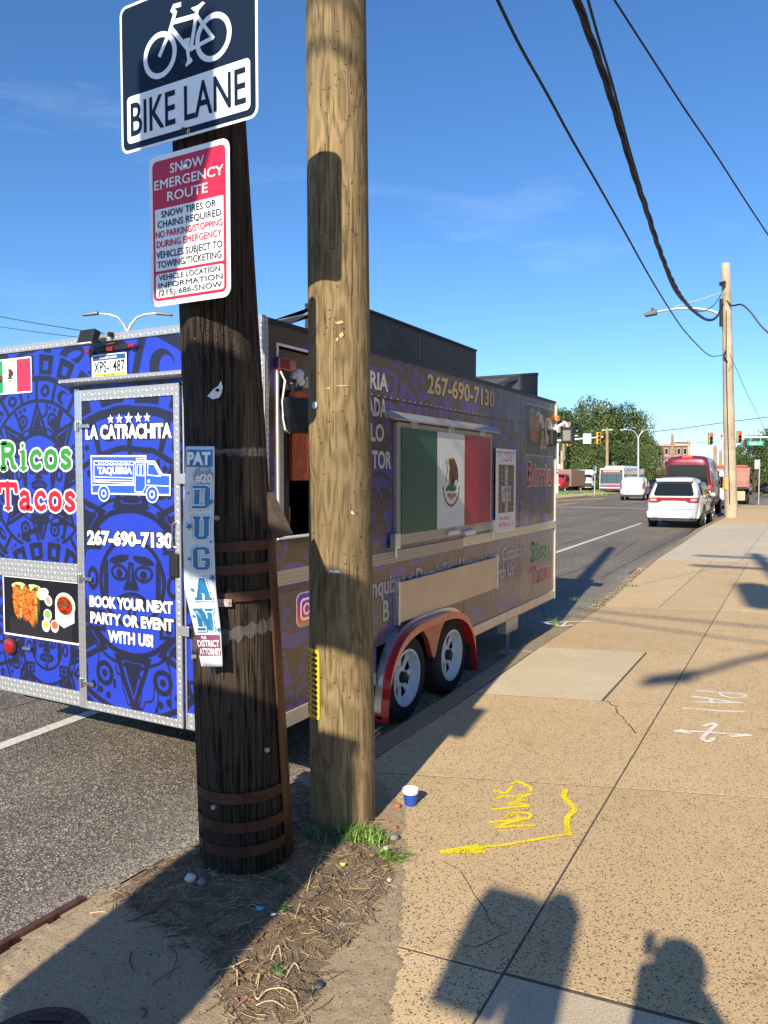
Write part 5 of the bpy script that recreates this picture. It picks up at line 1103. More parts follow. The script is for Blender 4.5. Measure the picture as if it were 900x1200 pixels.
q=MB().fbox(FS,7.715,8.66,1.87,2.389,.003,.0045); q.uv=uvr(7.715,8.66,1.87,2.389,1); q.build('photo_print',imgmat('dulled_taco_photo',food_image('food2',9),.4,.55,(.12,.09,.06),coat=.3),fp)  # food print mixed towards dark brown
M['dwhite']=mat('side_white_vinyl',(.50,.48,.46),.5); M['dred']=mat('side_red_vinyl',(.42,.06,.05),.45); M['dgreen']=mat('side_green_vinyl',(.06,.20,.07),.45); M['dgold']=mat('side_gold_vinyl',(.42,.30,.13),.45)  # duller copies of the rear vinyl colours, used on the side
text('267-690-7130',FS,5.36,6.79,2.287,2.425,.001,M['dgold'],tr,.03,.05,M['black'])
for bdy,z0,z1,e in (('RIA',2.235,2.345,4.72),('ADA',2.055,2.170,4.70),('LO',1.885,1.995,4.66),('TOR',1.700,1.812,4.765)):
    w=.088*len(bdy)*(.93 if 'I' in bdy else 1); text(bdy,FS,e-w,e,z0,z1,.001,M['dwhite'],tr,.035,.06,M['black'])
text('nquizas a Domicilio - Llamanos para Cotizacion',FS,4.50,7.745,.822,.945,.001,M['dwhite'],tr,.03,.05,M['black'])
text('B',FS,4.655,4.735,.630,.770,.001,M['dwhite'],tr,.03,.06,M['black']); text('with Us!',FS,6.83,7.40,.655,.772,.001,M['dwhite'],tr,.03,.05,M['black'])
slabword(FS,'Birria',7.76,8.63,1.550,1.775,.001,M['dred'],M['dwhite'],tr); slabword(FS,'Ricos',7.915,8.62,.728,.925,.001,M['dgreen'],M['dwhite'],tr); slabword(FS,'Tacos',7.915,8.63,.475,.670,.001,M['dred'],M['dwhite'],tr)
# round gradient camera icon low on the side
ig=MB().prism(FS,rect(3.62,3.83,.762,.965,.045),0,.001).build('camera_icon',M['dwhite'],tr)
def grad():
    m,nt,p=newmat('pink_orange_gradient'); t=nt.nodes.new('ShaderNodeTexCoord').outputs['Object']; s=nt.nodes.new('ShaderNodeSeparateXYZ'); lk(nt,t,s.inputs[0]); mr=nt.nodes.new('ShaderNodeMapRange'); lk(nt,s.outputs[2],mr.inputs[0]); mr.inputs[1].default_value=.76; mr.inputs[2].default_value=.965
    lk(nt,ramp(nt,mr.outputs[0],[(0,(.75,.35,.05)),(.35,(.7,.06,.12)),(.7,(.35,.03,.35)),(1,(.06,.06,.5))]),p.inputs['Base Color']); return m
poly2(FS,rect(3.628,3.822,.77,.957,.04),.001,'icon_field',grad(),ig,.001)
mb=MB(); stroke(mb,FS,rect(3.665,3.785,.805,.922,.03),.014,.002,.0006,True); stroke(mb,FS,circ(3.725,.863,.03,16),.012,.002,.0006,True); mb.build('icon_lines',M['white'],ig)
# folded counter shelf
shf=MB().fbox(FS,4.815,6.80,.592,.885,.022,.042).build('folded_shelf',mat('tan_reflecting_steel',(.58,.50,.40),.38,.65,var=.08,vs=2,bump=.04,bs=5),tr,bevel=.004)
MB().fbox(FS,4.805,4.830,.58,.895,.0,.048).build('shelf_bracket',M['alu'],shf,bevel=.003); MB().fbox(FS,6.785,6.81,.58,.89,.0,.048).build('shelf_bracket',M['alu'],shf,bevel=.003)
# wheels
WY=(4.965,5.775); WZ=ROADZ+.325; WR=.325
def wheel(parent,c,r,w,ax=(1,0,0),rim_r=None,name='wheel',rimm='white',spokes=8,n=32):
    ax=Vector(ax); rr=rim_r or r*.60; e=bpy.data.objects.new(name,None) if False else None
    ty=MB().lathe(c,ax,[(-w/2,rr),(-w/2,r*.90),(-w*.38,r*.985),(-w*.2,r),(w*.2,r),(w*.38,r*.985),(w/2,r*.90),(w*.48,r*.72),(w/2-.004,rr*1.02),(w*.3,rr)],n).build(name,M['rubber'],parent,smooth=True)
    rm=MB().lathe(c,ax,[(w*.38,rr*1.03),(w*.5,rr*1.03),(w*.5,rr*.95),(w*.2,rr*.90),(w*.12,rr*.86)],n)
    up=Vector((0,0,1)); sd_=ax.cross(up).normalized(); F=frame(Vector(c),sd_,up,ax)
    # spoke disc with slots
    for k in range(spokes):
        a=2*math.pi*k/spokes; da=math.pi/spokes*.36; P=[(rr*.3*math.cos(a-da*1.6),rr*.3*math.sin(a-da*1.6)),(rr*.93*math.cos(a-da),rr*.93*math.sin(a-da)),(rr*.93*math.cos(a+da),rr*.93*math.sin(a+da)),(rr*.3*math.cos(a+da*1.6),rr*.3*math.sin(a+da*1.6))]
        rm.prism(F,P,w*.12,w*.12+.012)
    rm.lathe(c,ax,[(w*.1,rr*.40),(w*.22,rr*.38),(w*.26,rr*.28),(w*.26,0)],16)
    rm.build('rim',M[rimm],ty,smooth=True,bevel=0)
    MB().lathe(c,ax,[(w*.2,rr*.22),(w*.42,rr*.2),(w*.45,rr*.15),(w*.45,0)],14).build('hub',M['darkmetal'],ty,smooth=True)
    MB().lathe(c,ax,[(w*.0,rr*.9),(w*.02,0)],16).build('brake_drum',M['darkmetal'],ty)
    return ty
M['wheelwhite']=mat('white_painted_steel',(.68,.70,.74),.4,var=.12,vs=14)
for y in WY: wheel(tr,(TX1-.065,y,WZ),WR,.20,rimm='wheelwhite',rim_r=.205); wheel(tr,(TX0+.12,y,WZ),WR,.20,ax=(-1,0,0),rimm='wheelwhite',rim_r=.205)
MB().box(TX0+.3,TX1-.17,4.3,6.4,.05,.2).box(TX0+.2,TX1-.3,3.4,8.7,.12,.22).build('chassis',M['darkmetal'],tr)
MB().box(TX0+.12,TX1-.12,4.95,4.98,WZ-.03,WZ+.03).box(TX0+.12,TX1-.12,5.76,5.79,WZ-.03,WZ+.03).build('axle',M['darkmetal'],tr)
# fender: arch with a dip between the wheels
fy=[4.525+i*(6.12-4.525)/48 for i in range(49)]; top=[];bot=[]
for y in fy:
    t=(y-5.3225)/.7975; zt=.02+.545*(1-abs(t)**3.4)**(1/2.2) if abs(t)<1 else .02; zt=max(zt,.02)
    zb=-.02
    for c in WY:
        d=abs(y-c)
        if d<.375: zb=max(zb,WZ+math.sqrt(.375**2-d*d))
    if WY[0]<y<WY[1]: zb=max(zb,.235)
    zb=min(zb,zt-.03); top.append(zt); bot.append(zb)
def fstrip(lo,hi,n0,n1,name,m,parent):
    mb=MB()
    for y,a,b in zip(fy,lo,hi): mb.v+= [tuple(FS(y,a,n0)),tuple(FS(y,a,n1)),tuple(FS(y,b,n1)),tuple(FS(y,b,n0))]
    for i in range(len(fy)-1):
        q=4*i
        for k in range(4): mb.f.append((q+k,q+(k+1)%4,q+4+(k+1)%4,q+4+k))
    mb.f+=[(0,1,2,3),tuple(4*(len(fy)-1)+k for k in (3,2,1,0))]
    return mb.build(name,m,parent,smooth=True)
fen=fstrip(bot,[max(a+.02,b-.05) for a,b in zip(bot,top)],.02,.060,'fender',mat('orange_red_fender_skin',(.42,.075,.03),.35,coat=.3),tr)
fstrip([b-.055 for b in top],[b for b in top],.0,.115,'fender_roll',mat('glossy_red_enamel',(.50,.012,.012),.15,coat=1),fen)
fstrip([b+.002 for b in top],[b+.030 for b in top],.0,.055,'fender_trim',M['alu'],fen)
MB().fbox(FS,6.075,6.12,-.02,.25,-.1,.075).build('mud_flap',M['rubber'],fen)
MB().fbox(FS,4.60,6.16,.02,.52,-.30,-.24).build('wheel_well',M['black'],tr)
MB().fbox(FS,7.23,7.58,.065,.235,-.12,-.02).build('jack_pad',M['aluw'],tr,bevel=.004); MB().tube([FS(7.4,.1,-.07),FS(7.4,ROADZ+.01,-.07)],.02,8).fbox(FS,7.33,7.47,ROADZ,ROADZ+.02,-.14,0).build('stabiliser',M['grey'],tr)
# roof: raised hood over the kitchen, struts, second hood
M['hood']=mat('dark_blue_black_sheet',(.022,.026,.034),.55,.1,var=.2,vs=4)
hd=MB().box(TX1-.30,TX1-.02,4.15,6.40,TZ1-.03,2.745).build('roof_hood',M['hood'],tr,bevel=.006)
MB().box(TX1-.30,TX1-.012,4.15,6.405,2.745,2.760).build('hood_rim',M['darkmetal'],hd,bevel=.003)
MB().hexa([(TX1-.10,3.46,2.50),(TX1-.04,3.46,2.50),(TX1-.04,3.60,2.50),(TX1-.10,3.60,2.50),(TX1-.10,4.13,2.70),(TX1-.04,4.13,2.70),(TX1-.04,4.15,2.755),(TX1-.10,4.15,2.755)]).build('strut',M['grey'],hd,bevel=.003)
for u in (5.27,): MB().fbox(FS,u-.003,u+.003,2.50,2.745,-.02,-.016).build('hood_seam',M['black'],hd)
h2=MB().box(TX1-1.55,TX1-.03,8.16,8.20,TZ1-.03,2.735).build('roof_board',M['hood'],tr,bevel=.004)
MB().box(TX1-1.55,TX1-.025,8.155,8.205,2.735,2.765).build('board_rim',M['darkmetal'],h2,bevel=.003)
MB().hexa([(TX1-.75,7.75,2.49),(TX1-.69,7.75,2.49),(TX1-.69,7.84,2.49),(TX1-.75,7.84,2.49),(TX1-.30,8.12,2.70),(TX1-.24,8.12,2.70),(TX1-.24,8.16,2.74),(TX1-.30,8.16,2.74)]).build('strut',M['hood'],h2,bevel=.003)
MB().box(TX1-.07,TX1-.03,7.35,8.16,TZ1-.02,2.52).build('side_gusset',M['hood'],h2)
# flood light and marker at the far end
k=MB().box(TX1-.0+.05,TX1+.19,8.83,8.93,2.02,2.21).build('flood_light',M['darkmetal'],tr,bevel=.012); k['label']='black square work light at the trailer far corner'
MB().box(TX1+.075,TX1+.165,8.824,8.832,2.05,2.17).build('lens',mat('dull_lens',(.22,.22,.20),.2),k)
MB().fbox(FS,8.68,8.78,2.14,2.20,.004,.06).tube([FS(8.72,2.20,.03),FS(8.85,2.26,.09),FS(8.88,2.2,.12)],.02,8).build('bracket',M['signwhite'],k,bevel=.01)
MB().fbox(FS,8.70,8.79,2.275,2.335,.006,.05).build('marker_light',M['amberlens'],tr,bevel=.01)
MB().fbox(FS,8.50,8.66,1.98,2.17,.006,.06).build('junction_box',M['darkmetal'],tr,bevel=.02)
# ------------------------------------------------------------------ vehicles
M['carwhite']=mat('white_car_paint',(.53,.54,.55),.3,coat=1); M['carred']=mat('maroon_van_paint',(.19,.018,.035),.35,.3,coat=.6); M['plasticblk']=mat('black_plastic',(.02,.02,.022),.6)
M['vglass']=mat('tinted_car_glass',(.010,.013,.016),.08,spec=.45); M['silver']=mat('silver_car_paint',(.30,.31,.33),.3,.5,coat=.8); M['headl']=mat('clear_lamp',(.75,.76,.78),.1,coat=1)
M['paintred']=mat('red_truck_paint',(.42,.03,.025),.35,coat=.6); M['salmon']=mat('faded_red_steel',(.36,.15,.11),.6,var=.3,vs=3); M['vblack']=mat('black_car_paint',(.012,.012,.014),.25,coat=1)
M['brakelit']=mat('lit_brake_lamp',(.5,.01,.01),.2,emit=(1,.06,.03),es=2.2)
def vframe(x,y,ang,z=ROADZ):  # local: u = across (right), v = up, w = forward along travel; facing away at ang=0
    f=Vector((-math.sin(ang),math.cos(ang),0)); r=Vector((math.cos(ang),math.sin(ang),0)); o=Vector((x,y,z))
    return lambda u,w,v: o+r*u+f*w+Vector((0,0,v))
def shell(F,st,name,m,parent,lean=0,nub=.0,subd=1,crown=.03):
    """st: stations (w, z_bottom, z_belt, z_top, half width, half roof width)"""
    mb=MB(); k=0; rings=[]
    zmax=max(s[3] for s in st)
    for i,(w,zb,zc,zt,hw,hr) in enumerate(st):
        hb=hw*.97; R_=[(0,zb),(hb*.8,zb),(hb,zb+.10),(hw,zb+(zc-zb)*.55),(hw*.985,zc),(hr+(hw-hr)*.15,zt-(zt-zc)*.14),(hr*.86,zt),(0,zt+crown*(1 if zt>zc+.2 else .5))]
        ring=[(u,z) for u,z in R_]+[(-u,z) for u,z in R_[-2:0:-1]]
        rings.append([F(u,w+lean*max(0,z-zc if i<3 else 0)*(1 if i<3 else 0),z) for u,z in ring])
    n=len(rings[0]); mb.v=[tuple(p) for r in rings for p in r]
    for i in range(len(rings)-1):
        for j in range(n): a=i*n+j;b=i*n+(j+1)%n; mb.f.append((a,b,b+n,a+n))
    for e,o in ((0,0),(len(rings)-1,(len(rings)-1)*n)):
        h=n//2
        for j in range(h): 
            q=[o+j,o+j+1,o+(n-j-1)%n,o+(n-j)%n]
            q=list(dict.fromkeys(q)); 
            if len(q)>2: mb.f.append(tuple(q))
    return mb.build(name,m,parent,smooth=True,subd=subd)
def sidepanel(F,pts,hwf,n,m,name,parent,side=1,th=.012):   # pts (w,z); hwf(z)->half width
    k=len(pts); vs=[F(side*(hwf(z)+n-th),w,z) for w,z in pts]+[F(side*(hwf(z)+n),w,z) for w,z in pts]
    return MB().add(vs,[tuple(range(k))[::-1],tuple(range(k,2*k))]+[(i,(i+1)%k,(i+1)%k+k,i+k) for i in range(k)]).build(name,m,parent)
def rearpanel(F,pts,wf,m,name,parent,th=.02,sgn=-1):     # pts (u,z); wf(z)->w of the surface
    k=len(pts); vs=[F(u,wf(z)-sgn*th,z) for u,z in pts]+[F(u,wf(z)+sgn*.012,z) for u,z in pts]
    return MB().add(vs,[tuple(range(k))[::-1],tuple(range(k,2*k))]+[(i,(i+1)%k,(i+1)%k+k,i+k) for i in range(k)]).build(name,m,parent)
def vwheels(F,ws,hw,r,parent,w=.24,rim='silver'):
    ax=(F(1,0,0)-F(0,0,0)).normalized()
    for wv in ws:
        for s_ in (1,-1): wheel(parent,F(s_*(hw-.10),wv,r),r,w,ax=ax*s_,rimm=rim,rim_r=r*.66,spokes=10,n=22)
# white SUV
def suv():
    ang=R(1.2); a=G(757,617,ROADZ); c=G(822,617,ROADZ); x=(-4.90-3.12)/2; y=27.7
    t=thing('parked_suv','white sport utility car with a wide red tail lamp bar behind the maroon van','car',(x,y,ROADZ)); F=vframe(x,y,ang)
    st=[(0,.36,.95,1.05,.78,.70),(.05,.30,1.02,1.12,.86,.74),(.30,.27,1.08,1.62,.885,.62),(.48,.27,1.08,1.71,.885,.645),(1.1,.25,1.06,1.745,.90,.665),(2.2,.25,1.03,1.74,.90,.665),(3.0,.25,1.01,1.60,.90,.64),(3.55,.25,1.0,1.12,.895,.66),(4.5,.26,.90,.98,.87,.70),(4.92,.34,.74,.80,.76,.60)]
    shell(F,st,'body',M['carwhite'],t)
    wf=lambda z: .02+max(0,z-1.03)*.40+max(0,.55-z)*.0
    rearpanel(F,[(-.60,1.13),(.60,1.13),(.64,1.18),(.555,1.50),(.50,1.53),(-.50,1.53),(-.555,1.50),(-.64,1.18)],lambda z:-.045+max(0,z-1.05)*.46,M['vglass'],'rear_window',t,.08)
    tb=rearpanel(F,[(-.80,.90),(-.50,.885),(-.36,.955),(.36,.955),(.50,.885),(.80,.90),(.82,1.04),(.45,1.055),(-.45,1.055),(-.82,1.04)],lambda z:-.012,M['redlens'],'tail_lamp_bar',t,.05)
    for s_ in (1,-1): rearpanel(F,[(s_*.55,.935),(s_*.76,.945),(s_*.765,1.0),(s_*.56,1.0)],lambda z:-.028,mat('pink_lamp_insert',(.75,.42,.42),.2),'lamp_insert',tb,.01)
    rearpanel(F,[(-.82,.36),(.82,.36),(.86,.52),(.84,.60),(-.84,.60),(-.86,.52)],lambda z:-.07,M['carwhite'],'bumper',t,.12)
    rearpanel(F,[(-.74,.26),(.74,.26),(.78,.36),(-.78,.36)],lambda z:-.05,M['plasticblk'],'diffuser',t,.1)
    rearpanel(F,[(-.66,.655),(.66,.655),(.66,.67),(-.66,.67)],lambda z:-.010,M['grey'],'tailgate_seam',t,.02)
    rearpanel(F,[(-.17,.80),(.17,.80),(.17,.90),(-.17,.90)],lambda z:-.012,mat('pale_plate',(.62,.60,.58),.5),'number_plate',t,.02)
    for s_ in (1,-1): MB().lathe(F(s_*.58,-.07,.37),F(0,-1,0)-F(0,0,0),[(0,.055),(.03,.055),(.03,.045),(-.02,.04),(-.02,0)],14).build('exhaust',M['darkmetal'],t,smooth=True)
    rearpanel(F,[(-.56,1.60),(.56,1.60),(.60,1.70),(-.60,1.70)],lambda z:.10,M['carwhite'],'spoiler',t,.22)
    hwf=lambda z: .893-.0*(z)-max(0,z-1.04)*.36
    for s_ in (1,-1):
        sidepanel(F,[(.55,1.13),(.95,1.13),(.95,1.52),(.72,1.52)],hwf,.03,M['vglass'],'side_window',t,s_,.06); sidepanel(F,[(1.0,1.13),(1.95,1.11),(1.95,1.58),(1.0,1.56)],hwf,.03,M['vglass'],'side_window',t,s_,.06); sidepanel(F,[(2.02,1.11),(3.2,1.09),(2.75,1.56),(2.02,1.58)],hwf,.03,M['vglass'],'side_window',t,s_,.06)
        for wv in (1.0,3.95):
            P=[(wv+.44*math.cos(a),.38+.44*math.sin(a)) for a in [math.pi*i/10 for i in range(11)]]; P=[(wv+.44,.26)]+P+[(wv-.44,.26)]; sidepanel(F,P,lambda z:.902,.004,M['plasticblk'],'wheel_arch',t,s_,.03)
        sidepanel(F,[(1.45,.42),(3.5,.42),(3.5,.52),(1.45,.50)],lambda z:.90,.012,M['plasticblk'],'sill',t,s_,.03)
        for wv in (1.2,2.25): MB().tube([F(s_*.90,wv,.93),F(s_*.93,wv+.05,.935),F(s_*.93,wv+.17,.935),F(s_*.90,wv+.2,.93)],.014,6).build('door_handle',M['carwhite'],t)
        MB().tube([F(s_*.60,.65,1.745),F(s_*.62,.8,1.80),F(s_*.62,2.4,1.80),F(s_*.60,2.6,1.76)],.016,6).build('roof_rail',M['plasticblk'],t)
        MB().lathe2(F(s_*1.0,2.95,1.10),.11,.07,.08,10,6).build('mirror',M['carwhite'],t,smooth=True)
    vwheels(F,(1.0,3.95),.90,.37,t,.25)
suv()
def redvan():
    y=35.2; x=(-5.60-3.56)/2; t=thing('high_roof_van','maroon high roof cargo van with its centre brake lamp lit beyond the white car','van',(x,y,ROADZ)); F=vframe(x,y,R(1.0))
    st=[(0,.45,1.45,2.35,.96,.86),(.06,.38,1.5,2.62,.99,.82),(.35,.35,1.5,2.66,1.0,.84),(2.5,.35,1.45,2.68,1.0,.84),(4.3,.35,1.4,2.62,1.0,.82),(4.7,.35,1.3,2.2,.99,.78),(5.3,.38,1.2,1.35,.95,.75),(5.9,.45,.95,1.05,.82,.65)]
    shell(F,st,'body',M['carred'],t)
    rw=rearpanel(F,[(-.84,1.35),(.84,1.35),(.80,2.18),(.72,2.26),(-.72,2.26),(-.80,2.18)],lambda z:-.03,M['vglass'],'rear_window',t,.04)
    MB().hexa([F(-.012,-.03,.45),F(.012,-.03,.45),F(.012,.05,.45),F(-.012,.05,.45),F(-.012,.015,2.52),F(.012,.015,2.52),F(.012,.1,2.52),F(-.012,.1,2.52)]).build('door_seam',M['plasticblk'],t)
    rearpanel(F,[(-.20,2.56),(.20,2.56),(.18,2.64),(-.18,2.64)],lambda z:.0,M['brakelit'],'centre_brake_lamp',t,.1)
    for s_ in (1,-1): 
        l=rearpanel(F,[(s_*.84,.95),(s_*.99,.95),(s_*.99,1.45),(s_*.86,1.45)],lambda z:-.015,M['redlens'],'tail_lamp',t,.08); rearpanel(F,[(s_*.87,1.05),(s_*.97,1.05),(s_*.97,1.15),(s_*.87,1.15)],lambda z:-.03,M['headl'],'reverse_lamp',l,.01)
    rearpanel(F,[(.86,1.24),(.97,1.24),(.97,1.38),(.86,1.38)],lambda z:-.032,M['brakelit'],'brake_lamp',t,.01)
    rearpanel(F,[(-.95,.40),(.95,.40),(.95,.60),(-.95,.60)],lambda z:-.08,M['plasticblk'],'bumper',t,.1)
    hwf=lambda z:1.0-max(0,z-1.45)*.13
    for s_ in (1,-1):
        sidepanel(F,[(4.05,1.35),(4.85,1.32),(4.55,2.0),(4.05,2.02)],hwf,.012,M['vglass'],'side_window',t,s_,.05); sidepanel(F,[(.3,.75),(4,.75),(4,.82),(.3,.82)],lambda z:1.0,.02,M['plasticblk'],'rub_strip',t,s_,.04)
        sidepanel(F,[(.5,1.35),(2.0,1.35),(2.0,2.0),(.5,2.0)],hwf,.008,M['carred'],'pressed_panel',t,s_,.03); sidepanel(F,[(2.2,1.35),(3.8,1.35),(3.8,2.0),(2.2,2.0)],hwf,.008,M['carred'],'pressed_panel',t,s_,.03)
        MB().box(0,0.001,0,0.001,0,0.001); MB().hexa([F(s_*1.02,4.6,1.3),F(s_*1.2,4.6,1.3),F(s_*1.2,4.7,1.3),F(s_*1.02,4.7,1.3),F(s_*1.02,4.6,1.6),F(s_*1.2,4.6,1.6),F(s_*1.2,4.7,1.6),F(s_*1.02,4.7,1.6)]).build('mirror',M['plasticblk'],t,bevel=.02)
    vwheels(F,(1.2,4.9),1.0,.36,t)
redvan()
def boxvan(name,label,cat,x,y,ang,W,L,H,m,group=None,rearwin=False,front=False,low=.3):
    t=thing(name,label,cat,(x,y,ROADZ),group); F=vframe(x,y,ang); hw=W/2
    st=[(0,low+.12,H*.5,H*.80,hw*.94,hw*.84),(.06,low+.04,H*.52,H*.96,hw*.985,hw*.84),(.4,low,H*.52,H*.99,hw,hw*.86),(L*.55,low,H*.5,H,hw,hw*.86),(L*.72,low,H*.5,H*.96,hw,hw*.83),(L*.84,low,H*.47,H*.58,hw*.98,hw*.75),(L*.97,low+.03,H*.4,H*.45,hw*.93,hw*.7),(L,low+.12,H*.33,H*.36,hw*.8,hw*.6)]
    shell(F,st,'body',m,t)
    return t,F
# white compact van driving away in the next lane
t,F=boxvan('compact_van','small white windowless van driving away in the middle lane before the bus','van',-11.05,56.8,R(4),1.72,4.3,1.72,M['carwhite'])
for s_ in (1,-1): rearpanel(F,[(s_*.70,.85),(s_*.82,.85),(s_*.82,1.25),(s_*.72,1.25)],lambda z:-.0,M['redlens'],'tail_lamp',t,.06)
rearpanel(F,[(-.80,.28),(.80,.28),(.80,.42),(-.80,.42)],lambda z:-.05,M['plasticblk'],'bumper',t,.1); rearpanel(F,[(-.008,.45),(.008,.45),(.008,1.5),(-.008,1.5)],lambda z:.0,M['grey'],'door_seam',t,.05); rearpanel(F,[(-.5,.60),(-.2,.60),(-.2,.70),(-.5,.70)],lambda z:-.002,mat('blue_plate',(.3,.3,.35),.5),'number_plate',t,.03)
sidepanel(F,[(2.4,.95),(3.2,.95),(2.95,1.4),(2.4,1.4)],lambda z:.86-max(0,z-.86)*.14,.02,M['vglass'],'side_window',t,1,.05)
vwheels(F,(.75,3.4),.86,.30,t,.2)
# bus coming towards us
def bus():
    x,y=-17.3,78.5; t=thing('city_bus','white city bus with a red and blue front band coming towards us under the trees','bus',(x,y,ROADZ)); F=vframe(x,y,math.pi+R(0)); # w forward is towards the camera
    F2=F; H=2.55; hw=1.22
    MB().hexa([F(-hw,-11,.28),F(hw,-11,.28),F(hw,0,.28),F(-hw,0,.28),F(-hw,-11,H),F(hw,-11,H),F(hw,-.12,H),F(-hw,-.12,H)]).build('body',M['carwhite'],t,bevel=.10)
    MB().hexa([F(-1.0,-9,H),F(1.0,-9,H),F(1.0,-1.2,H),F(-1.0,-1.2,H),F(-.9,-9,H+.25),F(.9,-9,H+.25),F(.9,-1.4,H+.22),F(-.9,-1.4,H+.22)]).build('roof_unit',M['signwhite'],t,bevel=.06)
    rp=lambda P,m,n,parent=t,o=.012: MB().add([F(u,.0+o-.05*(z/H),z) for u,z in P]+[F(u,o-.06-.05*(z/H),z) for u,z in P],[tuple(range(len(P))),tuple(range(len(P),2*len(P)))[::-1]]+[(i,(i+1)%len(P),(i+1)%len(P)+len(P),i+len(P)) for i in range(len(P))]).build(n,m,parent)
    ws=rp([(-1.10,.98),(1.10,.98),(1.08,2.02),(-1.08,2.02)],mat('bus_windscreen',(.035,.07,.09),.08,spec=.8),'windscreen',o=.02)
    for s_ in (-.5,.45): rp([(s_-.02,1.0),(s_+.02,1.0),(s_+.02,2.0),(s_-.02,2.0)],M['plasticblk'],'wiper',ws,.035)
    ds=rp([(-1.05,2.08),(1.05,2.08),(1.03,2.34),(-1.03,2.34)],M['vglass'],'destination_sign',o=.02); rp([(-.85,2.13),(.85,2.13),(.85,2.29),(-.85,2.29)],mat('amber_dot_display',(.5,.2,.12),.5,emit=(1,.35,.15),es=.5,var=.5,vs=9),'display',ds,.03)
    rp([(-1.12,.62),(1.12,.62),(1.12,.90),(-1.12,.90)],mat('bus_blue_band',(.10,.12,.28),.4),'front_band',o=.02); rp([(-.55,.66),(.55,.66),(.55,.86),(-.55,.86)],M['paintred'],'red_band',o=.03)
    rp([(-1.15,.28),(1.15,.28),(1.15,.50),(-1.15,.50)],M['plasticblk'],'bumper',o=.06)
    for s_ in (1,-1): rp([(s_*.75,.52),(s_*1.05,.52),(s_*1.05,.62),(s_*.75,.62)],M['headl'],'headlight',o=.05); MB().hexa([F(s_*1.28,-.1,1.5),F(s_*1.42,-.1,1.5),F(s_*1.42,0,1.5),F(s_*1.28,0,1.5),F(s_*1.28,-.1,1.95),F(s_*1.42,-.1,1.95),F(s_*1.42,0,1.95),F(s_*1.28,0,1.95)]).build('mirror',M['plasticblk'],t)
    for s_ in (1,-1):
        for i in range(6): a,b=-1.6-1.55*i,-1.6-1.55*i-1.42; MB().hexa([F(s_*(hw-.01),b,1.15),F(s_*(hw+.012),b,1.15),F(s_*(hw+.012),a,1.15),F(s_*(hw-.01),a,1.15),F(s_*(hw-.01),b,2.0),F(s_*(hw+.012),b,2.0),F(s_*(hw+.012),a,2.0),F(s_*(hw-.01),a,2.0)]).build('side_window',M['vglass'],t)
        MB().hexa([F(s_*(hw-.01),-10.9,2.1),F(s_*(hw+.012),-10.9,2.1),F(s_*(hw+.012),-.5,2.1),F(s_*(hw-.01),-.5,2.1),F(s_*(hw-.01),-10.9,2.2),F(s_*(hw+.012),-10.9,2.2),F(s_*(hw+.012),-.5,2.2),F(s_*(hw-.01),-.5,2.2)]).build('red_stripe',M['paintred'],t)
    vwheels(F,(-2.4,-8.2),1.2,.45,t,.28)
bus()
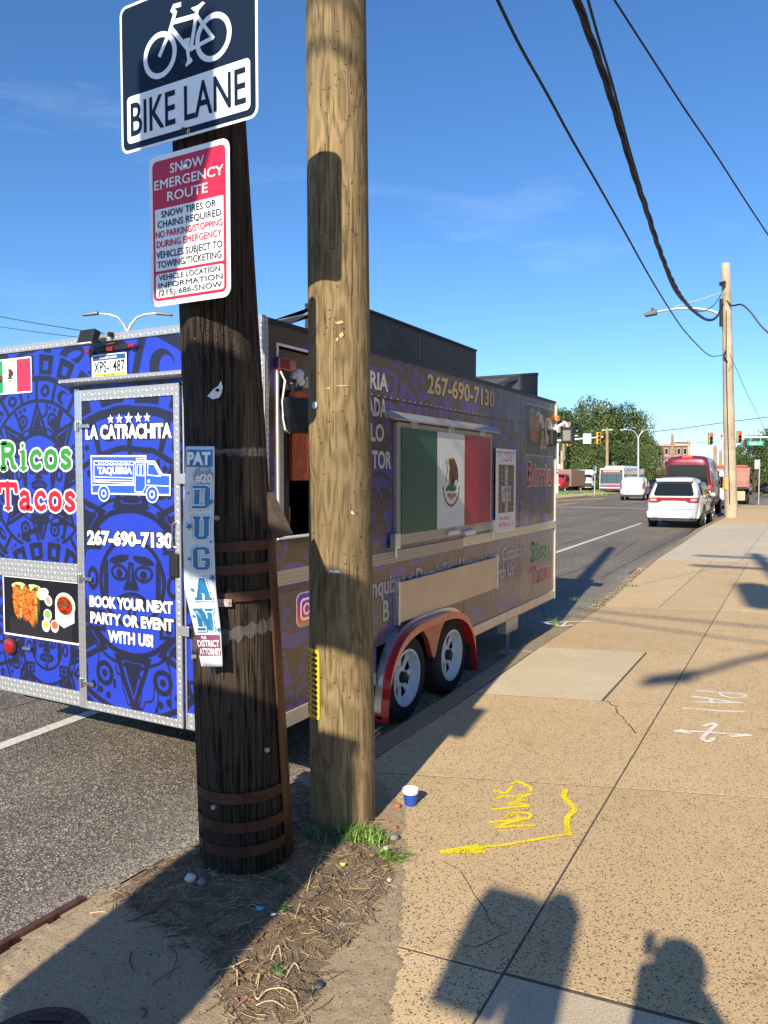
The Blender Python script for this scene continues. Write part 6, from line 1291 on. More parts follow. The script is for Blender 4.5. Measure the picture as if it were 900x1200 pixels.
# parked vehicles on the left side street
def smallveh(name,label,cat,x,y,ang,kind,m,group=None):
    if kind=='truck':
        t=thing(name,label,cat,(x,y,ROADZ),group); F=vframe(x,y,ang)
        MB().hexa([F(-1.05,-3.6,.6),F(1.05,-3.6,.6),F(1.05,-.1,.6),F(-1.05,-.1,.6),F(-1.05,-3.6,2.35),F(1.05,-3.6,2.35),F(1.05,-.1,2.45),F(-1.05,-.1,2.45)]).build('cargo_box',m[0],t,bevel=.05)
        st=[(-.1,.4,1.25,1.95,.93,.80),(.1,.38,1.25,2.0,.95,.80),(.7,.38,1.25,1.98,.95,.78),(1.15,.38,1.2,1.35,.95,.75),(1.9,.38,1.05,1.15,.92,.7),(2.1,.45,.9,.95,.85,.6)]
        shell(F,st,'cab',m[1],t); sidepanel(F,[(.05,1.28),(1.0,1.25),(.68,1.85),(.05,1.85)],lambda z:.95-max(0,z-1.25)*.2,.02,M['vglass'],'side_window',t,1,.05); sidepanel(F,[(.05,1.28),(1.0,1.25),(.68,1.85),(.05,1.85)],lambda z:.95-max(0,z-1.25)*.2,.02,M['vglass'],'side_window',t,-1,.05)
        MB().hexa([F(-.78,1.10,1.32),F(.78,1.10,1.32),F(.78,1.22,1.32),F(-.78,1.22,1.32),F(-.7,.70,1.86),F(.7,.70,1.86),F(.7,.80,1.88),F(-.7,.80,1.88)]).build('windscreen',M['vglass'],t)
        MB().hexa([F(-.8,2.05,.55),F(.8,2.05,.55),F(.8,2.14,.55),F(-.8,2.14,.55),F(-.8,2.05,.95),F(.8,2.05,.95),F(.8,2.12,.95),F(-.8,2.12,.95)]).build('grille',M['plasticblk'],t,bevel=.02)
        for s_ in (1,-1): MB().lathe(F(s_*.72,2.10,.80),F(0,1,0)-F(0,0,0),[(0,.09),(.03,.08),(.03,0)],10).build('headlight',M['headl'],t)
        vwheels(F,(-2.6,1.25),.95,.36,t)
    else:
        t=thing(name,label,cat,(x,y,ROADZ),group); F=vframe(x,y,ang)
        st=[(0,.35,.80,.90,.78,.6),(.15,.28,.88,1.02,.86,.62),(.75,.25,.90,1.40,.88,.60),(1.9,.25,.88,1.46,.88,.60),(2.7,.25,.88,1.30,.88,.58),(3.2,.25,.86,.98,.87,.62),(4.2,.28,.76,.84,.83,.6),(4.5,.36,.62,.68,.72,.5)]
        shell(F,st,'body',m,t)
        for s_ in (1,-1): sidepanel(F,[(.85,.95),(1.9,.93),(1.9,1.36),(1.1,1.34)],lambda z:.875-max(0,z-.9)*.45,.03,M['vglass'],'side_window',t,s_,.06); sidepanel(F,[(1.97,.93),(2.95,.92),(2.55,1.30),(1.97,1.36)],lambda z:.875-max(0,z-.9)*.45,.03,M['vglass'],'side_window',t,s_,.06)
        rearpanel(F,[(-.6,.98),(.6,.98),(.5,1.36),(-.5,1.36)],lambda z:.10+max(0,z-.95)*1.3,M['vglass'],'rear_window',t,.08)
        for s_ in (1,-1): rearpanel(F,[(s_*.5,.72),(s_*.80,.72),(s_*.80,.86),(s_*.5,.86)],lambda z:-.0,M['redlens'],'tail_lamp',t,.08)
        rearpanel(F,[(-.75,.30),(.75,.30),(.75,.42),(-.75,.42)],lambda z:-.02,M['plasticblk'],'bumper',t,.08)
        vwheels(F,(.8,3.6),.86,.32,t,.2)
    return t
smallveh('pickup_truck','red work truck with a brown box parked at far left behind the grass strip','truck',-23.2,81.5,R(170),'truck',(mat('brown_truck_box',(.25,.16,.12),.7),M['paintred']))
smallveh('box_truck','white cab truck with a grey box parked right of the red work truck','truck',-22.2,87.0,R(200),'truck',(M['carwhite'],M['carwhite']))
smallveh('parked_car','pale silver car half hidden by the trailer corner on the far left','car',-22.9,75.6,R(170),'car',M['carwhite'])
smallveh('parked_car','white car behind the round signpost left of the bus','car',-22.5,95,R(170),'car',M['carwhite'])
smallveh('moving_car','dark car seen in the gap between the white compact van and the white parked one','car',-14.6,88,R(3),'car',M['vblack'])
smallveh('moving_car','grey silver car driving in the far right lane beside the street sign','car',-5.3,78,R(8),'car',M['silver'])
smallveh('moving_car','dark grey car left of the silver one beyond the dump truck','car',-7.2,86,R(8),'car',M['vblack'])
smallveh('parked_car','black car just behind the far wooden pole','car',-5.15,41.6,R(2),'car',M['vblack'])
# white van with a dark rear window, dump truck
t,F=boxvan('parked_van','white van with a dark rear window partly hidden by the far wooden pole','van',-4.65,44.5,R(3),1.95,5.0,2.15,M['carwhite'])
rearpanel(F,[(-.78,1.15),(.78,1.15),(.70,1.75),(-.70,1.75)],lambda z:.0,M['vglass'],'rear_window',t,.06)
for s_ in (1,-1): rearpanel(F,[(s_*.80,.9),(s_*.95,.9),(s_*.95,1.45),(s_*.84,1.45)],lambda z:-.005,M['redlens'],'tail_lamp',t,.08)
rearpanel(F,[(-.9,.3),(.9,.3),(.9,.5),(-.9,.5)],lambda z:-.06,M['plasticblk'],'bumper',t,.1); vwheels(F,(.9,3.9),.97,.35,t)
x,y=-4.35,52.3; t=thing('dump_truck','faded red dump truck body seen past the far wooden pole','truck',(x,y,ROADZ)); F=vframe(x,y,R(3))
MB().hexa([F(-1.15,0,1.0),F(1.15,0,1.0),F(1.15,4.2,1.0),F(-1.15,4.2,1.0),F(-1.2,.05,2.25),F(1.2,.05,2.25),F(1.2,4.2,2.35),F(-1.2,4.2,2.35)]).build('dump_body',M['salmon'],t,bevel=.03)
for u in (-1.05,-.35,.35,1.05): MB().hexa([F(u-.06,-.06,1.02),F(u+.06,-.06,1.02),F(u+.06,.02,1.02),F(u-.06,.02,1.02),F(u-.06,-.0,2.2),F(u+.06,-.0,2.2),F(u+.06,.06,2.2),F(u-.06,.06,2.2)]).build('tailgate_rib',M['salmon'],t)
rearpanel(F,[(-.25,1.35),(.45,1.35),(.45,1.85),(-.25,1.85)],lambda z:-.03,M['signwhite'],'tailgate_board',t,.02); rearpanel(F,[(-1.1,.95),(1.1,.95),(1.1,1.1),(-1.1,1.1)],lambda z:-.10,M['darkmetal'],'bumper',t,.1)
MB().hexa([F(-.95,.1,.25),F(.95,.1,.25),F(.95,.3,.25),F(-.95,.3,.25),F(-.95,.1,.85),F(.95,.1,.85),F(.95,.3,.85),F(-.95,.3,.85)]).build('mud_flap',mat('tan_flap',(.42,.38,.28),.7),t)
MB().hexa([F(-1.1,4.4,.5),F(1.1,4.4,.5),F(1.1,6.2,.5),F(-1.1,6.2,.5),F(-1.05,4.4,2.5),F(1.05,4.4,2.5),F(1.0,5.9,2.4),F(-1.0,5.9,2.4)]).build('cab',M['paintred'],t,bevel=.08)
vwheels(F,(1.0,5.6),1.1,.48,t,.3)
# ------------------------------------------------------------------ far wooden pole, lamp arm, wires
fpx=G(857,606); FPy=fpx.y; fx=fpx.x
fp_=thing('far_utility_pole','pale weathered wooden pole with a street lamp arm beside the parked white car','pole',(fx,FPy,0))
def PP(x,y,D=None): d=ray(x,y); return OV+d*(FPy/d.y)     # points in the pole's cross-street plane
ptop=PP(850.5,309); pbase=Vector((fx,FPy,-.2)); polemesh(pbase,(ptop.x,FPy,ptop.z),.245,.155,seed=5,n=28,seg=40,rough=.012).build('pole_shaft',M['wood_far'],fp_,smooth=True)
pp=PP(854,570); MB().lathe((pp.x,FPy,pp.z-.12),(0,0,1),[(0,.232),(.5,.228)],24).build('yellow_tag',mat('yellow_pole_tag',(.62,.40,.05),.6,var=.4,vs=6,col2=(.40,.30,.18)),fp_)
M['galv']=mat('galvanised_tube',(.55,.56,.56),.45,.5); M['lampgrey']=mat('lamp_head_grey',(.09,.095,.10),.5,.3)
def PW(x,y,dy=0): p=PP(x,y); return Vector((p.x,FPy-.25+dy,p.z))
MB().tube([PW(846,371),PW(836,366),PW(818,363),PW(795,363),PW(770,367)],[.055,.05,.05,.045,.04],8).build('lamp_arm',M['galv'],fp_,smooth=True)
MB().tube([PW(792,361),PW(820,353),PW(845,345)],.022,6).build('brace',M['galv'],fp_)
MB().hexa([PW(771,370,-.16),PW(757,372.5,-.16),PW(757,372.5,.16),PW(771,370,.16),PW(771,364,-.14),PW(757,369,-.14),PW(757,369,.14),PW(771,364,.14)]).build('lamp_head',M['lampgrey'],fp_,bevel=.03)
MB().tube([PW(766,366),PW(766,362)],.05,8).build('photocell',M['lampgrey'],fp_)
MB().tube([PW(848,336,-.02),PW(847,332,-.06)],.12,8).build('insulator',M['darkmetal'],fp_); MB().tube([PW(846,352,-.02),PW(846,384,-.05)],.07,8).tube([PW(851,412,0),PW(849,418,-.06),PW(853,425,0)],.03,6).build('cable_bracket',M['darkmetal'],fp_)
MB().tube([PW(852,365,-.05),PW(852,420,-.05),PW(853,470,-.06),PW(856,590,-.06)],.016,6).build('ground_wire',M['darkmetal'],fp_)
# hanging strap and wires through the pole head. wire points: pixel + where its vertical plane runs
M['cable']=mat('black_cable',(.012,.012,.014),.5)
def wire(px,P0,Q,r,name='overhead_wire',label='',twist=0,ext=None):
    """px measured along the wire; the wire hangs in the vertical plane through P0 and Q"""
    d=Vector((Q[0]-P0[0],Q[1]-P0[1],0)).normalized(); n=Vector((-d.y,d.x,0)); pts=[]
    for q in px:
        v=ray(*q); t=(Vector((P0[0],P0[1],0))-Vector((0,0,0))).dot(n)/v.dot(n); pts.append(OV+v*t)
    if ext is not None: pts=[Vector(ext)]+pts
    P=[]   # catmull
    k=len(pts)
    for i in range(k-1):
        a,b,c,e=pts[max(i-1,0)],pts[i],pts[i+1],pts[min(i+2,k-1)]
        for j in range(8):
            s=j/8; P.append(.5*((2*b)+(c-a)*s+(2*a-5*b+4*c-e)*s*s+(3*b-a-3*c+e)*s**3))
    P.append(pts[-1])
    if not twist: o=MB().tube(P,r,6).build(name,M['cable'],smooth=True); return tag(o,label,'wire')
    # bundled cable: three strands laid round each other
    L=[0]
    for i in range(1,len(P)): L.append(L[-1]+(P[i]-P[i-1]).length)
    tot=L[-1]; NN=int(tot/.10); mb=MB(); S_=[]
    for i in range(NN+1):
        s=tot*i/NN; j=min(max(int(np.searchsorted(L,s))-1,0),len(P)-2); f=(s-L[j])/max(1e-6,L[j+1]-L[j]); S_.append((P[j].lerp(P[j+1],f),s))
    for k3 in range(3):
        mb.tube([p+Vector((0,0,1))*r*1.05*math.sin(s*twist+2.094*k3)+RT*r*1.05*math.cos(s*twist+2.094*k3) for p,s in S_],r,5)
    return tag(mb.build(name,M['cable'],smooth=True),label,'wire')
pole=(fx,FPy-.25)
wire([(568,-34),(583,0),(610,55),(640,108),(670,163),(700,215),(730,268),(760,322),(785,363),(800,385),(815,402),(829,415),(838,417.5),(852,415)],pole,(-1.95,4.9),.013,label='single black wire running lowest from upper left to the far wooden pole')
wire([(662,-34),(676,0),(690,38),(705,80),(718,120),(730,160),(742,200),(757,244),(772,290),(786,325),(800,350),(815,366),(830,375),(840,371),(847,357)],pole,(-1.5,4.0),.017,name='overhead_cable',label='thick twisted bundled cable sagging to the head of the far wooden pole',twist=4.5,ext=None)
wire([(680,-34),(689,0),(703,50),(718,100),(735,165),(748,210),(762,260),(776,305),(790,340),(806,358),(822,365),(836,358),(845,345)],pole,(-1.4,4.0),.011,label='thin black wire running just right of the thick twisted cable')
wire([(700,-32),(720,0),(760,62),(800,124),(840,183),(880,245),(930,320)],(4,32),(-1.0,5),.007,label='thinnest straight wire crossing the top right corner of the sky')
wire([(852,352),(858,358),(869,357),(880,366),(894,384),(925,412)],(fx,FPy-.25),(7,30),.035,label='black cable leaving the far pole towards the right edge')
wire([(855,415),(865,437),(875,460),(890,490),(902,515)],(fx,FPy+.2),(fx+1.2,50),.010,label='thin guy wire slanting down right of the far pole')
wire([(765,506),(800,502),(850,495),(930,485)],(-20,75),(25,75),.035,label='far wire crossing the street above the red traffic lights')
wire([(765,521),(800,520),(840,517)],(-20,110),(5,110),.03,label='far wire above the brick building roof')
wire([(0,371),(50,380),(120,391),(170,397)],(-60,60),(-30,60),.05,label='upper thin far wire in the sky left of the double lamp'); wire([(0,383),(50,390),(100,396),(150,400)],(-60,60),(-30,60),.04,label='lower thin far wire just above the trailer roof at left')
# ------------------------------------------------------------------ signals, street lamps, distant poles
M['sigyel']=mat('signal_yellow',(.70,.42,.04),.5); M['sigred']=mat('lit_red_signal',(.4,.01,.01),.3,emit=(1,.05,.02),es=3.0); M['teal']=mat('green_street_sign',(.0,.42,.28),.4)
D=68.
def FD(D):
    f=lambda x,y,n=0: (lambda p:p-(p-OV).normalized()*n)(AT(x,y,D)); return f
def signal(x,y,F,label,red,arm_group,face=True,hpx=14):
    c=F(x,y,.1); t=thing('traffic_signal',label,'traffic light',tuple(c),arm_group); h=hpx*D/900; w=h*.36
    X=RT; Z=Vector((0,0,1)); N_=-FW
    f=frame(c,X,Z,N_)
    MB().fbox(f,-w/2,w/2,-h/2,h/2,-.14,.10).build('housing',M['sigyel'],t,bevel=.03)
    if red: MB().fbox(f,-w*.62,w*.62,-h*.56,h*.56,-.02,.0).build('backplate',M['darkmetal'],t)
    for i in range(3):
        z=h*(.33-.33*i); vis=MB().lathe(f(0,z,.10),N_,[(0,w*.40),(.14,w*.42),(.14,w*.38),(.0,w*.36)],14).build('visor',M['darkmetal'] if red else M['sigyel'],t)
        MB().lathe(f(0,z,.10),N_,[(0,w*.36),(.02,w*.3),(.03,0)],14).build('lens',M['sigred'] if (red and i==0) else M['darkmetal'],vis)
    return t
F68=FD(68)
ar=thing('signal_mast','grey signal mast arm above the bus, its post hidden by the trailer','signal mast',tuple(Vector(AT(610,578,68).xy.to_3d())))
MB().tube([F68(610,519),F68(655,516.5),F68(707,512)],[.12,.10,.06],8).build('mast_arm',M['galv'],ar,smooth=True); MB().tube([F68(610,579),F68(610,505)],[.17,.14],10).build('post',M['galv'],ar,smooth=True)
MB().tube([F68(670,511.5),F68(677,510.5)],.08,6).build('bracket',M['galv'],ar)
signal(666.5,516,F68,'yellow cased signal at the left of the far mast arm',False,None,hpx=13); signal(701.5,513.5,F68,'yellow cased signal at the right tip of the far mast arm',False,None,hpx=13)
c=F68(688,514,.15); f=frame(c,RT,(0,0,1),-FW); t=tag(MB().fbox(f,-.34,.34,-.42,.42,-.02,.02).build('mast_sign',M['signwhite'],bevel=.01),'blank pale sign panel hanging between the two yellow signals','sign')
ar=thing('signal_mast','mast arm with red signals reaching in from the right edge','signal mast',tuple(Vector(AT(915,580,68).xy.to_3d())))
MB().tube([F68(828,513),F68(862,513),F68(900,512.5),F68(918,512)],[.05,.07,.09,.12],8).build('mast_arm',M['galv'],ar,smooth=True); MB().tube([F68(916,580),F68(915,480)],[.17,.14],10).build('post',M['galv'],ar,smooth=True)
signal(832.5,514,F68,'signal showing red left of the far wooden pole',True,None,hpx=11.5); signal(866,512,F68,'signal showing red right of the far wooden pole',True,None,hpx=11.5)
c=F68(849,512.5,.2); f=frame(c,RT,(0,0,1),-FW); o=MB().fbox(f,-.42,.30,-.35,.35,-.02,.02).build('mast_sign',M['signwhite'],bevel=.01); tag(o,'white arrow sign peeking out left of the far wooden pole between the red signals','sign'); stroke(MB(),f,[(0,0),(0,0)],.1); q=MB(); stroke(q,f,[(-.25,-.18),(-.25,.2)],.07,.021,.005); stroke(q,f,[(-.34,.08),(-.25,.22),(-.16,.08)],.07,.0215,.005); q.build('arrow_print',M['signblack'],o)
c=F68(885.5,519.5,.2); f=frame(c,RT,(0,0,1),-FW); o=MB().fbox(f,-.66,.66,-.19,.19,-.02,.02).build('street_name_sign',M['teal'],bevel=.01); tag(o,'bright green street name sign hanging from the right mast arm','street sign'); text('OLEA ST',f,-.5,.5,-.10,.10,.021,M['signwhite'],o,.01)
for u in (-.4,.4): MB().fbox(f,u-.03,u+.03,.19,.52,-.02,.02).build('hanger',M['galv'],o)
# small sign by the right edge
c=AT(889,588,50); t=thing('sign_post','slim post with a small white sign at the far right pavement','sign post',(c.x,c.y,0)); MB().tube([(c.x,c.y,-.1),(c.x,c.y,AT(889,538,50).z)],.035,8).build('post',M['galv'],t); f=frame(AT(886.5,544,49.9),RT,(0,0,1),-FW); MB().fbox(f,-.10,.14,-.25,.25,-.01,.01).build('sign_plate',M['signwhite'],t)
# double arm street lamp far ahead, and one above the trailer
def dlamp(x,yb,yt,D,armw,armh,label,drop=True,headl=(1,1)):
    b=AT(x,yb,D); tp=AT(x,yt,D); t=thing('street_lamp',label,'street lamp',(b.x,b.y,ROADZ)); k=D/900
    MB().tube([(b.x,b.y,ROADZ),(tp.x,tp.y,tp.z)],[.13,.08],10).build('post',M['galv'],t,smooth=True)
    MB().lathe((b.x,b.y,ROADZ),(0,0,1),[(0,.28),(.9,.22),(1.0,.15)],12).build('base',M['galv'],t)
    for s_ in (-1,1):
        P=[tp+RT*(s_*armw*k*u)+Vector((0,0,armh*k*v)) for u,v in ((0,-.3),(.10,.25),(.32,.75),(.6,.97),(1.0,1.02))]
        MB().tube(P,[.06,.055,.05,.045,.04],8).build('arm',M['galv'],t,smooth=True); e=P[-1]; f=frame(e,RT*s_,(0,0,1),-FW)
        MB().hexa([f(-.05,-.04,-.12),f(.6,-.10,-.10),f(.6,-.10,.10),f(-.05,-.04,.12),f(-.05,.08,-.10),f(.6,-.02,-.08),f(.6,-.02,.08),f(-.05,.08,.10)]).build('lamp_head',M['lampgrey'] if D<60 else M['galv'],t,bevel=.02)
dlamp(748,572,512,84,14,8,'white double arm street lamp standing behind the bus')
dlamp(149.5,560,386,33,33,17,'double arm street lamp rising behind the trailer roof at left')
def dpole(x,yt,D,label,cross=0,yb=None,r=.15,col='wood_bg'):
    b=AT(x,575,D); tp=AT(x,yt,D); t=thing('utility_pole',label,'pole',(b.x,b.y,ROADZ)); MB().tube([(b.x,b.y,ROADZ-.05),(tp.x,tp.y,tp.z)],[r*1.3,r],10).build('pole_shaft',M[col],t,smooth=True)
    if cross: MB().tube([AT(x-cross,yt+3.5,D),AT(x+cross,yt+2.5,D)],.09,6).build('crossarm',M['galv'],t)
    return t
t=dpole(660.5,493,88,'tan wooden pole with a small box near its top, left of the trees'); f=frame(AT(665.5,497,87.8),RT,(0,0,1),-FW); MB().fbox(f,-.35,.3,-.2,.25,-.1,.1).build('transformer_box',mat('brown_grey_box',(.25,.17,.14),.6),t)
dpole(658.5,528,86,'paler shorter pole leaning against the tan pole at the left edge of the trees',col='wood_far')
dpole(711.5,501,88,'tan wooden pole with a pale crossarm in front of the trees',6.5)
dpole(788,508,150,'thin far pole with a crossarm above the brick building',6,r=.2)
dpole(838,522,120,'far wooden pole left of the near pale one above the white van',5,r=.22)
dpole(844.5,528,118,'far short pole just left of the pale near pole, with a small signal box',3,r=.18)
dpole(807,516,190,'slim chimney-like pole at the right end of the brick building',0,r=.3,col='wood_far')
c=AT(697,560,72); t=thing('sign_post','round-topped pale sign seen from behind left of the bus','sign post',(c.x,c.y,ROADZ)); MB().tube([(c.x,c.y,ROADZ),(c.x,c.y,c.z+.3)],.05,8).build('post',M['galv'],t); f=frame(AT(697,550,71.9),RT,(0,0,1),-FW); MB().prism(f,rect(-.14,.14,-.40,.40,.13),-.01,.01).build('sign_plate',M['galv'],t)
# white post near the trailer corner
c=G(652.8,580,ROADZ); t=thing('signal_post','white post at the trailer far corner with a small pedestrian signal','post',(c.x,c.y,ROADZ)); MB().tube([(c.x,c.y,ROADZ),(c.x,c.y,4.6)],.10,8).build('post',M['signwhite'],t); f=frame(AT(653.5,547,c.xy.length-.2),RT,(0,0,1),-FW); MB().fbox(f,-.12,.22,-.2,.2,-.12,.12).build('signal_box',M['signwhite'],t,bevel=.03)
# ------------------------------------------------------------------ far verge and buildings
a=[G(640,590,ROADZ),G(735,577,ROADZ)]
def flat(px,z,h,m,name,zb=ROADZ):
    P=[G(*q,z) for q in px]; k=len(P); return MB().add([(p.x,p.y,z-h) for p in P]+[(p.x,p.y,z) for p in P],[tuple(range(k)),tuple(range(k,2*k))]+[(i,(i+1)%k,(i+1)%k+k,i+k) for i in range(k)]).build(name,m,kind='structure')
flat([(560,590),(655,583.5),(705,579),(735,576.5),(737,573.5),(560,573)],-.06,.2,M['aggregate_worn'],'far_pavement')
vg=flat([(560,581),(656,579.5),(690,577),(708,575),(712,573),(560,572.5)],-.02,.1,mat('dry_verge_grass',(.16,.15,.09),.9,var=.5,vs=.8,col2=(.26,.22,.14)),'verge')
mb=MB()
for _ in range(700):
    q=G(random.uniform(600,712),random.uniform(573.5,581)); a=random.uniform(0,6.28); h=random.uniform(.03,.14); mb.add([(q.x-.04*math.cos(a),q.y,-.03),(q.x+.04*math.cos(a),q.y,-.03),(q.x+random.uniform(-.1,.1),q.y,h)],[(0,1,2)])
mb.build('verge_grass',M['grass'],kind='stuff')
def brickm(name,c1,c2,mortar,sc=4):
    m,nt,p=newmat(name); t=nt.nodes.new('ShaderNodeTexCoord').outputs['Object']; b=nt.nodes.new('ShaderNodeTexBrick'); mp_=nt.nodes.new('ShaderNodeMapping'); mp_.inputs['Rotation'].default_value=(math.pi/2,0,0); lk(nt,t,mp_.inputs[0]); lk(nt,mp_.outputs[0],b.inputs[0])
    b.inputs['Scale'].default_value=sc; b.inputs['Color1'].default_value=(*c1,1); b.inputs['Color2'].default_value=(*c2,1); b.inputs['Mortar'].default_value=(*mortar,1); b.inputs['Mortar Size'].default_value=.012; lk(nt,b.outputs[0],p.inputs['Base Color']); p.inputs['Roughness'].default_value=.9; return m
M['brick']=brickm('red_brown_brickwork',(.24,.12,.085),(.19,.095,.07),(.3,.26,.22)); M['stonetrim']=mat('pale_stone_trim',(.55,.50,.42),.8)
def building(name,label,x0,x1,yt,D,depth,m,nw,nf,yb=578,cat='building'):
    A=AT(x0,yb,D);Bp=AT(x1,yb,D); W=(Bp-A).xy.length; H=AT((x0+x1)/2,yt,D).z-ROADZ; t=thing(name,label,cat,(A.x,A.y,ROADZ)); f=frame((A.x,A.y,ROADZ),RT,(0,0,1),-FW)
    MB().fbox(f,0,W,0,H,-depth,0).build('wall',m,t); MB().fbox(f,-.3,W+.3,H,H+.5,-depth-.3,.3).build('cornice',M['stonetrim'],t); fh=H/nf
    for k in range(nf):
        MB().fbox(f,-.05,W+.05,fh*(k+.14),fh*(k+.20),0,.12).build('sill_course',M['stonetrim'],t)
        for i in range(nw):
            u=W*(i+.5)/nw; w=W/nw*.27; fr_=MB().fbox(f,u-w,u+w,fh*(k+.28),fh*(k+.80),-.02,.10).build('window',M['stonetrim'],t); MB().fbox(f,u-w*.82,u+w*.82,fh*(k+.32),fh*(k+.76),.10,.12).build('pane',M['vglass'],fr_)
    return t,f,W,H
t,f,W,H=building('brick_building','three storey brown brick building with pale trim beyond the trees',769,808,522,190,16,M['brick'],5,3)
MB().fbox(f,W*.72,W*1.0,H,H+.9,-6,.1).build('parapet',M['brick'],t)
building('corner_building','tan building with small windows behind the far pole',838,884,545,125,12,mat('tan_stucco',(.42,.30,.22),.85,var=.1,vs=.3),4,2)
t,f,W,H=building('shop','low white fronted shop with a wide canopy behind the dump truck',822,884,556,110,10,mat('white_shopfront',(.5,.5,.5),.7),6,1)
MB().fbox(f,-.5,W+.6,H*.72,H*.98,0,3).build('canopy',M['carwhite'],t,bevel=.05)
# ------------------------------------------------------------------ trees
M['leaf']=mat('tree_leaf',(.060,.100,.028),.55,var=.5,vs=.35,spec=.3); M['leaf2']=mat('tree_leaf_light',(.095,.135,.035),.55,var=.45,vs=.4,spec=.3); M['bark']=mat('bark',(.12,.09,.06),.9,var=.4,vs=3)
def crown_mesh(name,seed,m,n=5200,leaf=.34,lobes=16):
    r=random.Random(seed); mb=MB(); L=[]
    for _ in range(lobes):
        a=r.uniform(0,6.283); z=r.uniform(.12,1.0); rad=(1-abs(z-.48)**1.7*1.55); d=r.uniform(.25,.78)*max(.2,rad); L.append((d*math.cos(a)*.5,d*math.sin(a)*.5,z*.92,r.uniform(.13,.24)))
    L.append((0,0,.5,.32))
    for _ in range(n):
        cx_,cy_,cz_,cr_=r.choice(L); u=r.uniform(-1,1); a=r.uniform(0,6.283); s=math.sqrt(1-u*u); q=cr_*(r.uniform(.55,1.0)**.5)*(1+.25*r.uniform(-1,1))
        p=Vector((cx_+q*s*math.cos(a),cy_+q*s*math.sin(a),cz_+q*u*.8)); nn=Vector((r.gauss(0,1)+s*math.cos(a),r.gauss(0,1)+s*math.sin(a),r.gauss(0,1)+.6+u)).normalized(); t=nn.orthogonal().normalized(); b=nn.cross(t); th=r.uniform(0,6.28); t,b=t*math.cos(th)+b*math.sin(th),b*math.cos(th)-t*math.sin(th); l=leaf*r.uniform(.5,1.2)*.05
        mb.add([p-t*l,p-b*l*.6,p+t*l,p+b*l*.6],[(0,1,2,3)])
    me=bpy.data.meshes.new(name); me.from_pydata(mb.v,[],mb.f); me.materials.append(m)
    for p in me.polygons: p.use_smooth=False
    return me
CR=[crown_mesh('crown',s,M['leaf'] if s%2 else M['leaf2'],n=9000,leaf=.42,lobes=22) for s in range(5)]
def tree(x,yt,yb,D,wpx,label,ci,group='trees beyond the crossing'):
    b=AT(x,575,D); H=AT(x,yt,D).z+.2; low=AT(x,yb,D).z; w=wpx*D/900; t=thing('tree',label,'tree',(b.x,b.y,ROADZ),group)
    MB().tube([(b.x,b.y,ROADZ-.1),(b.x+.1,b.y,low+.3*(H-low)),(b.x,b.y,low+.7*(H-low))],[.32,.24,.08],8).tube([(b.x,b.y,low*.8),(b.x+w*.18,b.y,low+(H-low)*.45)],[.14,.05],6).tube([(b.x,b.y,low*.9),(b.x-w*.2,b.y+.3,low+(H-low)*.5)],[.14,.05],6).build('trunk',M['bark'],t,smooth=True)
    o=bpy.data.objects.new('crown',CR[ci]); COL.objects.link(o); o.parent=t; o.location=(0,0,low-ROADZ-.1*(H-low)); o.scale=(w,w,(H-low)*1.06); o.rotation_euler=(0,0,random.uniform(0,6.28)); return t
tree(668,476,555,96,56,'dark broad tree crown nearest the trailer corner',1)
tree(650,484,560,100,50,'dark tree at the trailer edge, left of the broad one',3)
tree(697,470,556,104,58,'large leafy tree rising behind the crossarm pole',0)
tree(724,472,556,106,56,'tall rounded tree left of the double street lamp',1)
tree(746,478,560,108,48,'leafy tree right behind the double street lamp',2)
tree(763,514,566,120,34,'lower dark tree at the right end of the tree mass',3)
tree(752,520,572,100,26,'low yellowish tree above the white compact van',4)
tree(778,548,575,112,20,'small shrubby tree right of the white compact van',4)
tree(682,520,574,92,44,'lower bushy tree behind the white box truck',4)
tree(714,522,574,94,44,'lower bushy tree behind the bus front',3)
tree(738,520,574,96,36,'lower bushy tree above the bus roof',1)
tree(655,520,574,92,36,'low bushy tree behind the red work truck',2)
tree(630,500,570,100,50,'tree hidden behind the trailer corner',2); tree(598,505,570,105,50,'far tree hidden behind the trailer',1)
tree(884,512,566,92,46,'dark tree behind the green street sign',1,'trees at the right of the crossing')
tree(905,498,566,96,50,'taller tree at the right edge behind the green street sign',3,'trees at the right of the crossing')
tree(866,522,562,100,30,'smaller tree between the far pole and the green street sign',2,'trees at the right of the crossing')
tree(915,520,570,88,40,'tree just beyond the right edge',0,'trees at the right of the crossing')
tree(940,510,570,90,50,'tree outside the right edge of the frame',1,'trees at the right of the crossing')
# distant wooded horizon
mb=MB(); r=random.Random(5)
for i in range(9000):
    x=r.uniform(-260,170); y=330+r.uniform(-12,12); z=r.uniform(-.5,5+2.5*noise2(x*.03,0,1,2)); l=r.uniform(.5,1.3); a=r.uniform(0,3.1); mb.add([(x-l*math.cos(a),y-l*math.sin(a),z),(x,y,z-l*.7),(x+l*math.cos(a),y+l*math.sin(a),z),(x,y,z+l*.8)],[(0,1,2,3)])
mb.build('distant_wood',M['leaf'],kind='stuff')
# ------------------------------------------------------------------ things and added shadow casters standing behind the photographer (their shadows fall into the picture)
def bh(u,Y,z): return Vector((u,Y,z))
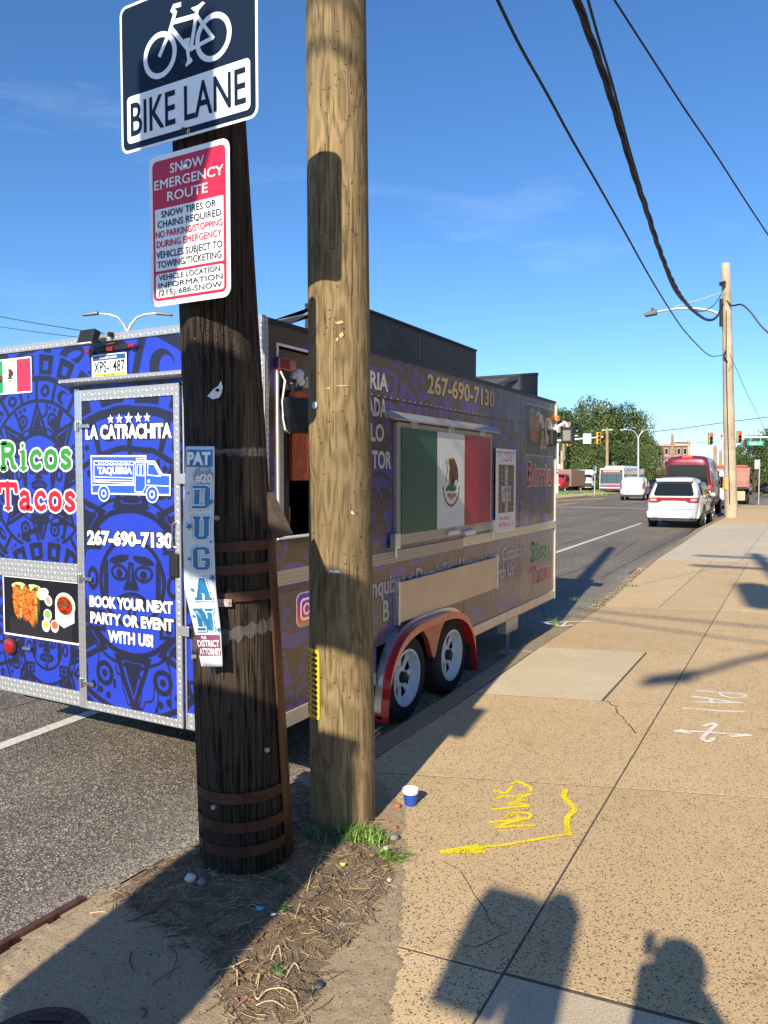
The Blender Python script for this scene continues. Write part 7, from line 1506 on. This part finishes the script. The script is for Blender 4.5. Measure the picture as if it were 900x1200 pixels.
# added unseen casters, cabinet and sign post in shape: long wide shadow over the soil and the old pole
Yc=-.75; sh_=.1495*( -1.5-Yc)*-1   # X shift from the -1.5 m plane
def CX(x): return x-.1495*(Yc+1.5)
def CZ(z): return z-.5956*(Yc+1.5)
cb=thing('cabinet_caster','tall grey signal control cabinet on the pavement corner behind the photographer','cabinet',((CX(-1.68)+CX(-1.10))/2,Yc-.2,0))
MB().box(CX(-1.68),CX(-1.17),Yc-.35,Yc,0,CZ(3.02)).build('caster_body',M['grey'],cb,bevel=.02); MB().box(CX(-1.70),CX(-1.15),Yc-.37,Yc+.02,CZ(3.02),CZ(3.05)).build('caster_cap',M['alu'],cb); MB().box(CX(-1.62),CX(-1.16),Yc,Yc+.012,.2,CZ(2.95)).build('caster_front',M['grey'],cb,bevel=.004)
spn=thing('sign_post','steel post with parking signs behind the photographer','sign post',(CX(-1.74),Yc-.1,0))
MB().tube([(CX(-1.74),Yc-.05,0),(CX(-1.74),Yc-.05,CZ(5.3))],.03,10).build('post',M['galv'],spn)
MB().box(CX(-1.78),CX(-1.02),Yc-.01,Yc,CZ(3.45),CZ(3.82)).build('sign_plate',M['galv'],spn); MB().box(CX(-1.80),CX(-1.40),Yc-.012,Yc-.002,CZ(3.824),CZ(4.40)).build('sign_plate',M['galv'],spn)
MB().prism(frame((0,Yc,0),(1,0,0),(0,0,1),(0,-1,0)),[(CX(-1.80),CZ(4.55)),(CX(-1.62),CZ(4.55)),(CX(-1.40),CZ(5.1)),(CX(-1.42),CZ(5.55)),(CX(-1.80),CZ(5.45))],0,.01).build('sign_plate',M['galv'],spn)  # plate outline shaped to cast the diagonal shadow on the snow sign
# added unseen caster in the shape of a pedestrian signal
pdt=thing('signal_caster','pedestrian crossing signal on a short post behind the photographer','traffic light',(-.185,-1.5,0))
MB().tube([(-.185,-1.5,0),(-.185,-1.5,2.50),(-.185,-1.5,2.57)],[.085,.085,.04],14).build('post',M['galv'],pdt,smooth=True); MB().box(-.49,-.27,-1.6,-1.4,2.15,2.49).build('signal_box',M['darkmetal'],pdt,bevel=.02); MB().box(-.52,-.25,-1.58,-1.42,1.45,1.98).build('caster_box',M['sigyel'],pdt,bevel=.02)
# wooden pole with transformer, crossarm and street lamp
up=thing('service_pole','wooden pole with transformer, crossarm and lamp behind the photographer','pole',(2.42,-6,0))
MB().tube([(2.42,-6,-.3),(2.40,-6,13.9)],[.19,.14],14).build('pole_shaft',M['wood_new'],up,smooth=True); MB().lathe((1.93,-6,9.75),(0,0,1),[(0,0),(0,.26),(1.15,.26),(1.25,.15),(1.25,0)],18).build('transformer',M['grey'],up,smooth=True)
MB().box(1.1,3.7,-6.06,-5.94,12.2,12.33).build('crossarm',M['wood_new'],up); MB().box(1.2,3.6,-6.06,-5.94,13.3,13.43).build('crossarm',M['wood_new'],up)
MB().tube([(2.4,-6,8.45),(1.9,-6,8.25),(1.4,-6,7.85),(1.0,-6,7.42)],[.05,.05,.045,.04],8).build('lamp_arm',M['galv'],up,smooth=True); MB().hexa([(1.02,-6.16,7.36),(.58,-6.13,7.12),(.58,-5.87,7.12),(1.02,-5.84,7.36),(1.02,-6.1,7.52),(.62,-6.1,7.26),(.62,-5.9,7.26),(1.02,-5.9,7.52)]).build('lamp_head',M['lampgrey'],up,bevel=.04)
def span(a,b,sag,r,label):
    a,b=Vector(a),Vector(b); P=[a.lerp(b,i/24)-Vector((0,0,4*sag*(i/24)*(1-i/24))) for i in range(25)]; tag(MB().tube(P,r,6).build('overhead_wire',M['cable'],smooth=True),label,'wire')
span((2.3,-6,8.3),(-14,2.5,8.6),.9,.018,'service wire crossing behind the camera'); span((2.3,-6,8.9),(-16,0,9.2),1.0,.022,'second service wire crossing behind the camera')
# the photographer
pr=thing('person','person in a dark shirt and shorts holding up a phone','person',(.17,-.38,0))
def skin(name,joints,edges,m,parent,root=0,sub=2):
    me=bpy.data.meshes.new(name); me.from_pydata([j[0] for j in joints],edges,[]); o=bpy.data.objects.new(name,me); COL.objects.link(o); me.materials.append(m)
    sm=o.modifiers.new('skin','SKIN')
    for i,j in enumerate(joints): me.skin_vertices[0].data[i].radius=(j[1],j[2] if len(j)>2 else j[1])
    me.skin_vertices[0].data[root].use_root=True; sm.use_smooth_shade=True; sb=o.modifiers.new('s','SUBSURF'); sb.levels=sb.render_levels=sub; par(o,parent); return o
M['skin']=mat('skin_tone',(.35,.20,.13),.5)
ox,oy=.10,-.42
Jt=[((ox,oy,.98),.15,.11),((ox,oy,1.2),.15,.11),((ox,oy,1.42),.16,.11),((ox,oy,1.52),.07,.07),((ox-.01,oy+.03,1.62),.055,.06),((ox-.01,oy+.04,1.72),.085,.10),((ox-.01,oy+.04,1.80),.07,.085),
 ((ox-.19,oy,1.44),.055),((ox-.15,oy+.14,1.36),.045),((ox-.13,oy+.28,1.50),.055),((-.045,-.06,1.59),.045),
 ((ox+.19,oy,1.44),.055),((ox+.20,oy+.12,1.30),.045),((ox+.06,oy+.30,1.48),.035),((.05,-.07,1.60),.025),
 ((ox-.10,oy,.90),.095),((ox-.11,oy+.02,.50),.065),((ox-.12,oy-.02,.10),.042),((ox-.13,oy+.14,.04),.035),((ox+.10,oy,.90),.095),((ox+.11,oy+.02,.50),.065),((ox+.12,oy-.02,.10),.042),((ox+.13,oy+.14,.04),.035)]
skin('body',Jt,[(0,1),(1,2),(2,3),(3,4),(4,5),(5,6),(2,7),(7,8),(8,9),(9,10),(2,11),(11,12),(12,13),(13,14),(0,15),(15,16),(16,17),(17,18),(0,19),(19,20),(20,21),(21,22)],M['skin'],pr)
skin('shirt',[((ox,oy,.98),.17,.13),((ox,oy,1.2),.17,.13),((ox,oy,1.42),.18,.13),((ox-.19,oy,1.44),.08),((ox-.24,oy+.06,1.32),.07),((ox+.19,oy,1.44),.08),((ox+.23,oy+.06,1.32),.07)],[(0,1),(1,2),(2,3),(3,4),(2,5),(5,6)],mat('dark_cotton',(.03,.035,.05),.9),pr)
skin('shorts',[((ox,oy,.99),.17,.13),((ox-.10,oy,.86),.115),((ox-.11,oy+.01,.58),.10),((ox+.10,oy,.86),.115),((ox+.11,oy+.01,.58),.10)],[(0,1),(1,2),(0,3),(3,4)],mat('tan_cotton',(.25,.2,.14),.9),pr)
MB().lathe2((ox-.01,oy+.03,1.79),.088,.10,.08,12,8).build('hair',M['black'],pr,smooth=True)
for s_,hx in ((-1,-.075),(1,.055)):
    for i in range(4): skin('finger',[((hx,-.06,1.60+.02*i),.011),((hx+s_*-.0+(.02*s_*-1),-.035,1.60+.022*i),.009),((hx+(-s_)*.04,-.03,1.60+.022*i),.008)],[(0,1),(1,2)],M['skin'],pr,sub=1)
cf=-FW; c0=Vector((0,0,HCAM))-FW*.035; Fp=frame(c0+Vector((0,0,-.055)),RT,(0,0,1),FW)
ph=MB().fbox(Fp,-.039,.039,-.078,.078,-.008,.0).build('phone',M['darkmetal'],bevel=.004); tag(ph,'dark phone held up by the photographer','phone')
# brick shopfront across the pavement, to the right of the frame (seen only mirrored in the glossy trailer side)
t=thing('shop_row','tan brick shop row along the right side of the pavement, out of frame','building',(9,16,0))
F9=frame((6.8,4,0),(0,1,0),(0,0,1),(-1,0,0)); MB().fbox(F9,0,40,0,8.2,-8,0).build('wall',mat('tan_brick_wall',(.50,.35,.20),.85,var=.1,vs=1),t); MB().fbox(F9,-.1,40.1,8.2,8.5,-8,.15).build('cornice',M['stonetrim'],t)
for i in range(6): w=MB().fbox(F9,1.2+5*i,4.2+5*i,.8,2.6,0,.06).build('window',M['stonetrim'],t); MB().fbox(F9,1.3+5*i,4.1+5*i,.9,2.5,.06,.07).build('pane',M['vglass'],w)
